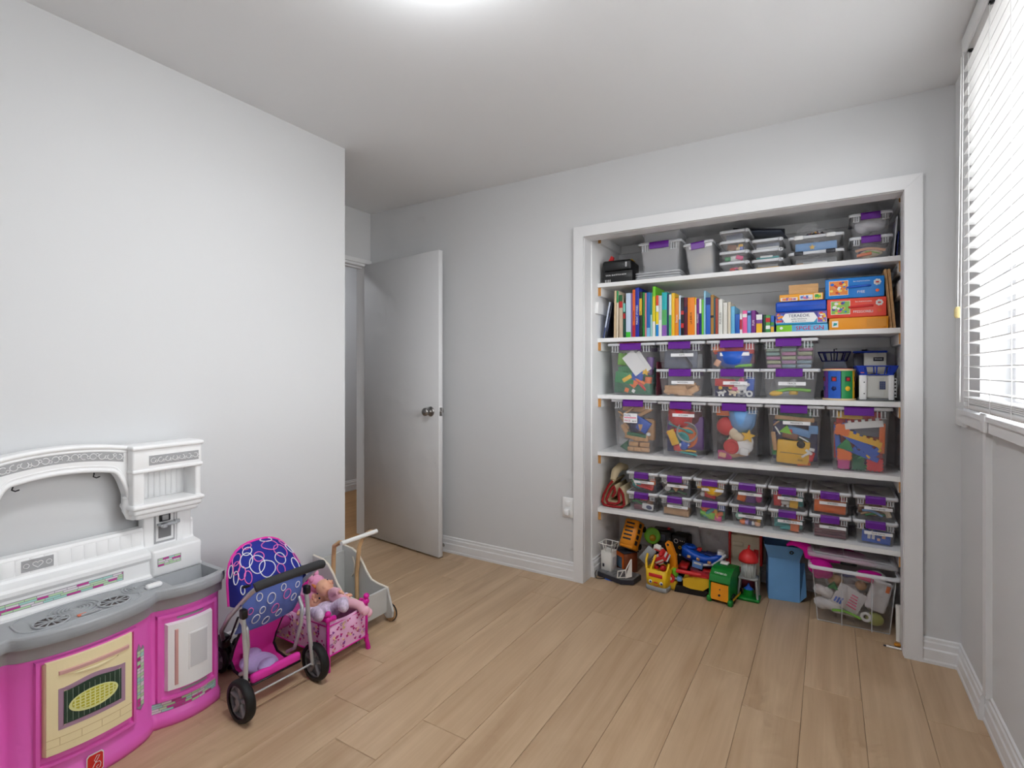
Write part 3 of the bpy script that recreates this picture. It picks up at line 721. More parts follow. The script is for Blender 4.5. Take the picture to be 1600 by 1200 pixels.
# back panel of faded blue fabric under the handle
def bk_pt(t, v): return Vector((.138 + .040 * t - .10 * t * t, v * (.122 - .004 * t), .455 - .19 * t - .012 * math.cos(v * 1.4)))
b = B(); vs = []; fs = []
for off in (0, -.004):
    for i in range(11):
        for j in range(9): p = bk_pt(i / 10, -1 + j / 4); vs.append((p.x + off, p.y, p.z))
for i in range(10):
    for j in range(8): q = [i * 9 + j, i * 9 + j + 1, (i + 1) * 9 + j + 1, (i + 1) * 9 + j]; fs.append(q); fs.append([99 + k for k in reversed(q)])
b.add(vs, fs, True); bk = b.build('back_panel', LBLUE, st, 'faded blue back panel with ring print')
B().tube([bk_pt(0, -1 + j / 4) + Vector((.003, 0, .002)) for j in range(9)], .0055, 6).build('edge_binding', CLIP, bk)
for t, v, r, c in [(.25, -.5, .16, 0), (.35, -.1, .22, 0), (.22, .3, .14, 0), (.4, .45, .2, 1), (.55, -.35, .15, 0), (.62, .1, .2, 1), (.72, -.5, .2, 0), (.78, .3, .16, 0), (.55, .72, .15, 0), (.85, -.1, .18, 0), (.3, .8, .12, 0), (.5, -.75, .14, 1)]:
    ring_on(lambda a, q: bk_pt(max(.02, min(.98, a)), max(-.97, min(.97, q))) + Vector((.0025, 0, 0)), t, v, r * .8, .0018, (WTH, PKP)[c], bk, sc=.75, asp=.62)
# pink seat sling: back rest, seat and front pocket
def seat_pt(t, v):
    pts = [(.075, .290), (.035, .235), (-.005, .17), (-.028, .115), (.0, .085), (.055, .078), (.125, .088), (.150, .105)]
    f = t * (len(pts) - 1); i = min(int(f), len(pts) - 2); q = f - i
    x = pts[i][0] * (1 - q) + pts[i + 1][0] * q; z = pts[i][1] * (1 - q) + pts[i + 1][1] * q
    return Vector((x, v * .088 + .010, z - .012 * (1 - v * v)))
b = B(); vs = []; fs = []; ni, nj = 28, 8
for off in (0, -.005):
    for i in range(ni + 1):
        for j in range(nj + 1): p = seat_pt(i / ni, -1 + 2 * j / nj); vs.append((p.x, p.y, p.z + off))
A = (ni + 1) * (nj + 1)
for i in range(ni):
    for j in range(nj): q = [i * (nj + 1) + j, i * (nj + 1) + j + 1, (i + 1) * (nj + 1) + j + 1, (i + 1) * (nj + 1) + j]; fs.append(q); fs.append([A + k for k in reversed(q)])
b.add(vs, fs, True); seat = b.build('seat', HOTP, st, 'hot pink fabric seat')
for s in (-1, 1): B().tube([seat_pt(i / ni, s) for i in range(ni + 1)], .005, 6).build('seat_binding', CLIP, seat)
fw_ = B(); 
fw_.rbox(.128, -.092, .088, .152, .108, .122, .010, 3); fw_.build('front_band', HOTP, seat)
B().rbox(.1285, -.0925, .082, .1525, .1085, .0895, .003, 1).build('front_band_edge', CLIP, seat)
for s in (-1, 1): B().tube([(.03, s * .09 + .01, .30), (-.03, s * .09 + .01, .20), (-.10, s * .07 + .012, .16)], .004, 6).build('side_strap', CLIP, st)
pil = B()
pil.ball((0, 0, 0), .075, .060, .028, 18, 10); pil.ball((-.045, .02, .012), .035, .035, .024, 12, 8); pil.ball((.045, -.015, .008), .032, .040, .022, 12, 8)
po = pil.build('doll_blanket', LILAC); po.location = (-1.885, 1.205, .109); po.rotation_euler = (0, R(4), R(20)); tag(po, 'lilac doll blanket bunched up on the pink stroller seat', 'blanket')

# ================================================================= DOLL CRIB
CRIBM = mat('pink_heart_fabric', (.95, .73, .88), .85, spec=.15)
MAG = mat('magenta_plastic', (.86, .10, .62), .4)
HEART = mat('heart_magenta', (.80, .18, .55), .7); HEART2 = mat('heart_violet', (.62, .30, .66), .7); HEART3 = mat('heart_peach', (.97, .85, .62), .7)
CX0, CX1, CY0, CY1 = -2.165, -1.765, 1.432, 1.640
CZ0, CZ1 = .055, .205
cr = thing('doll_crib', 'pink heart-print folding doll crib with magenta corner posts', 'doll crib', ((CX0 + CX1) / 2, (CY0 + CY1) / 2, 0))
hx_, hy_ = (CX1 - CX0) / 2, (CY1 - CY0) / 2
def sag(t): return .012 * (1 - (2 * t - 1) ** 2)
def cloth(name, p0, p1, nrm, n=14, out=0.006):
    p0, p1, nrm = Vector(p0), Vector(p1), Vector(nrm); b = B(); vs = []; fs = []
    for o in (0, -.003):
        for k in range(n + 1):
            t = k / n; p = p0 + (p1 - p0) * t
            for z in (CZ0, (CZ0 + CZ1) / 2, CZ1 - sag(t)): vs.append(p + nrm * (o + out * math.sin(PI * t) * (1 if z > CZ0 else .3)) + Vector((0, 0, z)))
    A = 3 * (n + 1)
    for k in range(n):
        for j in range(2): q = [k * 3 + j, k * 3 + j + 1, (k + 1) * 3 + j + 1, (k + 1) * 3 + j]; fs.append(q); fs.append([A + i for i in reversed(q)])
        fs.append((k * 3 + 2, A + k * 3 + 2, A + (k + 1) * 3 + 2, (k + 1) * 3 + 2))
    b.add(vs, fs, True); o = b.build(name, CRIBM, cr)
    rng = random.Random(hash(name) % 97 if False else len(name) + int(p0.x * 100) + int(p1.y * 100)); L_ = (p1 - p0).length; d = (p1 - p0).normalized()
    cnt = int(L_ / .017)
    for mi, m in enumerate((HEART, HEART2, HEART3)):
        hb_ = B()
        for k in range(cnt * (3 if mi == 0 else 1)):
            t = rng.uniform(.05, .95); z = rng.uniform(CZ0 + .012, CZ1 - .028); s = rng.uniform(.0045, .0075) * (1.15 if mi else 1)
            a = rng.uniform(-.6, .6); P = []
            for i in range(12):
                q = 2 * PI * i / 12; hx2 = s * math.sin(q) ** 3; hz2 = s * (13 * math.cos(q) - 5 * math.cos(2 * q) - 2 * math.cos(3 * q) - math.cos(4 * q)) / 16
                hx3, hz3 = hx2 * math.cos(a) - hz2 * math.sin(a), hx2 * math.sin(a) + hz2 * math.cos(a)
                P.append(p0 + d * (t * L_ + hx3) + nrm * (out * math.sin(PI * t) * (.3 + .7 * (z - CZ0) / (CZ1 - CZ0) * 1.6 if z < (CZ0 + CZ1) / 2 else 1) + .0016) + Vector((0, 0, z + hz3)))
            if mi == 0 or k % 2: hb_.add(P, [tuple(range(12))])
            else: hb_.tube(P, .0010, 4, closed=True)
        hb_.build('heart_print', m, o)['kind'] = 'stuff'
    return o
cloth('side_panel', (-hx_, -hy_, 0), (hx_, -hy_, 0), (0, -1, 0)); cloth('side_panel', (hx_, hy_, 0), (-hx_, hy_, 0), (0, 1, 0))
cloth('end_panel', (hx_, -hy_, 0), (hx_, hy_, 0), (1, 0, 0)); cloth('end_panel', (-hx_, hy_, 0), (-hx_, -hy_, 0), (-1, 0, 0))
B().rbox(-hx_, -hy_, CZ0, hx_, hy_, CZ0 + .012, .004, 1).build('base_panel', CRIBM, cr)
for sx in (-1, 1):
    for sy in (-1, 1):
        p = B(); x, y = sx * hx_, sy * hy_
        p.cyl((x, y, .035), (x, y, .062), .010, n=12).tube([(x, y, .05), (x + sx * .004, y + sy * .004, .02), (x + sx * .006, y + sy * .006, .0)], [.009, .010, .011], 10)
        p.cyl((x, y, .055), (x, y, .235), .007, n=12).ball((x, y, .235), .013)
        p.cyl((x, y, .212), (x - sx * .035, y, .208), .011, n=12).cyl((x, y, .212), (x, y - sy * .035, .208), .011, n=12)
        p.ball((x, y, .212), .014)
        p.build('corner_post', MAG, cr)
for z in (CZ0 + .004, CZ1 - .022):
    q = B()
    for a, c in (((-hx_, -hy_ - .003), (hx_, -hy_ - .003)), ((-hx_, hy_ + .003), (hx_, hy_ + .003)), ((hx_ + .003, -hy_), (hx_ + .003, hy_)), ((-hx_ - .003, -hy_), (-hx_ - .003, hy_))):
        q.cyl((*a, z), (*c, z), .003, n=6)
    q.build('trim_rail', MAG, cr)

# ---- baby dolls lying in the crib
SKIN = mat('doll_vinyl', (.93, .70, .58), .45); PJP = mat('pale_pink_velour', (.93, .72, .78), .9, spec=.1)
PJW = mat('lilac_floral_cotton', (.87, .80, .90), .9, spec=.1, var=.5, bscale=90); HATP = mat('pink_knit', (.95, .66, .80), .9, spec=.1)
def doll(name, label, loc, rot, suit, hat, sc=1.0):
    d = thing(name, label, 'doll', loc, rot)
    # body suit, one skin: torso along +x (head at +x)
    b = B()
    b.ball((0, 0, 0), .055 * sc, .045 * sc, .035 * sc, 18, 12); b.ball((-.045 * sc, 0, -.002), .045 * sc, .045 * sc, .034 * sc, 16, 10)
    for s in (-1, 1):
        b.tube([(-.06 * sc, s * .022 * sc, 0), (-.10 * sc, s * .04 * sc, .014 * sc), (-.135 * sc, s * .05 * sc, .022 * sc), (-.165 * sc, s * .045 * sc, .008 * sc)], [.026 * sc, .024 * sc, .022 * sc, .020 * sc], 12)
        b.ball((-.172 * sc, s * .045 * sc, .014 * sc), .022 * sc, .018 * sc, .024 * sc, 12, 8)
        b.tube([(.035 * sc, s * .035 * sc, .005 * sc), (.02 * sc, s * .07 * sc, .018 * sc), (-.01 * sc, s * .09 * sc, .025 * sc)], [.020 * sc, .018 * sc, .017 * sc], 12)
    b.build('body_suit', suit, d)
    for s in (-1, 1):
        h = B(); c = Vector((-.022 * sc, s * .096 * sc, .028 * sc)); h.ball(c, .013 * sc, .011 * sc, .009 * sc, 10, 7)
        for k in range(4): h.tube([c, c + Vector((-.012, s * (.001 + .004 * (k - 1.5)), .002)) * sc, c + Vector((-.018, s * (.001 + .005 * (k - 1.5)), -.003)) * sc], [.0045 * sc, .0042 * sc, .0034 * sc], 6)
        h.tube([c, c + Vector((.002, -s * .010, .006)) * sc, c + Vector((-.006, -s * .014, .006)) * sc], [.005 * sc, .0045 * sc, .0036 * sc], 6); h.build('hand', SKIN, d)
    hd = B(); hc = (.092 * sc, 0, .010 * sc); hd.cyl((.045 * sc, 0, .004 * sc), hc, .020 * sc, n=12).ball(hc, .045 * sc, .042 * sc, .042 * sc, 20, 14)
    hd.ball((hc[0] - .012 * sc, 0, hc[2] + .043 * sc), .006 * sc, .006 * sc, .006 * sc, 8, 6)
    for s in (-1, 1): hd.ball((hc[0] - .008 * sc, s * .042 * sc, hc[2]), .009 * sc, .005 * sc, .010 * sc, 8, 6); hd.ball((hc[0] - .012 * sc, s * .02 * sc, hc[2] + .033 * sc), .013 * sc, .012 * sc, .010 * sc, 10, 7)
    ho = hd.build('head', SKIN, d)
    e = B()
    for s in (-1, 1): e.ball((hc[0] + .006 * sc, s * .017 * sc, hc[2] + .0365 * sc), .005 * sc, .006 * sc, .005 * sc, 10, 6)
    e.build('eyes', mat('doll_eye', (.18, .22, .35), .2), ho)
    B().tube([(hc[0] - .024 * sc, -.008 * sc, hc[2] + .036 * sc), (hc[0] - .026 * sc, 0, hc[2] + .0375 * sc), (hc[0] - .024 * sc, .008 * sc, hc[2] + .036 * sc)], .002 * sc, 6).build('mouth', mat('doll_lip', (.83, .40, .42), .5), ho)
    if hat:
        q = B(); q.lathe([(.046 * sc, 0), (.047 * sc, .012 * sc), (.040 * sc, .030 * sc), (.024 * sc, .042 * sc), (0, .047 * sc)], (hc[0] + .012 * sc, 0, hc[2]), (1, 0, 0), 20); q.torus((hc[0] + .012 * sc, 0, hc[2]), .044 * sc, .006 * sc, (1, 0, 0), 20, 8); q.build('cap', hat, d)
    return d
doll('baby_doll', 'baby doll in lilac floral suit lying on top in the pink crib', (-1.91, 1.535, .175), (R(-8), R(18), R(150)), PJW, HATP, 1.1)
doll('baby_doll', 'baby doll in pale pink velour suit, limbs draped towards the crib end', (-1.875, 1.575, .225), (R(35), R(-25), R(-160)), PJP, None, .85)
doll('baby_doll', 'baby doll with bare orange-tinted legs near the stroller side of the crib', (-2.02, 1.49, .165), (R(20), R(-12), R(65)), mat('magenta_print_cotton', (.72, .30, .56), .9, spec=.1, var=.3, bscale=90), None, .85)
un = thing('soft_toy', 'pink plush toy with rainbow trim propped at the wall end of the crib', 'soft toy', (-2.06, 1.59, .15), (0, 0, R(30)))
B().ball((0, 0, .02), .05, .045, .055, 16, 10).ball((.015, 0, .095), .040, .036, .038, 16, 10).build('body', HATP, un)
for q, (m, c) in enumerate((('rainbow_orange', (.97, .62, .35)), ('rainbow_green', (.55, .80, .50)), ('rainbow_blue', (.60, .78, .90)))): B().torus((.02 + .012 * q, .0, .085 - .012 * q), .034 - .004 * q, .008, (.8, .3, 1), 18, 8).build('rainbow_trim', mat(m, c, .9), un)
for s in (-1, 1): B().ball((.0, s * .03, .13), .012, .010, .018, 10, 7).build('ear', HATP, un)

# ================================================================= WALKER WAGON
WGREY = mat('pale_grey_paint', (.78, .78, .77), .5); BIRCH = wood('birch', (.80, .64, .46), (.88, .73, .55), (20, 20, 3), .5, .06)
PLY = mat('ply_edge', (.93, .90, .84), .6); WBAR = mat('white_handle', (.93, .93, .92), .4)
wg = thing('walker_wagon', 'grey painted wooden push walker wagon with birch handle, by the wall end', 'walker wagon', (-2.03, 1.778, 0))
sidep = [(-.155, .05), (.13, .05), (.165, .02), (.20, .03), (.205, .06), (.175, .14), (.168, .168), (.10, .175), (.055, .185), (.02, .22), (-.01, .262), (-.045, .300), (-.085, .318), (-.155, .325)]
for s in (-1, 1):
    o = B().prism(sidep, (0, s * .092 - .006, 0), (1, 0, 0), (0, 0, 1), (0, 1, 0), .012).build('side_panel', WGREY, wg)
    B().tube([(x, s * .092, z + .0005) for x, z in sidep[6:]], .0055, 6).build('panel_edge', PLY, o)
    B().tube([(-.030, s * .074, .06), (-.032, s * .074, .20), (-.022, s * .080, .34), (-.002, s * .092, .398), (.045, s * .098, .425), (.075, s * .098, .428)], .0105, 8).build('handle_post', BIRCH, wg)
    for x in (.165, -.12):
        w_ = B().cyl((x, s * .104, .042), (x, s * .120, .042), .042, n=28).build('wheel', BIRCH, wg)
        B().torus((x, s * .112, .042), .040, .0055, (0, 1, 0), 28, 6).build('tyre', RUBBER, w_); B().cyl((x, s * .100, .042), (x, s * .124, .042), .010, n=12).build('hub', WGREY, w_)
    B().prism([(.135, .02), (.20, .0), (.215, .045), (.17, .10), (.135, .10)], (0, s * .128 - .004, 0), (1, 0, 0), (0, 0, 1), (0, 1, 0), .008).build('wheel_guard', WGREY, wg) if s < 0 else None
B().cyl((.070, -.112, .428), (.070, .112, .428), .0105, n=14).build('handle_bar', WBAR, wg, 'white handle bar')
B().box(-.15, -.086, .05, .165, .086, .060).build('floor_board', WGREY, wg); B().box(.155, -.086, .06, .167, .086, .168).build('front_board', WGREY, wg); B().box(-.15, -.086, .06, -.138, .086, .30).build('rear_board', WGREY, wg)
q = B(); q.tube([(-.075, .086, .28), (-.06, .085, .25), (-.062, .085, .20), (-.08, .085, .18)], .004, 6).tube([(-.062, .085, .20), (-.045, .085, .175)], .004, 6); q.build('cutout_trim', PLY, wg)
# ================================================================= CLOSET SHELVES
SY = 3.000
def shelf(name, label, z, th=.024):
    t = thing(name, label, 'shelf', (0, 0, z))
    B().box(ILX + .001, SY, -th, IRX - .001, CBK - .001, 0).build('board', SHELF, t)
    for x0, x1 in ((ILX, ILX + .020), (IRX - .020, IRX)):
        c = B().box(x0 + .0005, SY + .012, -th - .052, x1 - .0005, CBK - .001, -th - .0005).build('side_cleat', SHELF, t)
        B().box(x0 + .001, SY + .0105, -th - .0515, x1 - .001, SY + .012, -th - .001).build('end_grain', RAW, c, 'bare wood cleat end')
    B().box(ILX + .021, CBK - .019, -th - .052, IRX - .021, CBK - .001, -th - .0005).build('back_cleat', SHELF, t)
    return t
Z1, Z2, Z3, Z4, Z5 = 1.780, 1.443, 1.096, .748, .400
shelf('closet_shelf', 'bare white closet shelf right under the closet ceiling', 2.105)
shelf('closet_shelf', 'white closet shelf holding the black boxes and small craft boxes', Z1)
shelf('closet_shelf', 'white closet shelf with the row of books', Z2)
shelf('closet_shelf', 'white closet shelf with stacked clear bins and the shape sorter', Z3)
shelf('closet_shelf', 'white closet shelf with the five tall clear toy bins', Z4)
shelf('closet_shelf', 'lowest white closet shelf with two tiers of small clear boxes', Z5)
for sx, x0 in ((1, ILX), (-1, IRX)):
    o = B().prism([(0, 0), (.3, 0), (.3, .07), (.012, .07)], (x0 + (.0005 if sx > 0 else -.0195), SY - .04, 1.592), (0, 1, 0), (0, 0, 1), (1, 0, 0), .019).build('shelf_cleat', SHELF)
    tag(o, 'unused white cleat on the closet\'s %s side wall above the %s' % (('left', 'books') if sx > 0 else ('right', 'leaning boards')), 'cleat')

# ================================================================= CLEAR LATCH BOXES
CLEAR = mat('clear_box_plastic', (.98, .98, 1.0), .22, alpha=.11, spec=.8)
CLEARW = mat('frosted_rib_plastic', (.93, .94, .96), .3, alpha=.45)
RIMM = mat('frosted_rim_plastic', (.93, .94, .96), .3, alpha=.85)
LIDM = mat('frosted_lid_plastic', (.92, .93, .95), .25, alpha=.30)
LIDC = mat('clear_lid_plastic', (.97, .96, .95), .22, alpha=.55)
PURPLE = mat('purple_latch', (.42, .11, .60), .35); DKPUR = mat('dark_latch', (.16, .08, .18), .35)
CARD = mat('label_card', (.96, .96, .97), .6); INK = mat('label_ink', (.10, .10, .14), .6)
def ring_loft(b, loops):
    """loops of 4 corners (x half, y half, z) with rounded corners, joined as a skin"""
    n = 0; vs = []; cs = 3
    for hx, hy, z, r in loops:
        L_ = []
        for sx, sy, a0 in ((1, 1, 0), (-1, 1, PI / 2), (-1, -1, PI), (1, -1, 1.5 * PI)):
            for k in range(cs + 1): a = a0 + PI / 2 * k / cs; L_.append((sx * (hx - r) + r * math.cos(a), sy * (hy - r) + r * math.sin(a), z))
        n = len(L_); vs += L_
    fs = []
    for i in range(len(loops) - 1):
        for k in range(n): k2 = (k + 1) % n; fs.append((i * n + k, i * n + k2, (i + 1) * n + k2, (i + 1) * n + k))
    b.add(vs, fs, True); return b, n
def latch_box(label, x0, x1, z, h, yf=3.018, d=.335, latch=PURPLE, card=None, group='clear latch boxes in the closet', cardw=.45, cardz=None, lid=True, clearlid=False, bm=None, ribs=True, name='storage_box', rot=0, backlatch=True):
    w = x1 - x0; cx = (x0 + x1) / 2; t = thing(name, label, 'storage box', (cx, yf + d / 2, z + .0008), rot, group)
    g = .0015; lh = .016; hb = h - lh * .7
    hx0, hy0, hx1, hy1 = .392 * w, .430 * d, .448 * w, .474 * d; r = .014
    b = B(); th = .0018
    b, n = ring_loft(b, [(.02 * w, .02 * d, 0, .001), (hx0, hy0, 0, r), (hx1, hy1, hb, r), (hx1 + .010, hy1 + .008, hb, r), (hx1 + .010, hy1 + .008, hb + .003, r), (hx1 - th, hy1 - th, hb + .003, r), (hx0 - th, hy0 - th, .002, r), (.02 * w, .02 * d, .002, .001)])
    b.build('body', bm or CLEAR, t)
    if lid:
        b = B(); L1, L2 = .5 * w - g, .5 * d - g
        ring_loft(b, [(L1 - .006, L2 - .006, hb - .003, r), (L1, L2, hb - .004, r), (L1, L2, h - .004, r), (L1 - .004, L2 - .004, h - .0008, r), (L1 - .012, L2 - .012, h - .0008, r), (L1 - .018, L2 - .018, h - .006, r), (.05 * w, .05 * d, h - .006, .002), (.05 * w, .05 * d, h - .008, .002), (L1 - .014, L2 - .014, h - .008, r), (L1 - .006, L2 - .006, hb - .003, r)])
        b.build('lid', LIDC if clearlid else LIDM, t)
        b = B(); ring_loft(b, [(L1 - .0035, L2 - .0035, hb - .003, r), (L1 + .0006, L2 + .0006, hb - .005, r), (L1 + .0006, L2 + .0006, h - .0025, r), (L1 - .004, L2 - .004, h, r), (L1 - .010, L2 - .010, h, r)]); b.build('lid_rim', RIMM, t)
    if ribs:
        b = B(); zz = min(.040, h * .25)
        for s in (-1, 1):
            for k in range(3):
                xx = s * (.27 + .055 * k) * w; b.box(xx - .0024, -hy1 - .006, hb - zz, xx + .0024, -hy1 + .001, hb - .004)
            b.box(s * .25 * w - .001, -hy1 - .003, hb - zz - .003, s * .41 * w, -hy1 + .001, hb - zz)
        b.build('rim_ribs', CLEARW, t)['kind'] = 'stuff'
    if latch:
        lw = .22 * w; zl = min(.040, .30 * h)
        for s in ((-1, 1) if backlatch else (-1,)):
            b = B(); P = [(.5 * d - .006, h + .0005), (.5 * d + .002, h - .0015), (.5 * d + .006, h - .009), (.5 * d + .0065, h - zl), (.5 * d + .003, h - zl - .002), (.5 * d + .002, h - .012), (.5 * d - .006, h - .003)]
            b.prism(P, (-lw, 0, 0), (0, s, 0), (0, 0, 1), (1, 0, 0), 2 * lw); b.build('latch', latch, t, 'purple snap latch' if latch is PURPLE else None)
    if card:
        cw = cardw * w; cz = cardz if cardz else hb - min(.045, h * .28) - .022
        f = (cz) / hb; yy = -(hy0 + (hy1 - hy0) * f) - .0012
        chh = min(.018, h * .13)
        c = B().box(-cw / 2 + .012, yy - .0006, cz - chh / 2, cw / 2 + .012, yy, cz + chh / 2).build('name_card', CARD, t)
        text('name_text', card, chh * .72, INK, c, (.012, yy - .0009, cz), FRONT, .0001, .95)
    t_in = dict(cx=cx, yb=yf + d / 2, z=z + .004, w=2 * hx0 - .008, d=2 * hy0 - .008, h=h - .022, k=(hx1 - hx0), rot=rot)
    return t_in
COLS = dict(red=(.84, .16, .17), orange=(.95, .46, .14), yellow=(.97, .76, .15), lime=(.50, .80, .20), green=(.12, .58, .32), darkgreen=(.10, .42, .28), teal=(.12, .62, .62), blue=(.14, .38, .80), skyblue=(.45, .66, .88), navy=(.13, .18, .42), purple=(.45, .26, .62), pink=(.92, .34, .56), magenta=(.80, .20, .55), white=(.94, .94, .94), cream=(.93, .86, .74), tan=(.80, .62, .44), brown=(.55, .36, .24), grey=(.60, .61, .62), dark=(.20, .20, .24), black=(.08, .08, .09), maroon=(.45, .18, .24), mint=(.62, .84, .78), peach=(.95, .72, .58), lilac=(.74, .66, .86), slate=(.40, .43, .50), palegrey=(.80, .80, .82))
def cm(c): return mat('toy_' + c, COLS[c], .42) if c != 'wood' else wood('toy_wood', (.76, .58, .40), (.86, .68, .50), (25, 25, 6), .55, .12)
def shape(b, kind, w, h, d):
    if kind == 'block': b.rbox(-w / 2, -d / 2, -h / 2, w / 2, d / 2, h / 2, min(w, h, d) * .12, 1)
    elif kind == 'slab': b.rbox(-w / 2, -d / 2, -h / 2, w / 2, d / 2, h / 2, .002, 1)
    elif kind == 'brick':
        b.rbox(-w / 2, -d / 2, -h / 2, w / 2, d / 2, h / 2, .002, 1); n = max(1, int(w / .022))
        for k in range(n): b.cyl((-w / 2 + w * (k + .5) / n, 0, h / 2), (-w / 2 + w * (k + .5) / n, 0, h / 2 + .005), w / n * .32, n=10)
    elif kind == 'ball': b.ball((0, 0, 0), w / 2, d / 2, h / 2, 14, 9)
    elif kind == 'ring': b.torus((0, 0, 0), w / 2 - h * .15, h * .15, (0, 1, 0), 20, 8)
    elif kind == 'disc': b.lathe([(0, -d / 2), (w * .35, -d / 2), (w / 2, -d * .1), (w / 2, d * .2), (w * .33, -d * .1), (0, -d * .1)], (0, 0, 0), (0, -1, 0), 24)
    elif kind == 'bowl': b.lathe([(0, -h / 2), (w * .25, -h / 2), (w * .42, -h * .2), (w / 2, h / 2), (w * .46, h / 2), (w * .38, -h * .12), (0, -h * .36)], n=24)
    elif kind == 'cup': b.lathe([(0, -h / 2), (w * .36, -h / 2), (w / 2, h / 2), (w * .45, h / 2), (w * .32, -h * .4), (0, -h * .4)], n=20)
    elif kind == 'stick': b.tube([(-w / 2, 0, 0), (-w * .2, 0, h * .1), (w * .2, 0, h * .1), (w / 2, 0, 0)], [h * .35, h * .45, h * .45, h * .4], 10)
    elif kind == 'spoon': b.tube([(-w / 2, 0, 0), (w * .2, 0, 0)], h * .16, 8); b.ball((w * .33, 0, 0), w * .18, d * .5, h * .42, 12, 8)
    elif kind == 'pan': b.lathe([(0, -d / 2), (h * .40, -d / 2), (h * .5, d / 2), (h * .46, d / 2), (h * .37, -d * .35), (0, -d * .35)], (w / 2 - h / 2, 0, 0), (0, -1, 0), 24); b.rbox(-w / 2, -d * .2, -h * .09, w / 2 - h * .92, d * .2, h * .09, .004, 1)
    elif kind == 'tri': b.prism([(-w / 2, -h / 2), (w / 2, -h / 2), (0, h / 2)], (0, -d / 2, 0), (1, 0, 0), (0, 0, 1), (0, 1, 0), d)
    elif kind == 'arch': b.prism([(-w / 2, -h / 2), (-w * .25, -h / 2)] + [(w * .25 * math.cos(PI - PI * k / 8), -h / 2 + w * .25 * math.sin(PI - PI * k / 8)) for k in range(9)] + [(w / 2, -h / 2), (w / 2, h / 2), (-w / 2, h / 2)], (0, -d / 2, 0), (1, 0, 0), (0, 0, 1), (0, 1, 0), d)
    elif kind == 'comb':
        n = max(4, int(w / .014)); P = [(-w / 2, -h / 2), (w / 2, -h / 2)]
        for k in range(n): x = w / 2 - w * k / n; e = h / 2 if k % 2 else h * .25; P += [(x, e), (x - w / n, e)]
        b.prism(P, (0, -d / 2, 0), (1, 0, 0), (0, 0, 1), (0, 1, 0), d)
    elif kind == 'puzzle':
        P = []; n = 4; q = .14
        for (ax, ay, bx, by) in ((-1, -1, 1, -1), (1, -1, 1, 1), (1, 1, -1, 1), (-1, 1, -1, -1)):
            for k in range(n):
                for t, o in ((k / n + .02, 1), (k / n + .1, 1 - q), (k / n + .15, 1 - q), (k / n + .23, 1)): P.append(((ax + (bx - ax) * t) * w / 2 * (o if ax == bx else 1), (ay + (by - ay) * t) * h / 2 * (o if ay == by else 1)))
        b.prism(P, (0, -d / 2, 0), (1, 0, 0), (0, 0, 1), (0, 1, 0), d)
    elif kind == 'animal':
        b.ball((0, 0, 0), w * .34, d * .5, h * .26, 12, 8); b.ball((w * .36, 0, h * .22), w * .15, d * .35, h * .18, 10, 7)
        for x in (-.22, -.14, .14, .22): b.cyl((x * w, (d * .2 if int(x * 100) % 4 else -d * .2), 0), (x * w, 0, -h * .48), w * .055, n=8)
        b.tube([(-w * .3, 0, h * .08), (-w * .42, 0, h * .22)], w * .03, 6); b.ball((w * .30, d * .2, h * .40), w * .04, w * .03, h * .1, 6, 5)
    elif kind == 'car':
        b.prism([(-.5 * w, -.25 * h), (.5 * w, -.25 * h), (.5 * w, .1 * h), (.28 * w, .15 * h), (.15 * w, .5 * h), (-.3 * w, .5 * h), (-.42 * w, .15 * h), (-.5 * w, .1 * h)], (0, -d / 2, 0), (1, 0, 0), (0, 0, 1), (0, 1, 0), d)
        for x in (-.28, .28): b.cyl((x * w, -d * .55, -h * .28), (x * w, d * .55, -h * .28), h * .2, n=12)
    elif kind == 'cloth': b.ball((0, 0, 0), w / 2, d / 2, h * .32, 12, 8); b.ball((w * .18, 0, h * .18), w * .3, d * .42, h * .3, 10, 7); b.ball((-w * .2, 0, -h * .12), w * .28, d * .42, h * .32, 10, 7)
    elif kind == 'bottle': b.lathe([(0, -h / 2), (w / 2, -h / 2), (w / 2, h * .1), (w * .2, h * .28), (w * .2, h * .4), (w * .27, h * .4), (w * .27, h / 2), (0, h / 2)], n=16)
    elif kind == 'star': b.prism([(w / 2 * (1 if k % 2 == 0 else .45) * math.sin(2 * PI * k / 10), h / 2 * (1 if k % 2 == 0 else .45) * math.cos(2 * PI * k / 10)) for k in range(10)], (0, -d / 2, 0), (1, 0, 0), (0, 0, 1), (0, 1, 0), d)
    elif kind == 'wheelring': b.torus((0, 0, 0), w * .38, w * .12, (0, 1, 0), 20, 8); b.cyl((0, -d * .3, 0), (0, d * .3, 0), w * .3, n=16)
    elif kind == 'card': b.box(-w / 2, -.0008, -h / 2, w / 2, .0008, h / 2)
    elif kind == 'wave':
        n = 14; b.tube([(-w / 2 + w * k / n, 0, h * .3 * math.sin(k / n * PI * 1.2)) for k in range(n + 1)], h * .22, 8)
    return b
NOUN = dict(block='toy block', slab='flat toy piece', brick='building brick', ball='toy ball', ring='toy ring', disc='toy plate', bowl='toy bowl', cup='toy cup', stick='plastic stick', spoon='toy spoon', pan='toy frying pan', tri='triangle block', arch='arch block', comb='notched foam strip', puzzle='foam puzzle square', animal='toy animal', car='toy car', cloth='soft toy bundle', bottle='toy bottle', star='star piece', wheelring='toy roller', card='paper card', wave='curved track piece')  # wheelring pieces are loose toy wheels
CNM = dict(skyblue='sky blue', darkgreen='dark green', palegrey='pale grey', dark='charcoal', wood='plain wooden')
SEEN = {}
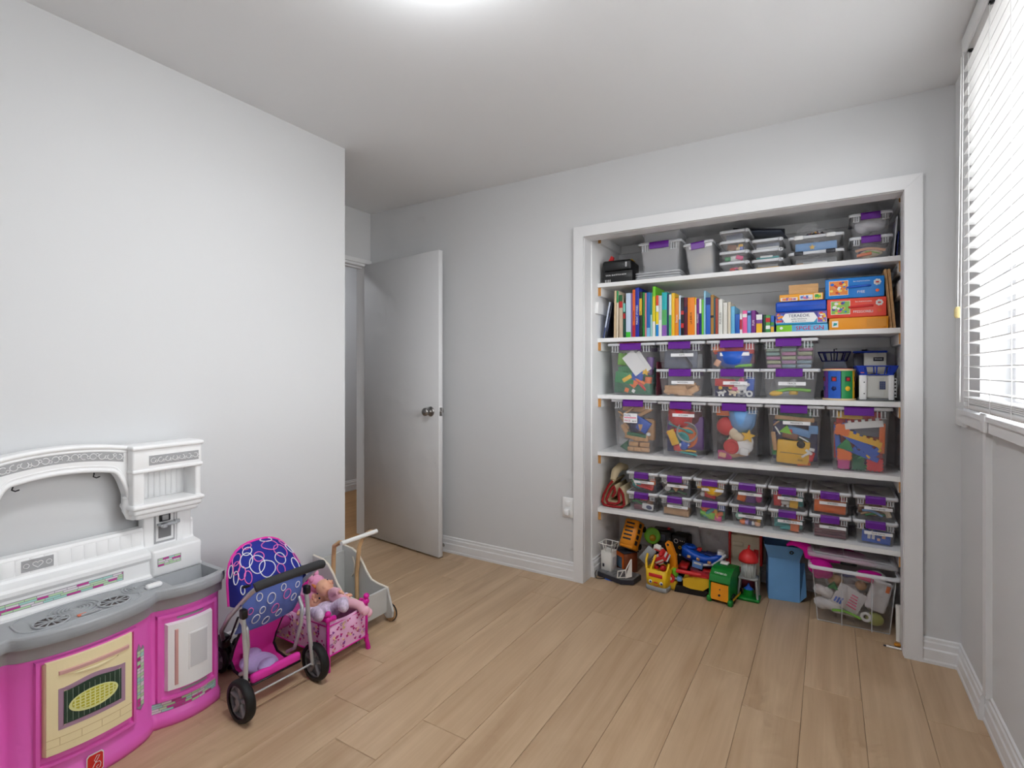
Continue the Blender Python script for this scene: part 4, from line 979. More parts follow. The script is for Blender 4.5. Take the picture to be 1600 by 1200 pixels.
def fill(bx, where, items):
    """items: (kind, colour, x -1..1, z 0..1 of the inner height, w, h, depth, tilt degrees[, layer, noun])"""
    made = []
    for it in items:
        kind, col, fx, fz, w, h, d, a = it[:8]; lay = it[8] if len(it) > 8 else 0; noun = it[9] if len(it) > 9 else NOUN[kind]
        if noun in ('dark sheet', 'dark sheet', 'foam sheet'): noun = noun.replace('panel', 'sheet'); g = 1.15
        else: g = 1.0 if noun == 'paper pad' or 'plank' in noun else 1.2
        w, h = min(w * g, bx['w'] * .99), min(h * g, bx['h'] * .98)
        o = shape(B(), kind, w, h, d).build(noun.replace(' ', '_'), cm(col))
        ca, sa = abs(math.cos(R(a))), abs(math.sin(R(a))); ew, eh = w * ca + h * sa, w * sa + h * ca
        kk = bx['k'] * fz * .8
        x = fx * max(0, bx['w'] / 2 + kk - ew / 2); z = bx['z'] + eh / 2 + fz * max(0, bx['h'] - eh)
        y = -bx['d'] / 2 - kk * .5 + d / 2 + .004 + lay * .045
        o.location = (bx['cx'] + x, bx['yb'] + y, z); o.rotation_euler = (0, R(a), 0)
        c = CNM.get(col, col); c = '' if noun.split()[0] in c or c in noun else c + ' '
        made.append((o, c, noun, fx, fz, lay))
    cnt = {}
    for m_ in made: cnt[m_[1], m_[2]] = cnt.get((m_[1], m_[2]), 0) + 1
    for o, c, noun, fx, fz, lay in made:
        pos = ''
        if cnt[c, noun] > 1:
            v = 'bottom' if fz < .12 else 'low' if fz < .3 else 'mid' if fz < .5 else 'upper' if fz < .7 else 'top'; hh = 'far left' if fx < -.65 else 'left' if fx < -.25 else 'middle' if fx < .25 else 'right' if fx < .65 else 'far right'
            pos = '%s at %s %s%s ' % ('', v, hh, ' behind' if lay >= .5 else ''); pos = pos[1:]
        lab = '%s%s %s%s' % (c, noun, pos, where)
        tag(o, lab, noun.split()[-1], '%s %s' % (noun, where))
# ---- book-shelf-below row: stacked bins
bA = latch_box('tall clear bin of green bricks and white cards, left end under the books', -1.160, -.866, Z3, .312)
fill(bA, 'in the tall bin under the books', [('slab', 'darkgreen', 0, 0, .20, .055, .10, 3, 0, 'base plate'), ('brick', 'green', -.9, .28, .10, .055, .04, 8), ('brick', 'green', .1, .35, .15, .06, .05, -6, 1), ('brick', 'lime', -.75, .82, .085, .06, .05, 4, 1), ('slab', 'green', -.4, .50, .15, .05, .03, -4, 1, 'base plate'),
    ('card', 'white', .35, .85, .07, .115, .002, -38), ('card', 'white', .95, .82, .06, .11, .002, -35, .2), ('slab', 'blue', .45, .40, .055, .07, .02, 10), ('star', 'yellow', .95, .46, .045, .035, .02, 15), ('slab', 'yellow', -.35, .30, .05, .02, .02, -30, -.1), ('slab', 'orange', .05, .16, .05, .035, .02, 40), ('stick', 'orange', .6, .22, .06, .02, .015, 30), ('stick', 'red', .75, .08, .055, .02, .015, 45), ('block', 'orange', -.35, .03, .025, .025, .02, 20), ('block', 'white', .1, .02, .02, .02, .02, 30), ('slab', 'purple', .95, .65, .03, .09, .05, 5, 1), ('slab', 'teal', .95, .25, .03, .10, .08, 5, 2), ('brick', 'darkgreen', -.6, .62, .10, .05, .05, 0, 2), ('brick', 'green', .3, .15, .12, .05, .05, 12, 1), ('slab', 'orange', .98, .1, .03, .07, .03, 8, .5)])
bB1 = latch_box('upper clear bin of dark grey track with a white name card', -.866, -.586, Z3 + .158, .155, card='CATS')
fill(bB1, 'in the upper dark track bin', [('slab', 'slate', -.3, 0, .16, .09, .006, 0, .4, 'dark sheet'), ('slab', 'slate', .6, 0, .11, .085, .006, 4, .8, 'dark sheet'), ('slab', 'grey', 0, .0, .19, .07, .006, 0, 1.6, 'dark sheet'), ('stick', 'dark', .45, .1, .09, .012, .01, 55, .1)])
bB2 = latch_box('clear bin of plain wooden blocks under the dark track bin', -.862, -.583, Z3, .156, card='WOODEN')
fill(bB2, 'in the bin of wooden blocks', [('block', 'wood', -.7, .30, .10, .022, .04, 0), ('block', 'wood', -.72, .06, .095, .03, .04, 2), ('tri', 'wood', .35, .02, .07, .04, .035, 0), ('block', 'wood', .9, .05, .05, .03, .04, -28), ('block', 'wood', .35, .34, .09, .03, .04, -5, .6), ('block', 'wood', -.98, .0, .03, .025, .03, 30, 0, 'wooden cube'), ('block', 'wood', -.2, .0, .055, .025, .03, 0, .5), ('arch', 'wood', .7, .28, .06, .03, .04, 20, 1)])
bC1 = latch_box('upper clear bin with a big blue dish and red boxes inside', -.582, -.313, Z3 + .158, .155, card='DOCTOR SET', cardw=.55)
fill(bC1, 'in the upper bin with the blue dish', [('bowl', 'blue', .05, 0, .17, .075, .12, 0, .1, 'big dish'), ('slab', 'red', .2, .98, .18, .045, .06, 0, .3, 'red box'), ('slab', 'orange', -.9, .92, .05, .025, .02, -8), ('slab', 'lime', .9, .02, .07, .012, .03, -4), ('block', 'peach', -.98, .06, .025, .03, .02, 30), ('block', 'darkgreen', -.3, .55, .04, .02, .02, 0, -.1), ('slab', 'maroon', .98, .4, .03, .06, .06, 0, 1.2)])
bC2 = latch_box('clear bin of small black, white and red play figures', -.580, -.310, Z3, .156, card='ANIMALS')
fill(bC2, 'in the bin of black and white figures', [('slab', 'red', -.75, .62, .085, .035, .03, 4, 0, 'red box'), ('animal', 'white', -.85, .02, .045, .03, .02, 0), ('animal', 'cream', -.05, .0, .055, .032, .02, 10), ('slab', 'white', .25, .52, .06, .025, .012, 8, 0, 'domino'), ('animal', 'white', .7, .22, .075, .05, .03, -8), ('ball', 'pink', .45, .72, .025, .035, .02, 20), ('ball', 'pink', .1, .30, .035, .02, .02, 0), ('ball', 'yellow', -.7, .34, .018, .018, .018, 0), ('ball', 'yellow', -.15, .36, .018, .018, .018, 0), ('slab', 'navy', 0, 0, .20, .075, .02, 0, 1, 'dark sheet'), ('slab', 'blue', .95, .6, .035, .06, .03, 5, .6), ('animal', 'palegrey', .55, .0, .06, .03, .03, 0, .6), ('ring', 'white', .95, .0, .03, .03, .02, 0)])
bD1 = latch_box('upper clear bin of pastel pads in three columns', -.310, -.042, Z3 + .158, .155)
it = []
pal = ['lilac', 'mint', 'palegrey', 'peach', 'mint', 'slate', 'pink', 'palegrey', 'lilac']
PASTEL = [(.66, .50, .64), (.55, .68, .66), (.58, .64, .72), (.66, .68, .55), (.60, .70, .62), (.50, .60, .66), (.70, .46, .62), (.62, .66, .60)]
for q, c in enumerate(PASTEL): COLS['pastel%d' % q] = c
PN = ['dusty lilac', 'sage', 'pale blue', 'olive', 'pale green', 'grey-blue', 'dusty pink', 'grey-green']
for c in range(3):
    for r in range(6): CNM['pastel%d' % ((r * 3 + c * 5) % 8)] = PN[(r * 3 + c * 5) % 8]; it.append(('slab', 'pastel%d' % ((r * 3 + c * 5) % 8), -.98 + .98 * c, r / 5.0 * .93, .064, .0165, .10, 0, .1, 'paper pad'))
fill(bD1, 'in the bin of pastel pads', it)
bD2 = latch_box('clear bin holding a yellow disc and a curved lime track', -.312, -.034, Z3, .156, card='TRACK')
fill(bD2, 'in the bin with the lime track', [('wave', 'lime', .4, .02, .15, .035, .03, -8), ('ball', 'yellow', -.9, .05, .055, .025, .04, -8, 0, 'toy lemon'), ('cup', 'yellow', .2, .18, .045, .03, .04, 0, .5), ('stick', 'palegrey', -.3, .10, .10, .015, .02, -12, .6), ('block', 'palegrey', .15, .52, .025, .05, .02, 0, .6)])
# ---- five tall bins
bE1 = latch_box('tall clear bin of wooden planks with a price card', -1.137, -.856, Z4, .322)
fill(bE1, 'in the tall bin of planks', [('block', 'wood', .2, .02, .055, .026, .03, 0, 0, 'wooden plank'), ('block', 'wood', -.3, .02, .05, .026, .03, 0, 0, 'wooden plank'), ('block', 'wood', .75, .02, .05, .026, .03, 0, 0, 'wooden plank'), ('block', 'wood', .0, .13, .07, .026, .03, 0, 0, 'wooden plank'), ('block', 'wood', .7, .13, .065, .026, .03, 0, 0, 'wooden plank'), ('block', 'wood', .55, .26, .09, .04, .03, 0, 0, 'wooden plank'), ('block', 'wood', -.35, .28, .07, .028, .03, 12, 0, 'wooden plank'),
    ('tri', 'darkgreen', -.8, .02, .045, .05, .02, 25), ('slab', 'darkgreen', .25, .33, .10, .018, .02, 6), ('slab', 'blue', .75, .60, .08, .06, .03, 30), ('cup', 'navy', .0, .56, .08, .07, .05, 0, .3), ('cup', 'wood', .4, .50, .035, .035, .03, 0, 0, 'wooden egg cup'), ('stick', 'wood', -.8, .62, .09, .016, .02, 55, 0, 'wooden plank'), ('stick', 'wood', -.9, .78, .10, .016, .02, 35, 0, 'wooden plank'), ('stick', 'wood', -.6, .9, .10, .016, .02, -40, 0, 'wooden plank'), ('block', 'wood', .8, .88, .09, .02, .03, -30, .2, 'wooden plank'), ('block', 'wood', 0, .95, .16, .04, .06, 4, .4, 'wooden plank'), ('block', 'wood', -.8, .4, .08, .03, .04, 60, .4, 'wooden plank'), ('slab', 'grey', -.9, .35, .05, .08, .03, 10, .6), ('block', 'wood', .9, .4, .06, .12, .05, 0, 1, 'wooden plank'), ('block', 'wood', 0, .5, .18, .1, .05, 0, 1.4, 'wooden plank'), ('ball', 'white', .85, .36, .025, .02, .02, 0)])
pc = thing('price_card', 'white shop price card taped to the tall bin of planks', 'card', (-1.012, 3.0165, .960)); B().box(-.042, 0, -.028, .042, .0008, .028).build('card_face', CARD, pc)
text('printed_text', 'DUAL', .018, mat('ink_navy', (.15, .2, .4), .6), pc, (-.018, -.0006, .016), FRONT, .0001); B().box(-.038, -.0004, -.001, .036, 0, .006).build('printed_bar', mat('ink_pink', (.93, .55, .65), .6), pc)
text('printed_text', 'PRICE', .015, mat('ink_red', (.75, .1, .3), .6), pc, (-.018, -.0006, -.016), FRONT, .0001); text('printed_text', '$8.99', .012, INK, pc, (.024, -.0006, -.018), FRONT, .0001)
bE2 = latch_box('tall clear bin of play kitchenware with a grey pan', -.854, -.582, Z4, .318, card='KITCHEN')
fill(bE2, 'in the kitchenware bin', [('bowl', 'red', -.7, .88, .13, .09, .10, 8, .2), ('pan', 'grey', .75, .55, .15, .10, .03, 28), ('spoon', 'teal', -.2, .55, .12, .022, .02, 18), ('slab', 'yellow', -.75, .28, .035, .075, .02, -22, 0, 'toy grater'), ('disc', 'teal', .0, .28, .065, .065, .02, 0), ('disc', 'orange', .85, .22, .10, .085, .03, 30), ('ball', 'red', -.3, .05, .055, .05, .05, 0), ('cup', 'blue', .15, .12, .05, .04, .04, 20), ('slab', 'white', .15, .20, .045, .015, .02, -8), ('stick', 'teal', .5, .01, .10, .012, .02, 8), ('stick', 'yellow', .55, .09, .07, .010, .02, 0), ('slab', 'maroon', -.6, .40, .07, .05, .03, 10, .6), ('block', 'purple', 0, .3, .18, .16, .04, 0, 1.6), ('block', 'navy', -.85, .1, .06, .10, .04, 0, .8), ('bowl', 'maroon', .6, .85, .12, .08, .1, 0, 1.2), ('spoon', 'red', -.8, .46, .06, .02, .02, -20)])
bE3 = latch_box('tall clear bin with a pale blue bowl and a plush lamb', -.576, -.296, Z4, .318)
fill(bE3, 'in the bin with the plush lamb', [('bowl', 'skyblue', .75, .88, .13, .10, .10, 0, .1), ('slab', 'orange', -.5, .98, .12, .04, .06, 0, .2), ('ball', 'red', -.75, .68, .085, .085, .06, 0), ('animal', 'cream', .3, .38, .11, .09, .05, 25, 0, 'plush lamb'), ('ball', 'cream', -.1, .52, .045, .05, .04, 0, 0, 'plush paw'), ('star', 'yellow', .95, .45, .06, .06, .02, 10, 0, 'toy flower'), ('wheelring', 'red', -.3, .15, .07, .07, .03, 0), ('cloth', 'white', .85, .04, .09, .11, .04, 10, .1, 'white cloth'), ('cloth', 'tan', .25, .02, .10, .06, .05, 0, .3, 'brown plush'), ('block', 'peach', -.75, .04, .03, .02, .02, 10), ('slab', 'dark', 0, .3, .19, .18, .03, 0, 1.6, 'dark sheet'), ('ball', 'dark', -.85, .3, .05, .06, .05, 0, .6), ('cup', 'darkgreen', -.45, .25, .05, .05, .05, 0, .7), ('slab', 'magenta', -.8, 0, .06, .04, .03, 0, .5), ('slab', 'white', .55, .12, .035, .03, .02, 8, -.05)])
bE4 = latch_box('tall clear bin with a yellow school bus and a green board', -.290, -.014, Z4, .318, card='MAGNETS', cardz=.225)
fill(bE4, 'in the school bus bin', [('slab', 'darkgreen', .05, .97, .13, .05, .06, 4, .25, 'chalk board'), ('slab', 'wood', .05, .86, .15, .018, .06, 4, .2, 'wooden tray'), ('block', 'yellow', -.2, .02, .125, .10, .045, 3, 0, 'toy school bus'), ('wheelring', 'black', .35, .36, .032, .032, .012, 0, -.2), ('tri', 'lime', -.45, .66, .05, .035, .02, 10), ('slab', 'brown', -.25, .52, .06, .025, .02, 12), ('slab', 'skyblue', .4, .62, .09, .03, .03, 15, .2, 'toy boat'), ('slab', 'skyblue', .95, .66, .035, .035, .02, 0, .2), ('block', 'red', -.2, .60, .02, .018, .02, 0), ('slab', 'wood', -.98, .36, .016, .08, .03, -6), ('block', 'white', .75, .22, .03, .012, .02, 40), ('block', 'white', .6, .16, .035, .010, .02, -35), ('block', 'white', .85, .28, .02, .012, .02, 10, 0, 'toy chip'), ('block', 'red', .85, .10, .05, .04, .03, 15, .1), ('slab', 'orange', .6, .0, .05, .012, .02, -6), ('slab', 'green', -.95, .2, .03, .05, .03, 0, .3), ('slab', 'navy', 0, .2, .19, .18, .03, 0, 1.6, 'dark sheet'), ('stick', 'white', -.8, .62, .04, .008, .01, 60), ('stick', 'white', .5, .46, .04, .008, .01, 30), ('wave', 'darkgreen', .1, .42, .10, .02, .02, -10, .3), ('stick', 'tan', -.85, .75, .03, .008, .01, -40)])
text('bus_sign', 'BUS', .013, INK, bpy.data.objects['toy_school_bus'], (.035, -.0236, -.036), FRONT, .0002)
B().box(-.058, -.0232, -.006, .05, -.0222, -.003).build('bus_stripe', cm('dark'), bpy.data.objects['toy_school_bus'])
bE5 = latch_box('tall clear bin of bright notched foam puzzle pieces', -.011, .263, Z4, .318)
fill(bE5, 'in the foam puzzle bin', [('comb', 'white', .6, .86, .13, .035, .02, -8), ('slab', 'slate', .6, .72, .14, .05, .02, 0, .3, 'dark foam strip'), ('comb', 'yellow', .55, .56, .14, .028, .02, 18), ('comb', 'blue', -.1, .50, .17, .045, .025, 40), ('comb', 'blue', .3, .22, .13, .025, .02, 22), ('stick', 'blue', .7, .40, .09, .018, .02, -15, .2), ('puzzle', 'orange', -.9, .72, .055, .05, .02, 10), ('tri', 'green', -.75, .42, .06, .05, .02, 12), ('puzzle', 'orange', -.8, .20, .055, .052, .018, 0), ('puzzle', 'magenta', -.8, .01, .055, .048, .018, 0), ('puzzle', 'darkgreen', -.1, .01, .055, .052, .018, 0), ('puzzle', 'red', .95, .01, .058, .055, .018, 0), ('tri', 'darkgreen', -.15, .20, .055, .04, .018, 20, .3), ('ring', 'green', .42, .03, .06, .055, .02, 10), ('slab', 'yellow', .85, .26, .06, .02, .02, -40), ('slab', 'red', .5, .97, .12, .045, .04, 0, .5), ('slab', 'yellow', -.6, .97, .09, .03, .03, 0, .3), ('slab', 'blue', -.2, .93, .06, .04, .03, 5, .5), ('slab', 'red', -.6, .8, .1, .06, .03, 0, .9), ('slab', 'purple', .4, .1, .05, .06, .03, 0, .9), ('slab', 'orange', .98, .6, .02, .12, .03, 2, .2), ('slab', 'red', 0, .4, .19, .16, .03, 0, 1.8, 'foam sheet'), ('slab', 'blue', -.95, .4, .02, .14, .03, -4, .3)])
# ---- two tiers of seven small boxes
XS = [-1.047, -.851, -.658, -.468, -.276, -.088, .100, .285]
UP = [('PLASTICS', 'orange and red scraps'), ('CARS', 'a toy wheel and tan triangles'), ('DISHES', 'a yellow bowl'), ('MOUSES', 'orange and purple cubes'), ('DOLLS BITS', 'a white dog and teal piece'), ('STICKERS', 'a bright orange folder'), ('Board games', 'layered brown and blue papers')]
LO = [(None, 'green and dark bits'), ('WOODEN', 'a tan wooden slab'), (None, 'lime, teal and orange sticks'), ('MAKEUP', 'marbles and little balls'), ('FL. MINI SETS', 'teal sticks and an orange block'), ('BINGO', 'maroon sheets'), ('Card Games', 'a blue picture card pack')]
SW = {}
for r, L_ in enumerate((LO, UP)):
    for c in range(7):
        tx, lb = L_[c]; xa, xb = XS[c] + .002, XS[c + 1] - .002
        SW[r, c] = latch_box('small clear box of %s, %s tier of lowest shelf' % (lb, 'upper' if r else 'lower'), xa, xb, Z5 + r * .1195, .118, yf=3.030, d=.30, card=tx, cardw=.62, cardz=.058, clearlid=bool(r), group='small clear latch boxes on the lowest shelf')
def sm(r, c, where, items): fill(SW[r, c], where, items)
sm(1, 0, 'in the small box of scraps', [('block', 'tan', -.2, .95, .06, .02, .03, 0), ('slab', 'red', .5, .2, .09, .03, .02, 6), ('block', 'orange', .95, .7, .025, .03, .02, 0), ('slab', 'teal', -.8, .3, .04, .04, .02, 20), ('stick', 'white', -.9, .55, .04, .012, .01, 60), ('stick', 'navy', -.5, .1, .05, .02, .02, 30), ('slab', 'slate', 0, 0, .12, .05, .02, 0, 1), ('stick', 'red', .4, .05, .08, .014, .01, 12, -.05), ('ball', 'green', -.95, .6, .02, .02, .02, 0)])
sm(1, 1, 'in the small box with the wheel', [('wheelring', 'palegrey', -.9, .25, .03, .03, .015, 0), ('tri', 'tan', .0, .3, .05, .03, .02, 180), ('tri', 'peach', .75, .45, .04, .025, .02, 170), ('wave', 'darkgreen', .3, 0, .09, .02, .02, 0), ('slab', 'slate', 0, .1, .12, .05, .02, 0, 1), ('ring', 'white', -.95, .8, .02, .02, .01, 0), ('slab', 'tan', .3, .95, .08, .018, .03, 0, .4)])
sm(1, 2, 'in the small box with the bowl', [('bowl', 'yellow', .6, .35, .095, .05, .06, 8, .1), ('slab', 'orange', 0, 1, .12, .015, .12, 0, .3, 'orange sheet'), ('block', 'red', -.1, 0, .05, .03, .03, 10), ('slab', 'yellow', -.95, .75, .025, .02, .02, 0), ('ball', 'palegrey', -.8, .1, .025, .025, .02, 0)])
sm(1, 3, 'in the small box of cubes', [('block', 'orange', -.7, .12, .035, .032, .03, 12), ('block', 'purple', .2, .05, .055, .045, .04, 0, .3), ('ball', 'magenta', .95, .15, .028, .04, .03, 0, .1), ('ball', 'magenta', .9, .8, .025, .03, .03, 0, .3), ('slab', 'slate', 0, 0, .12, .06, .02, 0, 1.5)])
sm(1, 4, 'in the small box with the dog', [('animal', 'white', -.4, .05, .06, .045, .03, 0, 0, 'plush dog'), ('slab', 'skyblue', .1, .45, .05, .03, .02, 0, .3), ('slab', 'yellow', .6, .1, .032, .045, .02, 4), ('block', 'red', -.95, .3, .03, .06, .03, -3, .1), ('bottle', 'teal', .97, .6, .025, .06, .025, 0, .4), ('slab', 'brown', 0, .95, .09, .015, .05, 0, .5), ('slab', 'brown', .3, .05, .08, .03, .02, 0, .8)])
sm(1, 5, 'in the small box with the folder', [('slab', 'orange', .15, .05, .118, .055, .02, 2, 0, 'orange folder'), ('slab', 'red', .3, .75, .11, .03, .02, -3, .5), ('slab', 'red', -.8, .8, .05, .02, .02, 6, .2), ('slab', 'dark', -.2, .95, .07, .02, .04, 0, .5), ('slab', 'tan', 0, 1, .12, .012, .14, 0, .5)])
sm(1, 6, 'in the small box of papers', [('wave', 'skyblue', -.4, .1, .07, .022, .03, 10), ('wave', 'green', .5, .02, .08, .018, .03, -6), ('wave', 'cream', -.3, .4, .10, .02, .04, 8, .2), ('wave', 'brown', .3, .55, .08, .02, .04, -8, .2), ('wave', 'cream', .5, .3, .08, .018, .04, 6, .1), ('slab', 'brown', 0, .4, .12, .05, .03, 0, 1), ('slab', 'cream', .95, .4, .018, .06, .03, -20, .2), ('wave', 'tan', -.7, .05, .05, .018, .03, -4, .1)])
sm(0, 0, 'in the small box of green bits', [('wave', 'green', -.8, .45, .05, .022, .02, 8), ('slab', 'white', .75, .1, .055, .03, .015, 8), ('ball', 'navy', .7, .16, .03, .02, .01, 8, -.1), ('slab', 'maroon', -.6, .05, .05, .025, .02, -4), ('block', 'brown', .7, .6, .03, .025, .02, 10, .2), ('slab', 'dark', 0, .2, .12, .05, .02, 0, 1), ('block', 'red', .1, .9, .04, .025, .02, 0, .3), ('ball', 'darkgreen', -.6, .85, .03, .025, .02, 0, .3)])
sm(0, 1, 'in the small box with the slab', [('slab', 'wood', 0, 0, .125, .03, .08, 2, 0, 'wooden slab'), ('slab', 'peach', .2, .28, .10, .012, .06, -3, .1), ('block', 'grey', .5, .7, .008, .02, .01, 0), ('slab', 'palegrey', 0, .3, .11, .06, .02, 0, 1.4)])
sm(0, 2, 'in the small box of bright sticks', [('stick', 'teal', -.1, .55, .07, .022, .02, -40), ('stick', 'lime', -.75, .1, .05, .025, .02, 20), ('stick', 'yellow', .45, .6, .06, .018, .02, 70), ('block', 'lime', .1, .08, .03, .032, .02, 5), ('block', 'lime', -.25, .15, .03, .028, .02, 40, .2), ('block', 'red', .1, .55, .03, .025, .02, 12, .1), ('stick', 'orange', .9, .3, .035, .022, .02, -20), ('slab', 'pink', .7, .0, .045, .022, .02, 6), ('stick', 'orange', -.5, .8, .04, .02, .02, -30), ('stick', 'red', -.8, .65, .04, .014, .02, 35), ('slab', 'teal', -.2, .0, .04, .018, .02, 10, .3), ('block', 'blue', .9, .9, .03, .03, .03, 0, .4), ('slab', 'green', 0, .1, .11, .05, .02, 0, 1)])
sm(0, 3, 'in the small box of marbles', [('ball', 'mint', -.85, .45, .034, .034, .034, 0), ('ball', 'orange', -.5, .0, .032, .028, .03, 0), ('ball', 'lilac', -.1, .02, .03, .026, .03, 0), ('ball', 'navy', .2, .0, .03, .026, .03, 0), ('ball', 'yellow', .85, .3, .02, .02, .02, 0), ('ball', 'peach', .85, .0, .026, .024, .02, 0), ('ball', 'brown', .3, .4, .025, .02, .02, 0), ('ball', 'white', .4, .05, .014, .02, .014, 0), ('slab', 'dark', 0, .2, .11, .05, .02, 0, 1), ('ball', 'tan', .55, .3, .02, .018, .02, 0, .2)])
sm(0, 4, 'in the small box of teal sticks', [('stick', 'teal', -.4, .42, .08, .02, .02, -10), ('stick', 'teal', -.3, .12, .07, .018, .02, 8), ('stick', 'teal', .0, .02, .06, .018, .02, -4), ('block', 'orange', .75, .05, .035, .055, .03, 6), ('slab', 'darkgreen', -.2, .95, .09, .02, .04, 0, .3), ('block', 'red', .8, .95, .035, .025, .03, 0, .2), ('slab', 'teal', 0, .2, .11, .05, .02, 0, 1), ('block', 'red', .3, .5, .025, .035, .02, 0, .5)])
sm(0, 5, 'in the small box of maroon sheets', [('slab', 'maroon', 0, 0, .125, .010, .10, 0, 0, 'maroon sheet'), ('slab', 'maroon', 0, .18, .125, .010, .10, 0, .1, 'maroon sheet'), ('slab', 'maroon', 0, .36, .12, .010, .10, 0, .1, 'maroon sheet'), ('slab', 'maroon', 0, .54, .12, .010, .10, 0, .1, 'maroon sheet'), ('slab', 'maroon', 0, .75, .12, .010, .10, 0, .2, 'maroon sheet')])
sm(0, 6, 'in the small box of card games', [('slab', 'blue', .55, .04, .095, .048, .02, 3, 0, 'card pack'), ('ring', 'tan', -.7, .95, .04, .03, .03, 0), ('ball', 'brown', -.6, .1, .03, .035, .03, 0), ('wave', 'dark', -.8, .3, .05, .03, .02, 50), ('stick', 'white', -.45, .55, .03, .008, .01, -30), ('block', 'tan', .0, 1, .06, .02, .04, 0, .3)])
cpk = bpy.data.objects['card_pack']; q = B()
for k in range(2): q.box(-.035 + .017 * k, -.0112, -.012, -.023 + .017 * k, -.0104, .010)
q.build('white_pictures', cm('white'), cpk); B().box(.022, -.0112, -.002, .036, -.0104, .014).build('pink_picture', cm('peach'), cpk); B().box(.004, -.0112, -.016, .016, -.0104, -.004).build('pink_picture', cm('peach'), cpk)
# rolled mat at the left of that shelf
rm = thing('rolled_mat', 'rolled beige felt mat with dark red edging beside the small boxes', 'mat', (-1.128, 3.04, Z5 + .001))
BEI = mat('beige_felt', (.80, .73, .60), .95, spec=.1); REDF = mat('dark_red_binding', (.60, .08, .10), .8)
def spiral(r0, r1, turns, n=60, sq=1.0): return [((r0 + (r1 - r0) * k / n) * math.cos(2 * PI * turns * k / n - PI * .5), (r0 + (r1 - r0) * k / n) * math.sin(2 * PI * turns * k / n - PI * .5) * sq) for k in range(n + 1)]
def roll(parent, P, th, y0, y1, m, name):
    b = B(); n = len(P); vs = []
    for k, (x, z) in enumerate(P):
        a = P[max(0, k - 1)]; c = P[min(n - 1, k + 1)]; tx, tz = c[0] - a[0], c[1] - a[1]; L_ = math.hypot(tx, tz) or 1; nx, nz = -tz / L_ * th / 2, tx / L_ * th / 2
        vs += [(x + nx, y0, z + nz), (x - nx, y0, z - nz), (x - nx, y1, z - nz), (x + nx, y1, z + nz)]
    fs = []
    for k in range(n - 1):
        for j in range(4): j2 = (j + 1) % 4; fs.append((k * 4 + j, k * 4 + j2, (k + 1) * 4 + j2, (k + 1) * 4 + j))
    fs += [(0, 1, 2, 3), ((n - 1) * 4 + 3, (n - 1) * 4 + 2, (n - 1) * 4 + 1, (n - 1) * 4)]
    b.add(vs, fs, True); return b.build(name, m, parent)
tri = [(-.004, .165), (-.030, .135), (-.062, .075), (-.072, .03), (-.060, .012), (0, .008), (.055, .012), (.070, .03), (.062, .09), (.040, .125), (.035, .085), (.038, .04), (.02, .028), (-.035, .026), (-.045, .045), (-.018, .105), (.004, .135), (.012, .10), (-.012, .055)]
sm_ = []
for k in range(len(tri) - 1):
    for q in range(4): f = q / 4; sm_.append((tri[k][0] * (1 - f) + tri[k + 1][0] * f, tri[k][1] * (1 - f) + tri[k + 1][1] * f))
roll(rm, sm_, .011, .004, .22, BEI, 'felt'); roll(rm, sm_, .0145, 0, .004, REDF, 'binding'); 
q = B(); q.tube([(-.012, .03, .165), (-.006, .06, .215), (.004, .12, .235), (.010, .2, .22)], [.018, .026, .026, .02], 12); q.build('top_fold', BEI, rm)
# ================================================================= BOOKS
PAGES = mat('book_pages', (.93, .90, .82), .9)
def book(x0, x1, h, col, label, d=.20, lean=0.0, patches=(), y0=3.022, title=None, tcol=(.95, .95, .95), base=Z2):
    w = x1 - x0 - .0006; t = thing('book', label, 'book', (x0 + .0003, y0, base + .0006), (0, R(lean), 0), 'books on the closet shelf')
    m = mat('cover_%02x%02x%02x' % tuple(int(v * 255) for v in col), col, .45); ct = min(.0022, w * .16)
    b = B(); b.box(0, 0, 0, ct, d, h).box(w - ct, 0, 0, w, d, h).rbox(0, -.0025, 0, w, ct, h, min(.0028, w * .2), 2)
    co = b.build('cover', m, t); B().box(ct, ct, .002, w - ct, d - .004, h - .003).build('pages', PAGES, t)
    for z0, z1, c in patches:
        pm = mat('spine_%02x%02x%02x' % tuple(int(v * 255) for v in c), c, .45); B().box(w * .04, -.0031, z0 * h, w * .96, -.0024, z1 * h).build('spine_print', pm, co)
    if title:
        im = mat('ink_%02x%02x%02x' % tuple(int(v * 255) for v in tcol), tcol, .5); text('spine_title', title, min(w * .75, .016), im, co, (w / 2, -.0034, h * .45), (R(90), R(-90), 0), .0001)
    return t
W_ = (.94, .94, .93)
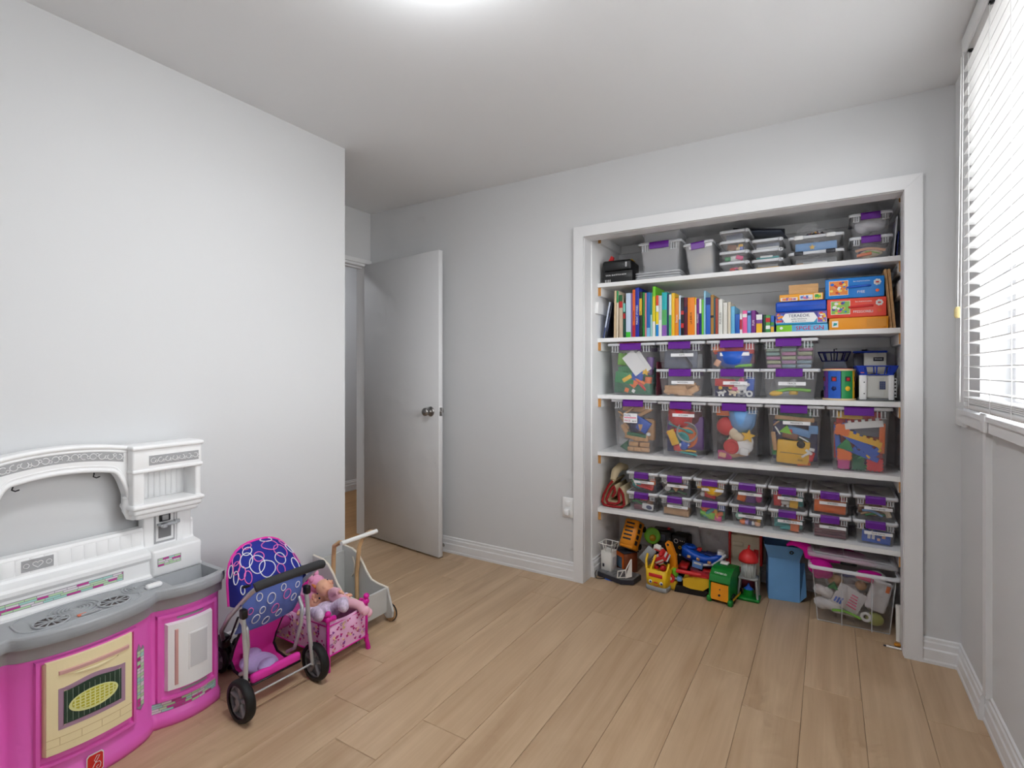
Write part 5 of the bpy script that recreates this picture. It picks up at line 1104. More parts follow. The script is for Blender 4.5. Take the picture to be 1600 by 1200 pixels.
BK = [(-1.188, -1.178, .225, (.80, .84, .92), 'thin pale blue book leaning at the far left of the row', 10.5, [(0, .3, (.2, .25, .45))], None),
 (-1.173, -1.162, .222, (.10, .11, .17), 'thin black book leaning second at the far left', 10.0, [(.2, .6, (.25, .28, .4))], None),
 (-1.118, -1.1035, .287, (.86, .76, .62), 'tall tan book after the two leaning ones', .9, [], None),
 (-1.1025, -1.0895, .284, (.90, .84, .74), 'tall cream book with a green top', .9, [(.75, 1, (.15, .6, .35))], None),
 (-1.084, -1.060, .258, (.82, .74, .64), 'tan book with red and green patches at the top', 0, [(.7, .85, (.75, .15, .15)), (.85, 1, (.15, .4, .25))], None),
 (-1.058, -1.043, .207, (.10, .30, .25), 'short dark green book with a red square on its spine', 0, [(.55, .7, (.8, .1, .15)), (.75, 1, (.5, .8, .75))], None),
 (-1.041, -1.010, .266, (.80, .86, .94), 'thick pale blue book with a green foot', 0, [(0, .12, (.25, .75, .2))], None),
 (-1.010, -1.000, .263, (.52, .36, .62), 'thin dusty purple book beside the orange one', 0, [], None),
 (-1.000, -.983, .284, (.92, .40, .14), 'tall orange book with a red foot', 0, [(0, .25, (.75, .1, .2))], 'CARRAMBA'),
 (-.983, -.959, .294, (.14, .20, .66), 'tall deep blue book beside the orange one', 0, [], 'MAGIC STORIES'),
 (-.959, -.941, .268, (.14, .14, .13), 'black book with a yellow title panel', 0, [(.48, .85, (.92, .72, .2))], 'TOYS KING'),
 (-.940, -.925, .263, (.16, .55, .25), 'green book right of the yellow panel', 0, [], None),
 (-.925, -.915, .259, (.90, .52, .56), 'thin salmon pink book beside the green', 0, [], None),
 (-.915, -.893, .261, (.10, .42, .72), 'mid blue book with lighter foot', 0, [(0, .2, (.5, .75, .9))], None),
 (-.893, -.881, .256, (.62, .82, .80), 'thin pale teal book beside the blue', 0, [(.5, 1, (.1, .55, .55))], None),
 (-.880, -.862, .293, (.45, .80, .15), 'tallest lime green book with a yellow middle', 0, [(.3, .8, (.93, .83, .15)), (0, .3, W_)], None),
 (-.860, -.843, .239, W_, 'white book with red, yellow and blue bands', 0, [(.75, 1, (.9, .3, .15)), (.3, .6, (.97, .85, .1)), (0, .28, (.1, .55, .85))], None),
 (-.843, -.825, .237, (.80, .81, .82), 'plain pale grey book beside the banded one', 0, [(.0, .4, W_)], None),
 (-.825, -.795, .254, (.12, .70, .72), 'thick book fading from aqua over green to purple', 0, [(.25, .6, (.35, .7, .4)), (0, .25, (.55, .35, .7))], None),
 (-.795, -.785, .243, (.12, .15, .36), 'thin navy book beside the aqua one', 0, [], None),
 (-.785, -.770, .239, (.88, .92, .90), 'white book with a green lower spine', 0, [(0, .5, (.3, .7, .45))], None),
 (-.770, -.752, .246, (.97, .77, .15), 'bright yellow book left of the orange one', 0, [], None),
 (-.752, -.729, .215, (.93, .55, .13), 'orange book right of the bright yellow one', 0, [], 'Stories'),
 (-.729, -.718, .229, (.82, .88, .93), 'thin white-blue book right of the orange', 0, [(0, .4, (.3, .6, .85))], None),
 (-.718, -.700, .216, (.12, .10, .12), 'black book with red flecks', 0, [(.2, .32, (.8, .15, .15)), (.55, .65, (.8, .2, .2))], None),
 (-.700, -.680, .215, (.38, .10, .20), 'dark maroon book left of the thick orange', 0, [(.6, .75, (.2, .1, .3))], None),
 (-.680, -.641, .213, (.96, .55, .10), 'thick orange book with a plain spine', 0, [], 'LA BIBLIA'),
 (-.641, -.632, .211, (.93, .90, .75), 'thin cream book beside the thick orange one', 0, [(.8, 1, (.9, .7, .1))], None),
 (-.632, -.617, .204, (.45, .12, .52), 'purple book with white lettering', 0, [], 'MISHMASH'),
 (-.617, -.604, .200, (.12, .22, .52), 'navy book with a white top', 0, [(.6, 1, W_)], 'SONGS'),
 (-.604, -.593, .196, (.45, .82, .25), 'thin lime book left of the tall pale blue one', 0, [], None),
 (-.593, -.583, .245, (.60, .80, .90), 'tall thin pale blue book sticking up', 0, [], None),
 (-.582, -.557, .206, (.16, .40, .78), 'mid blue book left of the brown one', 0, [(.8, 1, (.1, .2, .5))], None),
 (-.557, -.540, .219, (.68, .50, .22), 'tan brown book with a black dot', 0, [(.42, .48, (.1, .08, .06))], None),
 (-.540, -.532, .203, (.20, .40, .45), 'thin dark teal book beside the brown', 0, [], None),
 (-.532, -.517, .197, (.66, .28, .22), 'brick red book left of the white ones', 0, [], None),
 (-.516, -.494, .192, (.90, .90, .88), 'white book with black vertical lettering', 0, [], 'PUZZLES'),
 (-.492, -.470, .171, (.88, .87, .84), 'shorter off-white book beside the lettered white one', 0, [], None),
 (-.468, -.453, .173, (.84, .80, .72), 'cream book left of the sky blue one', 0, [], None),
 (-.452, -.432, .148, (.42, .72, .88), 'sky blue book before the small ones', 0, [], None),
 (-.432, -.408, .105, (.12, .36, .72), 'small blue book, first of the short ones', 0, [], None),
 (-.408, -.395, .107, (.90, .88, .90), 'small white book with a red stripe', 0, [(.2, .7, (.75, .15, .25))], None),
 (-.394, -.371, .122, (.93, .36, .62), 'small pink book among the short ones', 0, [(.7, .85, W_)], None),
 (-.371, -.352, .118, (.45, .62, .86), 'small light blue book beside the pink', 0, [(.8, .92, (.1, .2, .4))], None),
 (-.351, -.330, .120, (.48, .16, .52), 'small purple book beside the light blue', 0, [], 'FUN'),
 (-.328, -.297, .098, (.48, .28, .62), 'small book with white, purple and yellow bands', 0, [(.7, .98, W_), (0, .5, (.93, .72, .15))], None),
 (-.294, -.282, .094, (.12, .30, .20), 'thin dark green small book', 0, [], None),
 (-.282, -.259, .090, (.30, .62, .32), 'small green book with red and white squares', 0, [(.6, .85, (.8, .15, .2)), (.2, .4, W_)], None),
 (-.258, -.2415, .088, (.20, .40, .75), 'small blue book with a yellow foot, last of the row', 0, [(0, .35, (.9, .7, .2)), (.4, .6, (.3, .6, .25))], None)]
INKS = {'TOYS KING': (.1, .1, .1), 'PUZZLES': (.2, .2, .2), 'SONGS': (.1, .1, .3), 'CARRAMBA': (.5, .1, .1), 'LA BIBLIA': (.3, .15, .1)}
for q in BK:
    book(q[0], q[1], q[2], q[3], q[4], .135 if q[2] < .125 else .19, q[5], q[6], title=q[7], tcol=INKS.get(q[7], (.95, .95, .95)))

# ================================================================= GAME BOXES AT THE RIGHT OF THE BOOKS
def gbox(name, label, cat, x0, x1, z0, h, col, y0=3.03, d=.20, r=.003, rot=0, rough=.4):
    t = thing(name, label, cat, ((x0 + x1) / 2, y0, z0 + .0006), rot); w = x1 - x0
    B().rbox(-w / 2, 0, 0, w / 2, d, h - .0008, r, 2).build('box', mat('box_%02x%02x%02x' % tuple(int(v * 255) for v in col), col, rough), t); return t, w
def prt(t, x0, x1, z0, z1, col, name='print', e=.0006, y=0.0):
    return B().box(x0, y - e, z0, x1, y + .0005, z1).build(name, mat('print_%02x%02x%02x' % tuple(int(v * 255) for v in col), col, .5), t)
def picture(t, x0, x1, z0, z1, cols, seed, y=0.0):
    rng = random.Random(seed); bs = {}
    prt(t, x0 - .002, x1 + .002, z0 - .002, z1 + .002, W_, 'picture_border', .0005, y); p = prt(t, x0, x1, z0, z1, cols[0], 'picture', .0008, y)
    for k in range(16):
        c = rng.choice(cols[1:]); b = bs.setdefault(c, B()); r = rng.uniform(.004, .010); cx, cz = rng.uniform(x0 + r, x1 - r), rng.uniform(z0 + r * .8, z1 - r * .8); n = 9
        b.add([(cx + r * math.cos(2 * PI * i / n), y - .0010 - k * .00003, cz + r * .8 * math.sin(2 * PI * i / n)) for i in range(n)], [tuple(range(n))])
    for c, b in bs.items(): b.build('picture_shapes', mat('print_%02x%02x%02x' % tuple(int(v * 255) for v in c), c, .5), p)['kind'] = 'stuff'
def flower(t, x, z, r=.011, y=-.0012):
    b = B()
    for k in range(7): a = 2 * PI * k / 7; b.cyl((x + r * .7 * math.cos(a), y, z + r * .7 * math.sin(a)), (x + r * .7 * math.cos(a), y + .001, z + r * .7 * math.sin(a)), r * .42, n=10)
    b.build('flower_logo', cm('white'), t); prt(t, x - r * .45, x + r * .45, z - r * .25, z + r * .25, (.8, .25, .2), 'logo_dot', .0016)
INKW = mat('ink_white', (.97, .97, .97), .5)
t, w = gbox('game_box', 'low game box with lime end and pink letters, bottom of the middle pile', 'game box', -.232, -.002, Z2, .036, (.40, .72, .90))
prt(t, -w / 2, -w * .19, .0, .035, (.52, .80, .18), 'lime_end'); text('title', 'SPGE GN', .030, mat('ink_magenta', (.83, .12, .35), .5), t, (.036, -.0012, .016), FRONT, .0004, 1.05); B().cyl((-.092, -.0012, .02), (-.092, 0, .02), .008, n=6).build('logo', INKW, t)
t, w = gbox('game_box', 'white and blue game box lettered TERAEOK in the middle pile', 'game box', -.236, -.006, Z2 + .0365, .066, (.20, .62, .80))
prt(t, -w / 2, w / 2, .03, .065, (.30, .30, .62)); picture(t, -.112, -.078, .012, .06, [(.35, .3, .65), (.95, .6, .2), (.9, .3, .25), (.2, .5, .85)], 3); picture(t, .075, .112, .008, .06, [(.55, .4, .75), (.95, .8, .3), W_, (.9, .35, .3)], 4)
B().prism([(-.085, .032), (-.07, .01), (.058, .01), (.074, .032), (.058, .058), (-.07, .058)], (0, -.0008, 0), (1, 0, 0), (0, 0, 1), (0, -1, 0), .0008).build('title_panel', INKW, t)
text('title', 'TERAEOK', .022, mat('ink_navy', (.15, .2, .4), .6), t, (-.008, -.0020, .044), FRONT, .0002); text('subtitle', 'Jumbo Adventure', .010, MATS['ink_navy'], t, (-.008, -.0020, .028), FRONT, .0002); text('subtitle', 'Jeu de Aventures', .009, MATS['ink_navy'], t, (-.008, -.0020, .017), FRONT, .0002)
t, w = gbox('toy_case', 'plain royal blue plastic case on the TERAEOK box', 'case', -.236, -.008, Z2 + .1030, .054, (.05, .32, .78), r=.008); prt(t, -w / 2 + .01, w / 2 - .01, .026, .0275, (.04, .24, .6), 'lid_seam', .0012)
t, w = gbox('puzzle_box', 'flat orange puzzle box with a cartoon strip above the blue case', 'puzzle box', -.218, -.022, Z2 + .1575, .036, (.97, .66, .13))
prt(t, -.092, -.015, .002, .019, W_); picture(t, -.088, -.020, .004, .017, [(.93, .8, .75), (.95, .55, .3), (.6, .4, .7), (.95, .7, .6)], 7); picture(t, -.004, .05, .004, .026, [(.8, .88, .95), (.4, .5, .8), W_, (.9, .5, .6)], 8); picture(t, .060, .090, .004, .03, [(.95, .7, .2), (.2, .65, .3), (.9, .9, .2)], 9)
wt = thing('wooden_box', 'small shallow natural wooden box atop the middle pile', 'box', (-.110, 3.06, Z2 + .1945)); WDB = wood('box_birch', (.80, .62, .42), (.88, .71, .50), (6, 30, 30), .5, .05)
B().box(-.066, 0, 0, .066, .14, .006).build('base', WDB, wt)
for a in ((-.066, 0, .066, .006), (-.066, .134, .066, .14), (-.066, .006, -.060, .134), (.060, .006, .066, .134)): B().box(a[0], a[1], .006, a[2], a[3], .050).build('side_board', WDB, wt)
B().box(-.060, .006, .044, .060, .134, .047).build('lid', WDB, wt)
t, w = gbox('wooden_drawer_box', 'orange-stained wooden drawer box at the foot of the right pile', 'drawer box', .003, .243, Z2, .060, (.95, .62, .12), d=.22, r=.002)
prt(t, .035, .112, .012, .05, (.90, .60, .18), 'drawer_front', .0025); prt(t, -.108, -.082, .014, .044, W_, 'sticker', .0008); B().prism([(-.103, .02), (-.088, .024), (-.086, .034), (-.10, .036)], (0, -.0010, 0), (1, 0, 0), (0, 0, 1), (0, -1, 0), .0004).build('sticker_leaf', cm('teal'), t)
def puzzle_case(label, x0, x1, z, h, col, hcol, title, seed, cols, rot=0):
    t, w = gbox('puzzle_case', label, 'puzzle case', x0, x1, z, h, col, d=.22, r=.004, rot=rot)
    picture(t, -w / 2 + .018, -w / 2 + .095, .018, h - .014, cols, seed)
    text('title', title, .017, INKW, t, (.028, -.0012, h * .27), FRONT, .0004, .9); text('subtitle', 'les marionnettes', .010, INKW, t, (.03, -.0010, h * .80), FRONT, .0002)
    flower(t, w / 2 - .028, h * .70, .014); B().cyl((w / 2 - .028, -.0012, h * .30), (w / 2 - .028, 0, h * .30), .008, n=8).build('badge', mat('badge_orange', (.93, .40, .2), .5), t)
    hz = h * .52; b = B(); b.tube([(-.028, -.001, hz), (-.024, -.008, hz), (.060, -.008, hz + .004), (.066, -.001, hz + .004)], .005, 8); b.build('carry_handle', mat('handle_' + hcol, COLS[hcol], .4), t); return t
puzzle_case('red cardboard puzzle case with red handle, middle of the right pile', -.006, .236, Z2 + .0605, .094, (.93, .30, .22), 'red', 'FFESGORELI', 21, [(.55, .75, .35), (.2, .5, .8), (.95, .8, .3), (.9, .4, .5), (.4, .3, .6), W_])
puzzle_case('blue cardboard puzzle case on top of the red one', -.014, .228, Z2 + .155, .100, (.06, .50, .84), 'blue', 'FYEE', 22, [(.93, .55, .25), (.97, .85, .4), (.85, .25, .15), W_, (.2, .45, .8)])
for k, (xb, lb) in enumerate(((.249, 'left'), (.263, 'right'))):
    o = thing('wooden_board', '%s one of two narrow wooden boards leaning beside the puzzle cases' % lb, 'board', (xb, 3.045, Z2 + .0006), (0, R(-4.5), 0)); B().rbox(0, 0, 0, .011, .20, .285, .0015, 1).build('board', WDB, o); B().box(.0035, -.0005, .01, .0045, 0, .275).build('edge_groove', cm('brown'), o)

# ================================================================= TOP SHELF
BLK = mat('black_case', (.09, .09, .10), .4)
t, w = gbox('black_box', 'lower black cardboard box with a white line of text', 'box', -1.185, -1.000, Z1, .070, (.10, .10, .11), y0=3.02, d=.22); text('title', 'DUAL BUSTITCH BOX', .012, INKW, t, (-.01, -.0010, .045), FRONT, .0002, 1.1)
for k in range(4): prt(t, -.08 + .01 * k, -.075 + .01 * k, .003, .02, (.8, .8, .8), 'barcode')
o = thing('black_case', 'rounded black plastic case stacked on the lettered black box', 'case', (-1.098, 3.02, Z1 + .0712), R(4)); B().rbox(-.088, 0, 0, .088, .20, .066, .014, 3).build('shell', BLK, o); B().rbox(.052, -.003, .02, .062, .004, .05, .002, 1).build('clasp', cm('palegrey'), o); B().rbox(.04, .03, .0655, .085, .12, .068, .001, 1).build('label', cm('yellow'), o)
o = B().prism([(0, 0), (.03, .004), (.034, .024), (.02, .034), (.012, .018)], (0, 0, 0), (1, 0, 0), (0, 0, 1), (0, 1, 0), .02).build('toy_clip', cm('red')); o.location = (-1.165, 3.05, Z1 + .1385); tag(o, 'small red plastic clip on top of the black case', 'clip')
CLEARX = CLEAR
# stacked shallow lids with a larger frosted box on top
FROST = mat('frosted_box_plastic', (.96, .965, .98), .3, alpha=.42)
def tub(label, x0, x1, z, h, y0, d, m, taper=.93, name='plastic_tub', rot=0, group=None):
    t = thing(name, label, 'tub', ((x0 + x1) / 2, y0 + d / 2, z + .0006), rot, group); w = x1 - x0; b = B(); hx, hy = w / 2 - .006, d / 2 - .006
    ring_loft(b, [(.02, .02, 0, .001), (hx * taper, hy * taper, 0, .012), (hx, hy, h - .008, .014), (hx + .006, hy + .006, h - .008, .014), (hx + .006, hy + .006, h - .001, .014), (hx - .002, hy - .002, h - .001, .014), (hx * taper - .002, hy * taper - .002, .002, .012), (.02, .02, .002, .001)]); b.build('body', m, t); return t
for k in range(3): tub('shallow frosted plastic lid %s in the stack under the big empty box' % ('at the bottom', 'in the middle', 'on top')[k], -.985, -.722, Z1 + k * .0145, .014, 3.02, .30, FROST, .97, 'plastic_lid', group='shallow frosted lids on the top shelf')
latch_box('big empty frosted box with a purple latch on the top shelf', -.972, -.716, Z1 + .045, .175, yf=3.03, d=.28, backlatch=False, group=None, bm=FROST)
o = tub('empty frosted tub upside down on the big latch box', -.955, -.735, Z1 + .2215, .060, 3.06, .22, FROST, .96)
bl_ = latch_box('narrow frosted box leaning beside the big empty box', -.695, -.530, Z1 + .004, .185, yf=3.03, d=.26, card='Blue thread', cardw=.75, cardz=.158, ribs=False, group=None, rot=(0, R(-5), 0), backlatch=False, bm=FROST)
fill(bl_, 'in the leaning frosted box', [('cloth', 'cream', 0, .05, .10, .12, .05, 0, .4, 'cream cloth')])
GREYL = mat('grey_clip', (.45, .46, .48), .4); WCL = cm('white')
def mini(label, x0, x1, z, h, items, where, col='x'):
    b = latch_box(label, x0, x1, z, h, yf=3.03, d=.24, latch=None, ribs=False, clearlid=True, name='craft_box', group='small craft boxes on the top shelf')
    t = bpy.context.scene.objects
    r = thing; o = B(); o.torus(((x1 - x0) * .5 - .012, -.12 - .004, h - .012), .008, .003, (0, 1, 0), 14, 6)
    root = [q for q in COL.objects if q.get('label') == label][0]; o.build('ring_clasp', CLEARW, root); fill(b, where, items)
ZS = Z1; 
M4 = [('bottom craft box of the left stack with pink beads', 'in the bottom left craft box', [('wave', 'pink', .3, .1, .05, .02, .02, 0), ('ball', 'red', -.3, .1, .025, .02, .02, 0), ('ball', 'peach', .6, .3, .02, .02, .02, 0)]),
      ('second craft box of the left stack with a white oval', 'in the second left craft box', [('ball', 'white', .2, .1, .07, .03, .03, 0, 0, 'white oval'), ('slab', 'pink', .6, .8, .03, .018, .02, 20), ('slab', 'green', -.8, .4, .025, .018, .02, 0)]),
      ('third craft box of the left stack with spools', 'in the third left craft box', [('slab', 'cream', .2, .05, .06, .015, .02, 0), ('slab', 'brown', -.4, .4, .04, .025, .02, 8), ('bottle', 'blue', .7, .2, .018, .03, .02, 0), ('block', 'yellow', .6, .9, .018, .012, .02, 0)]),
      ('top craft box of the left stack with blue cards', 'in the top left craft box', [('slab', 'slate', 0, .5, .07, .022, .03, 0), ('slab', 'blue', .5, .4, .035, .028, .02, 0, .2), ('slab', 'white', 0, 0, .07, .01, .02, 0)])]
for k, (lb, wh, itm) in enumerate(M4): mini(lb, -.515, -.362, Z1 + k * .0575, .057, itm, wh)
M3 = [('bottom craft box of the right stack with a yellow base', 'in the bottom right craft box', [('slab', 'yellow', 0, 0, .09, .008, .04, 0), ('slab', 'grey', 0, .5, .08, .02, .03, 0, .4)]),
      ('middle craft box of the right stack with an aqua stripe', 'in the middle right craft box', [('slab', 'teal', 0, .05, .09, .008, .02, 0), ('slab', 'dark', .1, .5, .06, .016, .02, 0, .2), ('slab', 'white', -.2, .3, .05, .01, .02, 0)]),
      ('top craft box of the right stack with dark contents', 'in the top right craft box', [('slab', 'slate', 0, .4, .10, .03, .03, 0, .3), ('slab', 'white', 0, 0, .09, .008, .02, 0)])]
for k, (lb, wh, itm) in enumerate(M3): mini(lb, -.352, -.200, Z1 + k * .0535, .053, itm, wh)
for k, (rz, lb) in enumerate(((.06, 'thin dark folder lying across the craft box stacks'), (-.10, 'thin grey folder under the dark one behind the craft boxes'))):
    o = B().rbox(-.13, -.10, 0, .13, .10, .006, .002, 1).build('folder', cm('slate' if k else 'dark')); o.location = (-.335, 3.235, Z1 + .240 - k * .010); o.rotation_euler = (0, R(8), rz); tag(o, lb, 'folder')
def flat(label, z, h, clip, items, where):
    b = latch_box(label, -.178, .068, z, h, yf=3.03, d=.28, latch=None, ribs=False, clearlid=True, group=None); root = [q for q in COL.objects if q.get('label') == label][0]
    for x in (-.075, .065): B().rbox(x - .020, -.146, h - .020, x + .020, -.139, h + .001, .003, 1).build('clip', clip, root)
    fill(b, where, items)
flat('flat clear case with dark clips under the white-clipped one', Z1, .070, mat('dark_clip', (.22, .23, .26), .4), [('slab', 'white', -.1, .02, .09, .012, .02, 0), ('slab', 'tan', -.9, .02, .06, .01, .02, 0), ('slab', 'grey', 0, .3, .16, .03, .03, 0, 1)], 'in the dark-clipped case')
flat('flat clear case with white clips and a blue box inside', Z1 + .0705, .080, WCL, [('slab', 'skyblue', 0, .1, .18, .035, .05, 0, .1, 'blue pencil box'), ('star', 'yellow', -.2, .15, .025, .025, .004, 0, -.02)], 'in the white-clipped case')
bg = thing('bead_bag', 'clear bag of dark mixed beads on the white-clipped case', 'bag', (-.070, 3.10, Z1 + .1512)); 
b = B(); b.ball((0, 0, .024), .068, .055, .026, 18, 10); b.ball((-.03, 0, .045), .045, .03, .014, 14, 8); b.tube([(-.075, 0, .03), (-.03, -.01, .062), (.02, 0, .066)], [.006, .010, .006], 8); b.build('bag', CLEAR, bg)
rng = random.Random(12)
for c in ('maroon', 'black', 'yellow', 'navy', 'orange', 'palegrey'):
    b = B()
    for k in range(26 if c in ('maroon', 'black') else 8):
        a, r = rng.uniform(0, 2 * PI), rng.uniform(0, 1) ** .5; b.ball((.012 + .046 * r * math.cos(a), .038 * r * math.sin(a), .007 + .024 * (1 - r * r) * rng.random() + .002), .0045, n=6, m=4)
    b.build('beads', cm(c), bg)['kind'] = 'stuff'
bP1 = latch_box('lower purple-latch box of orange scraps at the right of the top shelf', .086, .262, Z1, .112, yf=3.02, d=.26, group=None)
fill(bP1, 'in the lower right purple-latch box', [('wave', 'peach', 0, .5, .10, .025, .03, 0), ('slab', 'orange', -.7, .2, .05, .012, .02, -8), ('cloth', 'cream', .3, .05, .08, .05, .04, 0, .2, 'pale cloth'), ('wave', 'lime', .2, .3, .05, .01, .02, 10, -.05)])
bP2 = latch_box('upper purple-latch box of grey netting at the right of the top shelf', .084, .262, Z1 + .1135, .112, yf=3.02, d=.26, group=None)
fill(bP2, 'in the upper right purple-latch box', [('cloth', 'palegrey', 0, .2, .11, .08, .06, 10, .1, 'grey netting'), ('cloth', 'grey', .2, .5, .08, .06, .05, -20, .5, 'grey mesh')])
for k, (c, lb) in enumerate((('palegrey', 'pale folded paper standing at the right end of the top shelf'), ('navy', 'thin navy booklet standing at the right end of the top shelf'))):
    o = B().rbox(0, 0, 0, .004, .18, .19 - .07 * k, .001, 1).build('booklet', cm(c)); o.location = (.262 + .011 * k, 3.03, Z1 + .001); o.rotation_euler = (0, R(4), 0); tag(o, lb, 'booklet')
# flat boxes lying on bin lids
o = B().rbox(-.09, 0, 0, .05, .2, .004, .001, 1).build('cardboard_sheet', cm('orange')); o.location = (-1.02, 3.06, Z3 + .3135); tag(o, 'thin orange sheet lying on the tall green-brick bin', 'sheet')
o = B().rbox(0, 0, 0, .005, .25, .20, .001, 1).build('game_board', cm('maroon')); o.location = (-.8765, 3.09, Z3 + .001); tag(o, 'dark red board standing between two clear bins', 'board')

# ================================================================= TOYS RIGHT OF THE STACKED BINS
ss = thing('shape_sorter', 'wooden barrel shape sorter with blue and green walls', 'shape sorter', (.046, 3.095, Z3 + .0008), (0, 0, R(-6)))
PL = mat('pale_ply', (.93, .83, .66), .5); rad = .072
B().cyl((0, 0, 0), (0, 0, .008), rad, n=36).build('bottom_disc', PL, ss); B().cyl((0, 0, .146), (0, 0, .154), rad, n=36).build('top_disc', PL, ss); B().cyl((0, 0, .154), (0, 0, .1565), rad * .86, n=36).build('top_face', cm('red'), ss)
HOLE = cm('dark')
for k, c in enumerate(('purple', 'blue', 'green', 'yellow', 'red', 'orange')):
    a0 = R(-181 + 52 * k); a1 = a0 + R(50); P = []
    n = 8; rr = rad * .92; vs = []
    for q in range(n + 1):
        a = a0 + (a1 - a0) * q / n
        for r2 in (rr, rr - .006):
            for z in (.0085, .1455): vs.append((r2 * math.cos(a), r2 * math.sin(a), z))
    fs = []
    for q in range(n): i = q * 4; fs += [(i, i + 4, i + 5, i + 1), (i + 2, i + 3, i + 7, i + 6), (i, i + 2, i + 6, i + 4), (i + 1, i + 5, i + 7, i + 3)]
    fs += [(0, 1, 3, 2), (n * 4, n * 4 + 2, n * 4 + 3, n * 4 + 1)]
    wl = B().add(vs, fs, False).build('wall_panel', cm(c), ss)
    am = (a0 + a1) / 2
    for z, sh in ((.105, 0), (.058, 1)):
        M_ = Matrix.Translation((rr * math.cos(am), rr * math.sin(am), z)) @ Matrix.Rotation(am, 4, 'Z')
        b = B(M_); (b.box(-.002, -.012, -.012, .0016, .012, .012) if sh == 0 else b.lathe([(0, -.002), (.012, -.002), (.012, .0016), (0, .0016)], ax=(1, 0, 0), n=5 if k % 2 else 16))
        b.build('shape_hole', HOLE if sh == 0 else cm('yellow' if k == 2 else 'navy'), wl)
        if sh == 0: B(M_).box(-.0015, -.006, -.010, .0022, .009, .006).build('block_inside', cm('red'), wl)
ps = thing('toy_police_station', 'grey and white toy police tower block with blue railing, front right', 'toy building', (.196, 3.10, Z3 + .0008), R(2))
PG = mat('toy_stone_grey', (.86, .85, .82), .5); PD = mat('toy_plinth_grey', (.45, .46, .47), .5); PBL = mat('toy_rail_blue', (.10, .25, .72), .4)
B().rbox(-.072, -.055, 0, .072, .06, .012, .003, 1).build('plinth', PD, ps); B().rbox(-.060, -.045, .012, .060, .055, .122, .003, 1).build('body', PG, ps)
for x0, x1 in ((-.070, -.040), (.046, .068)):
    c = B().rbox(x0, -.062, .006, x1, -.03, .124, .003, 1).build('corner_pier', WHITEP, ps)
    if x0 < 0:
        for z in (.035, .09): B().cyl((x1 - .010, -.0626, z), (x1 - .010, -.061, z), .003, n=8).build('peg_hole', cm('dark'), c)
b = B(); b.box(-.034, -.0465, .02, .030, -.0445, .112).build('door_frame', mat('toy_door_grey', (.78, .78, .76), .5), ps); B().box(.012, -.0485, .055, .036, -.046, .095).build('keypad', cm('slate'), ps)
b = B()
for i in range(3):
    for j in range(4): b.box(.0145 + .0075 * i, -.0492, .059 + .009 * j, .0195 + .0075 * i, -.0484, .065 + .009 * j)
b.build('keypad_buttons', cm('navy'), ps)['kind'] = 'stuff'
B().rbox(.070, -.03, .018, .082, -.02, .11, .002, 1).build('side_strip', WHITEP, ps)
b = B()
for k in range(5): b.cyl((.076, -.0312, .028 + .018 * k), (.076, -.029, .028 + .018 * k), .004, n=8)
b.build('strip_holes', cm('black'), ps)
def railing(parent, x0, x1, y0, y1, z0, z1, fl, m, posts=(0, .33, .66, 1)):
    b = B(); lo = [(x0, y0, z0), (x1, y0, z0), (x1, y1, z0), (x0, y1, z0)]; hi = [(x0 - fl, y0 - fl, z1), (x1 + fl, y0 - fl, z1), (x1 + fl, y1 + fl, z1), (x0 - fl, y1 + fl, z1)]
    for L_ in (lo, hi):
        for k in range(4): b.cyl(L_[k], L_[(k + 1) % 4], .0028, n=6)
    for k in range(4):
        for f in posts:
            p = Vector(lo[k]).lerp(Vector(lo[(k + 1) % 4]), f); q = Vector(hi[k]).lerp(Vector(hi[(k + 1) % 4]), f); b.cyl(p, q, .003, n=6)
    return b.build('railing', m, parent)
railing(ps, -.066, .066, -.050, .050, .126, .168, .016, PBL, (0, .18, .5, .82, 1))
b = B(); b.prism([(-.064, 0), (-.036, 0), (-.042, .04), (-.080, .04)], (0, -.052, .127), (1, 0, 0), (0, -.3, 1), (0, 1, 0), .004); b.prism([(.040, 0), (.064, 0), (.080, .04), (.046, .04)], (0, -.052, .127), (1, 0, 0), (0, -.3, 1), (0, 1, 0), .004); b.build('rail_panel', PBL, ps)
B().box(-.064, -.0555, .135, -.050, -.0545, .158).build('crest', cm('orange'), ps); B().lathe([(0, 0), (.022, 0), (.02, .008), (0, .012)], (0, 0, .123), n=18).build('roof_dome', cm('dark'), ps); B().box(-.06, -.045, .122, .06, .05, .1255).build('roof', PG, ps)
pb = thing('toy_guard_house', 'white toy guard house with blue roof behind the police tower', 'toy building', (.197, 3.255, Z3 + .0008), R(-3))
B().rbox(-.040, -.03, 0, .055, .05, .238, .003, 1).build('body', PG, pb); B().rbox(-.085, -.028, 0, -.0405, .045, .235, .003, 1).build('dark_door', cm('dark'), pb); B().rbox(-.088, -.034, .238, .060, .054, .248, .003, 1).build('roof', PBL, pb)
B().rbox(.000, -.0325, .195, .044, -.0305, .215, .002, 1).build('sign', cm('dark'), pb); text('sign_text', 'POLICE', .009, INKW, pb, (.022, -.0330, .205), FRONT, .0001); B().rbox(-.05, -.01, .2485, -.025, .01, .256, .002, 1).build('roof_vent', cm('black'), pb)
pt = thing('toy_lookout', 'toy lookout tower with dark blue railing behind the shape sorter', 'toy building', (.026, 3.275, Z3 + .0008))
B().rbox(-.045, -.035, 0, .045, .035, .155, .003, 1).build('body', cm('palegrey'), pt); B().prism([(-.055, .155), (.06, .155), (.05, .195), (-.04, .195)], (0, -.04, 0), (1, 0, 0), (0, 0, 1), (0, 1, 0), .07).build('slate_roof', cm('slate'), pt)
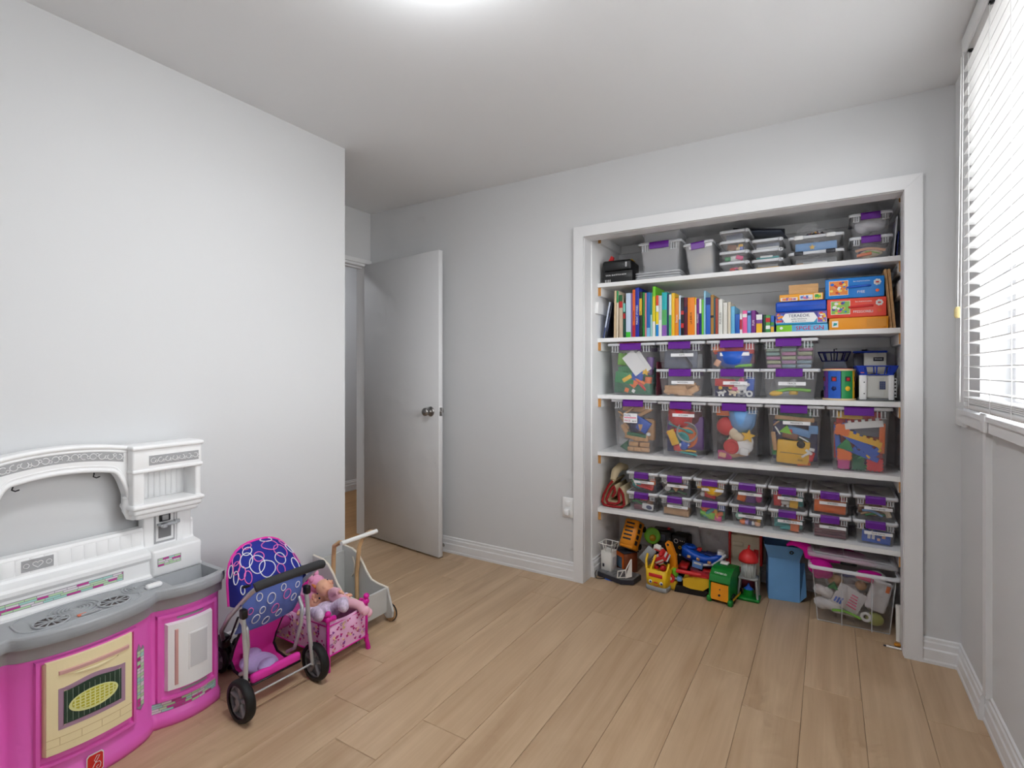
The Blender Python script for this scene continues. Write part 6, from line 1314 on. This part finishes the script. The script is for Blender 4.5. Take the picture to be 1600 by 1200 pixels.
railing(pt, -.055, .055, -.04, .04, .198, .245, .018, mat('toy_rail_navy', (.07, .09, .42), .4), (0, .2, .6, .85, 1)); B().rbox(.0465, -.03, .12, .070, .02, .154, .003, 1).build('white_annex', WHITEP, pt); B().tube([(.0, 0, .20), (.0, 0, .262), (.014, 0, .262)], .003, 6).build('antenna', cm('dark'), pt)
o = B().rbox(-.03, -.02, 0, .03, .03, .045, .012, 2).build('toy_tyre_block', cm('black')); o.location = (-.005, 3.19, Z3 + .0008); tag(o, 'small black toy block behind the shape sorter', 'toy block')
# ================================================================= TOYS ON THE CLOSET FLOOR
def pl(c): return cm(c)
TW = mat('toy_white_plastic', (.94, .93, .91), .4)
# white tower on a grey ramp plate
t = thing('toy_tower', 'white toy tower on a grey tiled ramp plate, far left of the closet floor', 'toy building', (-1.07, 2.985, 0), R(-8))
plate = [(-.115, -.055), (.055, -.085), (.115, -.045), (.115, .055), (-.105, .075)]
B().prism(plate, (0, 0, .004), (1, 0, 0), (0, 1, 0), (0, 0, 1), .026).build('base_plate', cm('dark'), t)
B().prism([(x * .97, y * .97) for x, y in plate], (0, 0, .030), (1, 0, 0), (0, 1, 0), (0, 0, 1), .005).build('ramp', mat('toy_ramp_grey', (.48, .48, .49), .5), t)
b = B()
for k in range(3): b.cyl((-.06 + .05 * k, -.06, .0352), (-.05 + .05 * k, .06, .0352), .0012, n=5)
b.cyl((-.11, 0, .0352), (.11, -.01, .0352), .0012, n=5); b.build('tile_joints', cm('dark'), t)
b = B(); b.rbox(-.112, -.022, .030, -.042, .05, .145, .003, 1).build('tower_body', TW, t); B().box(-.0425, -.005, .06, -.0405, .035, .115).build('side_recess', cm('palegrey'), t); B().rbox(-.100, -.0235, .055, -.088, -.0215, .075, .001, 1).build('door_latch', cm('dark'), t)
railing(t, -.110, -.044, -.020, .048, .147, .195, .012, TW, (0, .5, 1)); B().box(-.112, -.022, .145, -.042, .05, .148).build('tower_top', TW, t)
b = B(); b.tube([(.030, -.080, .036), (.035, -.082, .075), (.075, -.062, .085), (.100, -.050, .145), (.104, -.046, .150)], .004, 6).tube([(.030, -.080, .036), (.075, -.060, .042), (.075, -.062, .085)], .0035, 6).tube([(.045, -.078, .040), (.060, -.068, .078)], .003, 6)
b.prism([(0, 0), (.04, .012), (.04, .11), (.03, .10)], (.072, -.062, .036), (.8, .5, 0), (0, 0, 1), (-.4, .8, 0), .004); b.build('ramp_rail', TW, t)
# orange hut
t = thing('toy_hut', 'orange framed toy hut with a blue window behind the white tower', 'toy building', (-1.075, 3.125, 0), R(-38))
B().rbox(-.05, -.05, .0, .05, .05, .125, .003, 1).build('walls', mat('hut_brown', (.55, .28, .16), .5), t); B().box(-.03, -.0515, .03, .03, -.0495, .10).build('window', mat('hut_window', (.42, .55, .66), .3), t)
b = B()
for x in (-.046, .046): b.box(x - .007, -.055, 0, x + .007, -.0515, .13)
b.box(-.053, -.055, .10, .053, -.0515, .13).box(-.053, -.055, 0, .053, -.0515, .022); b.build('frame', cm('orange'), t); B().rbox(-.056, -.056, .1255, .056, .056, .134, .002, 1).build('roof', cm('dark'), t)
# school bus tipped up on the hut
t = thing('toy_school_bus', 'orange-yellow toy school bus tipped nose down on the hut', 'toy bus', (-1.040, 3.135, .2250), (R(62), R(0), R(-14)))
SB = mat('bus_yellow', (.96, .60, .12), .4)
B().rbox(-.048, -.088, -.04, .048, .088, .045, .012, 2).build('body', SB, t)
B().rbox(-.040, -.070, .0455, .040, .080, .049, .003, 1).build('roof_panel', SB, t)
for k in range(5): B().box(-.028, -.04 + .024 * k, .0490, .028, -.030 + .024 * k, .0502).build('roof_vent', cm('dark'), t)
for s in (-1, 1):
    for k in range(4): B().box(s * .0480, -.06 + .036 * k, .0, s * .0495, -.034 + .036 * k, .028).build('side_window', cm('dark'), t)
    for y in (-.055, .055): B().cyl((s * .030, y, -.042), (s * .050, y, -.042), .018, n=18).build('wheel', RUBBER, t)
b = B(); b.box(-.034, -.0895, -.002, .034, -.0875, .030); b.build('windscreen', cm('dark'), t)
for x in (-.03, .03): B().box(x - .008, -.0905, -.028, x + .008, -.0878, -.014).build('light', cm('dark'), t)
# green saucer with an orange centre
t = thing('toy_saucer', 'lime green saucer with an amber knob leaning at the back', 'toy', (-.935, 3.205, .218), (R(78), 0, R(6)))
B().lathe([(0, -.006), (.046, -.006), (.050, .0), (.047, .006), (.030, .003), (0, .003)], n=32).build('dish', cm('lime'), t); B().ball((.004, -.012, .006), .020, .020, .012).build('knob', mat('amber', (.86, .66, .16), .25), t)
t = thing('toy_crate', 'black toy crate with lettering behind the lime saucer and crane', 'toy', (-.86, 3.29, 0), R(5)); B().rbox(-.09, -.05, 0, .03, .05, .245, .006, 1).build('body', cm('black'), t); B().rbox(-.05, -.0515, .185, -.01, -.0495, .225, .002, 1).build('panel', cm('slate'), t)
t = thing('toy_crate', 'black toy engine block with white and yellow marks at the back', 'toy', (-.775, 3.285, 0), R(-9)); B().rbox(-.05, -.05, 0, .05, .05, .235, .012, 2).build('body', cm('black'), t)
b = B(); b.torus((-.015, -.052, .200), .012, .0022, (0, 1, 0), 16, 6); 
for k in range(3): b.ball((.012 + .012 * k, -.051, .205), .0035, n=8, m=5)
b.build('white_marks', TW, t); B().torus((.010, -.052, .165), .008, .003, (0, 1, 0), 14, 6).build('gold_mark', cm('yellow'), t)
for k in range(4): B().rbox(-.04 + .022 * k, -.053, .115, -.028 + .022 * k, -.0495, .125, .001, 1).build('rivet', cm('yellow' if k % 2 else 'white'), t)
t = thing('toy_hoop', 'red, orange and blue hoop standing on the black engine block', 'toy hoop', (-.805, 3.30, .247), R(0))
for k, c in enumerate(('red', 'orange', 'blue')): B().torus((0, 0, -.006), .052, .009, (0, 1, 0), 12, 8, R(150 - 50 * k) + PI / 2, R(108 - 50 * k) + PI / 2).build('segment', cm(c), t)
o = B().rbox(-.055, -.004, 0, .055, .004, .27, .004, 1).build('grey_panel_toy', cm('palegrey')); o.location = (-.70, 3.345, .001); o.rotation_euler = (R(-3), R(-10), 0); tag(o, 'pale grey toy panel leaning on the closet\'s back wall', 'toy panel')
# yellow smiling bus with handle arms
t = thing('toy_bus', 'yellow smiling toy bus with red windscreen, open on top', 'toy bus', (-.832, 2.915, 0), R(-7)); YB_ = mat('toy_bus_yellow', (.97, .78, .10), .4)
b = B(); ring_loft(b, [(.02, .02, .02, .005), (.058, .072, .02, .02), (.062, .075, .06, .02), (.063, .075, .118, .016), (.058, .070, .120, .016), (.056, .068, .06, .016), (.02, .02, .055, .005)]); b.M = Matrix(); bo = b.build('body', YB_, t); bo.location = (0, .075, 0)
b = B(); ring_loft(b, [(.02, .02, .0, .005), (.060, .074, .0, .02), (.064, .078, .006, .02), (.062, .076, .026, .02), (.02, .02, .026, .005)]); q = b.build('bumper', mat('bumper_grey', (.62, .63, .64), .4), t); q.location = (0, .075, 0)
B().rbox(-.040, -.0025, .078, .040, .002, .098, .002, 1).build('windscreen', cm('red'), t)
for x in (-.030, .034): e = B().lathe([(0, .003), (.009, .003), (.010, 0)], (x, -.0005, .050), (0, -1, 0), 18).build('eye', TW, t); B().lathe([(0, .0045), (.0055, .0045), (.006, .0025)], (x + .002, -.0005, .050), (0, -1, 0), 14).build('pupil', cm('navy'), e)
B().rbox(-.010, -.003, .046, .014, .001, .053, .002, 1).build('nose', cm('red'), t); B().tube([(-.012, -.002, .034), (.004, -.004, .028), (.022, -.002, .040)], .0014, 6).build('smile', cm('red'), t)
b = B(); b.tube([(-.058, .01, .115), (-.068, .03, .155), (-.072, .06, .18)], .007, 8).tube([(-.030, .005, .115), (-.022, .02, .155), (-.020, .05, .185)], .007, 8).tube([(.058, .02, .115), (.060, .05, .15)], .007, 8); b.build('handle_arms', YB_, t)
B().cyl((-.015, .05, .112), (-.015, .05, .128), .014, n=16).build('seat', cm('red'), t); B().ball((.02, .06, .118), .018).build('driver', cm('red'), t)
# red fire truck on top
t = thing('toy_fire_truck', 'small red toy fire truck tilted on top of the yellow bus', 'toy truck', (-.818, 2.975, .172), (R(28), R(-32), R(-20)))
B().rbox(-.045, -.028, -.020, .045, .028, .018, .004, 1).build('body', cm('red'), t); B().rbox(.020, -.026, .018, .045, .026, .036, .004, 1).build('cab', cm('red'), t); B().rbox(-.047, -.0285, -.022, .047, .0285, -.012, .002, 1).build('chassis', cm('palegrey'), t)
b = B(); b.box(-.044, -.010, .0185, .016, -.007, .022).box(-.044, .007, .0185, .016, .010, .022)
for k in range(6): b.box(-.042 + .010 * k, -.007, .019, -.039 + .010 * k, .007, .0215)
b.build('ladder', TW, t); B().box(.0455, -.02, .002, .0465, .02, .014).build('grille', TW, t); B().box(-.03, -.0295, -.006, .03, -.0282, .004).build('side_stripe', TW, t)
for x in (-.028, .028):
    for s in (-1, 1): B().cyl((x, s * .022, -.022), (x, s * .031, -.022), .011, n=14).build('wheel', RUBBER, t)
t = thing('toy_car', 'white and red toy car with grey ramp wedged beside the fire truck', 'toy car', (-.845, 3.02, .2080), (R(30), R(20), R(15))); shape(B(), 'car', .055, .032, .03).build('body', TW, t); B().box(-.02, -.0165, -.004, .014, -.015, .004).build('stripe', cm('red'), t)
o = B().rbox(-.028, -.004, -.05, .028, .004, .05, .003, 1).build('toy_ramp', cm('grey')); o.location = (-.905, 3.005, .165); o.rotation_euler = (R(-12), R(35), R(-10)); tag(o, 'flat grey toy ramp propped left of the fire truck', 'toy ramp')
# crane arm
t = thing('toy_crane', 'orange toy crane arm rising behind the yellow bus', 'toy crane', (-.785, 3.035, 0), (0, 0, R(-10))); OC = mat('crane_orange', (.97, .60, .10), .4)
B().prism([(-.03, .0), (.045, .0), (.045, .11), (.040, .18), (.012, .250), (-.012, .256), (-.022, .240), (.004, .17), (.008, .10), (-.03, .08)], (0, -.012, 0), (1, 0, 0), (0, 0, 1), (0, 1, 0), .026).build('arm', OC, t); B().cyl((-.004, -.014, .238), (-.004, .016, .238), .007, n=12).build('pivot', cm('dark'), t); B().cyl((.03, -.014, .05), (.03, .016, .05), .010, n=12).build('pivot', cm('dark'), t)
# red and black base toys below the boat
t = thing('toy_train', 'dark red and black toy train parts under the blue boat', 'toy train', (-.66, 3.165, 0)); B().rbox(-.105, -.05, 0, .11, .06, .075, .008, 2).build('chassis', cm('black'), t)
for k in range(3): B().rbox(-.10 + .07 * k, -.052, .076, -.045 + .07 * k, .05, .098, .006, 1).build('carriage', cm('maroon' if k % 2 else 'red'), t)
for k in range(4): B().cyl((-.085 + .055 * k, -.056, .02), (-.085 + .055 * k, -.05, .02), .018, n=16).build('wheel', cm('dark'), t)
# blue boat
t = thing('toy_boat', 'chunky blue toy boat with portholes and white funnel, on the pile', 'toy boat', (-.632, 3.165, .100), (0, R(6), R(-4))); BB = mat('boat_blue', (.07, .34, .80), .35)
b = B(); vs = []; fs = []; n = 20; m = 10
for i in range(n + 1):
    s = i / n; x = -.115 + .23 * s; hw = .055 * max(.02, 1 - (2 * s - .9) ** 4 * .9) ** .5 if s < .98 else .006; zt = .085 + .012 * math.cos(PI * s * 2) + .03 * max(0, s - .7); kb = .02 * (2 * s - 1) ** 2
    for j in range(m + 1): a = PI + PI * j / m; vs.append((x, hw * math.cos(a), zt + (zt - kb) * math.sin(a) * .95))
for i in range(n):
    for j in range(m): q = i * (m + 1) + j; fs.append((q, q + 1, q + m + 2, q + m + 1))
for i in range(n): fs.append((i * (m + 1), (i + 1) * (m + 1), (i + 1) * (m + 1) + m, i * (m + 1) + m))
fs += [tuple(range(m + 1)), tuple(range(n * (m + 1), (n + 1) * (m + 1)))]
b.add(vs, fs, True); b.build('hull', BB, t)
B().torus((-.075, 0, .098), .024, .008, n=20, m=8).build('hatch_ring', BB, t); B().lathe([(0, .004), (.022, 0)], (-.075, 0, .096), n=16).build('hatch', cm('navy'), t); B().rbox(-.035, -.018, .086, -.01, .018, .104, .007, 2).build('red_button', cm('red'), t)
B().rbox(.01, -.03, .082, .075, .03, .092, .004, 1).build('cockpit', cm('navy'), t)
for x in (-.065, -.012, .050): w_ = B().rbox(x - .010, -.058, .045, x + .010, -.046, .062, .004, 2).build('porthole', cm('tan'), t)
B().tube([(.02, -.052, .03), (.07, -.046, .045), (.10, -.028, .075), (.122, 0, .105)], .008, 8).build('bow_trim', cm('palegrey'), t); B().cyl((.095, 0, .090), (.095, 0, .122), .018, .020, 18).build('funnel', TW, t)
B().box(-.04, -.0595, .004, .018, -.0535, .042).build('sticker', mat('sticker_blue', (.45, .62, .88), .4), t); B().box(-.032, -.0605, .026, .010, -.0590, .036).build('sticker_print', TW, t)
# yellow bulldozer lying in front
t = thing('toy_bulldozer', 'yellow and red toy racer with blue hub lying in front', 'toy car', (-.645, 3.01, 0), R(4))
B().prism([(-.05, .045), (-.01, .036), (.055, .036), (.085, .06), (.085, .105), (.01, .105), (-.05, .085)], (0, -.045, 0), (1, 0, 0), (0, 0, 1), (0, 1, 0), .085).build('body', mat('racer_yellow', (.90, .72, .14), .4), t); B().rbox(-.02, -.047, .105, .095, .042, .113, .003, 1).build('red_deck', cm('red'), t)
B().prism([(-.10, .0), (.06, .0), (.085, .03), (.05, .045), (-.09, .04)], (0, -.035, 0), (1, 0, 0), (0, 0, 1), (0, 1, 0), .08).build('underside', cm('black'), t); B().tube([(-.085, -.05, .125), (.0, -.055, .126), (.045, -.05, .122)], .011, 10).build('red_bar', cm('red'), t)
B().cyl((-.115, -.02, .065), (-.045, -.02, .075), .007, n=10).build('axle', cm('grey'), t); B().rbox(-.085, -.034, .058, -.060, -.006, .085, .004, 1).build('blue_hub', cm('skyblue'), t)
t = thing('toy_yoyo', 'red toy wheel with white centre on a yellow stub', 'toy wheel', (-.765, 2.985, .0)); B().rbox(-.012, -.01, 0, .035, .03, .055, .012, 2).build('stub', mat('racer_yellow', (.90, .72, .14), .4), t); w_ = B().cyl((0, -.014, .068), (0, .0, .068), .025, n=24).build('disc', cm('red'), t); B().cyl((0, -.0155, .068), (0, -.0135, .068), .010, n=16).build('disc_centre', TW, w_)  # a toy wheel standing on its stub
B().rbox(.005, .0, .07, .038, .03, .122, .014, 3).build('green_dome', cm('lime'), t)
# green garbage truck, rear to the room
t = thing('toy_garbage_truck', 'green toy garbage truck with orange tailgate, rear to the room', 'toy truck', (-.497, 2.935, 0), R(-9)); GG = mat('truck_green', (.06, .52, .18), .38)
prof = [(0, .02), (.0, .115), (.012, .145), (.045, .168), (.075, .176), (.16, .17), (.16, .02)]
for s in (-1, 1): B().prism(prof, (s * .055 - (.008 if s > 0 else 0), 0, 0), (0, 1, 0), (0, 0, 1), (1, 0, 0), .008).build('side_wall', GG, t); b = B(); b.rbox(s * .055 - .012, -.006, 0, s * .055 + .012, .022, .03, .004, 1); b.build('rear_foot', GG, t)
vs = []; 
b = B()
for (y0, z0), (y1, z1) in zip(prof[1:5], prof[2:6]):
    b.add([(-.047, y0, z0), (.047, y0, z0), (.047, y1, z1), (-.047, y1, z1), (-.047, y0 + .003, z0 - .006), (.047, y0 + .003, z0 - .006), (.047, y1, z1 - .006), (-.047, y1, z1 - .006)], [(0, 1, 2, 3), (7, 6, 5, 4), (0, 4, 5, 1), (1, 5, 6, 2), (2, 6, 7, 3), (3, 7, 4, 0)])
b.build('roof', GG, t); B().prism([(-.046, .0), (.046, .0), (.046, .085), (-.046, .085)], (0, -.002, .018), (1, 0, 0), (0, .10, 1), (0, 1, 0), .006).build('tailgate', mat('truck_orange', (.97, .62, .10), .4), t)
for x, z in ((.0, .045), (.002, .075)): B().cyl((x, -.0065 + (z - .018) * .1, z), (x, .004, z), .006 if z < .06 else .003, n=12).build('tailgate_hole', cm('dark'), t)
B().box(-.046, .03, .02, .046, .155, .075).build('hopper_floor', cm('dark'), t); B().box(-.046, .075, .075, .046, .155, .165).build('hopper_back', cm('dark'), t); B().rbox(-.030, .10, .1765, .012, .14, .188, .003, 1).build('white_hatch', TW, t)
text('truck_lettering', 'CAMBIUD', .015, TW.copy() if False else TW, t, (0, .0215, .1545), (R(38), 0, 0), .0004); B().rbox(-.05, .16, .02, .05, .195, .135, .008, 2).build('cab', GG, t)
for s in (-1, 1):
    for y in (.05, .155): B().cyl((s * .050, y, .026), (s * .062, y, .026), .026, n=20).build('wheel', RUBBER, t)
    B().box(s * .0632, .02, .02, s * .0638, .155, .034).build('yellow_stripe', cm('yellow'), t)
# silo
t = thing('toy_silo', 'grey toy silo with red dome roof on a green base', 'toy silo', (-.372, 3.085, 0)); SG = mat('silo_grey', (.62, .63, .63), .35)
b = B().rbox(-.058, -.045, 0, .058, .045, .018, .005, 1); b.build('base', GG, t); B().cyl((0, 0, .0185), (0, 0, .055), .026, n=24).build('tray', GG, t); B().lathe([(.024, 0), (.010, .012), (.003, .03), (0, .03)], (0, 0, .055), n=20).build('grain_cone', cm('blue'), t)
for sx in (-1, 1):
    for sy in (-1, 1): B().tube([(sx * .048, sy * .034, .018), (sx * .040, sy * .030, .12)], .006, 8).build('leg', SG, t)
B().rbox(-.048, -.038, .112, .048, .038, .124, .004, 1).build('deck', SG, t); b = B(); b.lathe([(.0, .0), (.036, 0), (.036, .082), (0, .082)], (0, 0, .1245), n=28)
for k in range(16): a = 2 * PI * k / 16; b.cyl((.036 * math.cos(a), .036 * math.sin(a), .126), (.036 * math.cos(a), .036 * math.sin(a), .205), .0025, n=6)
b.build('tank', mat('silo_clear_grey', (.74, .76, .76), .3), t); B().lathe([(.0, 0), (.050, .0), (.050, .012), (.046, .030), (.030, .052), (.010, .062), (0, .072)], (0, 0, .2068), n=32).build('dome', cm('red'), t); B().tube([(0, 0, .275), (.004, 0, .292)], [.006, .005], 8).build('finial', cm('red'), t)
# cream and red farm house behind
t = thing('toy_farm_house', 'cream and red toy farm house behind the silo', 'toy building', (-.408, 3.262, 0), R(3)); CF = mat('farm_cream', (.88, .84, .74), .5)
B().rbox(-.075, -.04, 0, .075, .09, .30, .003, 1).build('front_wall', CF, t); B().rbox(-.088, -.046, 0, -.0752, .09, .315, .003, 1).build('red_side', cm('red'), t); B().rbox(.0752, -.046, .14, .088, .09, .315, .003, 1).build('red_side', cm('red'), t)
B().rbox(-.072, -.048, .235, -.01, -.0405, .262, .004, 1).build('cream_ledge', CF, t); B().box(.045, -.042, .18, .07, -.0405, .23).build('red_panel', cm('red'), t); B().rbox(-.100, -.075, .0, -.0885, -.045, .16, .004, 1).build('red_gate', cm('red'), t); B().rbox(-.06, -.042, 0, .06, -.0405, .12, .002, 1).build('dark_door', cm('maroon'), t)
# light blue cardboard-like bin with flared rim
t = thing('fabric_bin', 'light blue fabric storage bin with flared rim and black eyelet', 'storage bin', (-.205, 3.155, .001), R(9)); FB = mat('light_blue_fabric', (.47, .69, .91), .75, spec=.2, var=.04, bscale=30)
b = B(); v0 = [(-.075, 0), (.075, 0), (.075, .16), (-.075, .16)]; lv = [(0, 1.0, 0), (.225, 1.0, 0), (.300, 1.0, .022), (.297, 1.0, .019), (.225, .97, -.003), (.004, .97, -.003)]
vs = []
for z, k, e in lv:
    for x, y in v0: vs.append((x * k + math.copysign(e, x), .08 + (y - .08) * k + math.copysign(e, y - .08), z))
fs = [(0, 1, 2, 3)] + [(i * 4 + j, i * 4 + (j + 1) % 4, (i + 1) * 4 + (j + 1) % 4, (i + 1) * 4 + j) for i in range(len(lv) - 1) for j in range(4)] + [tuple(20 + j for j in range(4))]
b.add(vs, fs); b.build('body', FB, t); B().torus((.035, -.014, .268), .008, .0028, (0, 1, .3), 16, 6).build('eyelet', cm('black'), t)
b = B(); b.add([(.0755, .002, .002), (.11, .02, .03), (.105, .05, .20), (.0755, .01, .21), (.0755, .12, .002), (.108, .10, .04)], [(0, 1, 2, 3), (0, 4, 5, 1), (1, 5, 2)]); b.build('side_flap', FB, t)
# big clear bin with tilted lid, full of white things
BIGC = mat('big_bin_plastic', (.88, .89, .91), .2, alpha=.13, spec=.8)
t = thing('storage_bin', 'big clear open bin of white clothes at the closet floor\'s right end', 'storage bin', (.098, 3.125, .0008), R(1)); b = B()
ring_loft(b, [(.03, .03, 0, .001), (.150, .125, 0, .018), (.172, .145, .262, .02), (.186, .156, .262, .02), (.186, .156, .276, .02), (.170, .143, .276, .02), (.148, .123, .003, .018), (.03, .03, .003, .001)]); b.build('body', BIGC, t)
b = B()
for x in (-.045, .075): b.box(x - .0015, -.147, .004, x + .0015, -.124, .262)
b.build('front_rib', CLEARW, t)
b = B(); ring_loft(b, [(.186, .156, .262, .02), (.1875, .1575, .268, .02), (.186, .156, .277, .02), (.172, .145, .277, .02)]); b.build('rim', RIMM, t)  # bin rim, coloured paler as an edge highlight
b = B()
for sx in (-1, 1): b.tube([(sx * .146, -.121, .003), (sx * .168, -.141, .262)], .0022, 6)
b.tube([(-.146, -.123, .003), (.146, -.123, .003)], .0022, 6); b.build('edge_highlights', CLEARW, t)  # pale tubes put highlights along the clear bin's edges
lid = thing('bin_cover', 'clear bin lid lying tilted on the pink toy over the big bin', 'lid', (.088, 3.125, .336), (R(3), R(2.5), R(3))); lid.name = 'loose_bin_cover'
b = B(); ring_loft(b, [(.176, .150, -.008, .02), (.184, .158, -.010, .02), (.184, .158, .004, .02), (.178, .152, .008, .02), (.165, .139, .008, .02), (.158, .132, .002, .02), (.02, .02, .002, .002), (.02, .02, .0, .002), (.162, .136, 0, .02), (.176, .150, -.008, .02)]); b.build('panel', mat('bin_lid_plastic', (.90, .90, .92), .2, alpha=.32), lid)
b = B(); b.tube([(-.160, -.130, .008), (.160, -.130, .008), (.160, .130, .008), (-.160, .130, .008)], .003, 6, closed=True); b.cyl((-.03, -.13, .006), (-.02, .13, .006), .002, n=6); b.build('lid_rib', CLEARW, lid)
def blob(name, label, cat, col, loc, s, rot=(0, 0, 0), kind='cloth', m=None):
    o = shape(B(), kind, *s).build(name, m or cm(col)); o.location = loc; o.rotation_euler = rot; tag(o, label, cat); return o
WCL2 = mat('white_cloth', (.90, .89, .90), .9, spec=.1, var=.05, bscale=30)
blob('soft_toy', 'white plush with bow at the lower left of the big bin', 'soft toy', 'white', (.000, 3.045, .075), (.13, .08, .06), (0, R(10), 0), 'cloth', WCL2)
blob('soft_toy', 'white plush rabbit curled at the left of the big bin', 'soft toy', 'white', (-.022, 3.040, .135), (.09, .07, .05), (0, R(35), 0), 'cloth', WCL2)
t = thing('paper_bag', 'white crumpled paper with pink stripes and blue print in the big bin', 'paper', (.085, 3.025, .125), (R(-4), R(25), 0)); B().rbox(-.06, 0, -.055, .06, .008, .055, .003, 1).build('sheet', WCL2, t)
for k in range(5): B().box(.002, -.0012, -.032 + .014 * k, .045 - .004 * k, 0, -.026 + .014 * k).build('pink_stripe', cm('pink'), t)
for k in range(3): B().box(-.05 + .012 * k, -.0012, -.045, -.042 + .012 * k, 0, -.020 + .004 * k).build('blue_print', cm('blue'), t)
t = thing('cleaning_bottle', 'white flat pouch with an orange logo at the right of the big bin', 'pouch', (.205, 3.020, .165), (R(-4), R(14), 0)); B().rbox(-.042, 0, -.075, .042, .03, .075, .012, 2).build('pouch', WCL2, t); B().rbox(.018, -.0012, .03, .034, .001, .062, .004, 1).build('orange_logo', cm('orange'), t); t.name = 'white_pouch'
blob('soft_toy', 'small brown plush face in the middle of the big bin', 'soft toy', 'tan', (.135, 3.045, .195), (.05, .045, .04), (0, 0, 0), 'ball')
blob('toy_jar', 'yellow-green round jar in the bin\'s lower right corner', 'jar', 'lime', (.190, 3.045, .045), (.075, .062, .06), (0, 0, 0), 'ball', mat('jar_olive', (.70, .72, .35), .4))
blob('toy_leaf', 'lime green curved piece under the white plush', 'toy', 'lime', (.075, 3.020, .052), (.12, .03, .02), (0, R(5), 0), 'wave'); blob('toy_leaf', 'green triangle piece at the upper left of the big bin', 'toy', 'green', (.022, 3.040, .175), (.045, .03, .03), (0, R(8), 0), 'tri')
blob('white_ring', 'white plastic ring standing low in the big bin', 'ring', 'white', (.155, 3.022, .055), (.05, .05, .03), (0, 0, 0), 'ring'); blob('grey_cloth', 'grey bundled cloth filling the big bin\'s floor', 'cloth', 'grey', (.10, 3.13, .060), (.22, .10, .14)); blob('pale_cloth', 'pale bundled cloth at the back of the big bin', 'cloth', 'palegrey', (.10, 3.16, .16), (.24, .12, .12)); blob('peach_plush', 'round brown plush behind the green triangle', 'soft toy', 'tan', (.030, 3.085, .185), (.07, .06, .06), (0, 0, 0), 'ball'); blob('navy_cloth', 'small navy cloth at the top of the big bin', 'cloth', 'navy', (.085, 3.05, .235), (.06, .035, .04)); blob('pink_sheet', 'pale pink printed sheet near the bin rim', 'sheet', 'pink', (.150, 3.02, .240), (.07, .02, .01), (0, R(12), 0), 'slab')
# magenta flamingo-like plush draped over
MGP = mat('magenta_plush', (.88, .10, .66), .85, spec=.2)
t = thing('inflatable_toy', 'magenta inflatable toy with a curved neck hanging over the clear bin', 'inflatable', (0, 3.06, 0))
b = B(); b.tube([(-.185, -.010, .335), (-.165, -.012, .350), (-.13, -.01, .352), (-.095, .0, .335), (-.085, .0, .300), (-.05, .0, .290), (.02, .02, .292), (.12, .04, .296), (.20, .05, .292)], [.006, .012, .018, .024, .026, .020, .020, .020, .015], 12); b.build('body', MGP, t)
b = B(); b.ball((-.035, -.03, .255), .055, .03, .045); b.ball((.17, -.015, .262), .05, .02, .012); b.ball((.06, .08, .312), .10, .06, .016); b.build('wing', MGP, t); B().rbox(.05, -.02, .283, .12, 0, .293, .003, 1).build('black_strap', cm('black'), t)
# little things on the floor
t = thing('pen', 'white and dark pen lying on the floor by the right casing', 'pen', (.222, 2.868, .0052), (0, 0, R(-4))); B().cyl((0, 0, 0), (.055, 0, 0), .005, n=12).build('barrel', TW, t); B().cyl((-.010, 0, 0), (.0, 0, 0), .0035, n=10).build('tip', cm('dark'), t); B().box(.01, -.001, .0045, .05, .001, .007).build('clip', cm('dark'), t)
o = B().cyl((0, 0, 0), (.0, .0, .16), .012, n=14).build('paper_roll', TW); o.location = (.277, 2.955, .001); o.rotation_euler = (R(-6), 0, 0); tag(o, 'white paper roll standing at the right end of the closet floor', 'paper roll')
o = B().lathe([(0, 0), (.013, 0), (.013, .006), (.010, .010), (0, .010)], n=20).build('bottle_cap', mat('amber_cap', (.80, .52, .12), .4)); o.location = (.266, 2.905, .001); tag(o, 'small amber cap on the floor near the pen', 'cap')
t = thing('strap', 'black strap with a blue tab beside the closet\'s left jamb', 'strap', (-1.175, 2.945, 0)); B().tube([(-.012, -.03, .05), (-.016, -.04, .03), (-.008, -.045, .008), (.02, -.03, .005), (.05, -.01, .005)], .0028, 6).build('cord', cm('black'), t); B().prism([(0, 0), (.05, -.01), (.045, .03), (.008, .02)], (.035, -.02, .001), (1, 0, 0), (0, 1, 0), (0, 0, 1), .006).build('blue_tab', cm('blue'), t)
t = thing('toy_wagon', 'red toy wagon edge behind the white tower', 'toy wagon', (-1.165, 3.15, 0), R(80)); B().rbox(-.05, -.02, .015, .05, .02, .07, .006, 1).build('tray', cm('red'), t)
for x in (-.03, .03):
    for s in (-1, 1): B().cyl((x, s * .015, .014), (x, s * .024, .014), .014, n=14).build('wheel', RUBBER, t)

for nm, lb, loc, sz, rot in (('white_towel', 'folded white towel across the middle back of the big bin', (.06, 3.075, .13), (.20, .09, .07), (0, R(-12), 0)), ('white_sock', 'white sock bundle at the lower middle of the big bin', (.065, 3.06, .055), (.15, .07, .06), (0, R(14), 0)), ('white_shirt', 'crumpled white shirt at the upper right of the big bin', (.175, 3.07, .235), (.13, .08, .07), (0, R(8), 0)), ('grey_shirt', 'pale shirt behind the pouch in the big bin', (.20, 3.09, .12), (.10, .14, .06), (0, 0, 0))):
    blob(nm, lb, 'clothes', 'white', loc, sz, rot, 'cloth', WCL2)
blob('magenta_cloth', 'magenta cloth showing at the upper left of the big bin', 'cloth', 'magenta', (-.025, 3.055, .225), (.09, .09, .05), (0, R(10), 0), 'cloth', MGP)
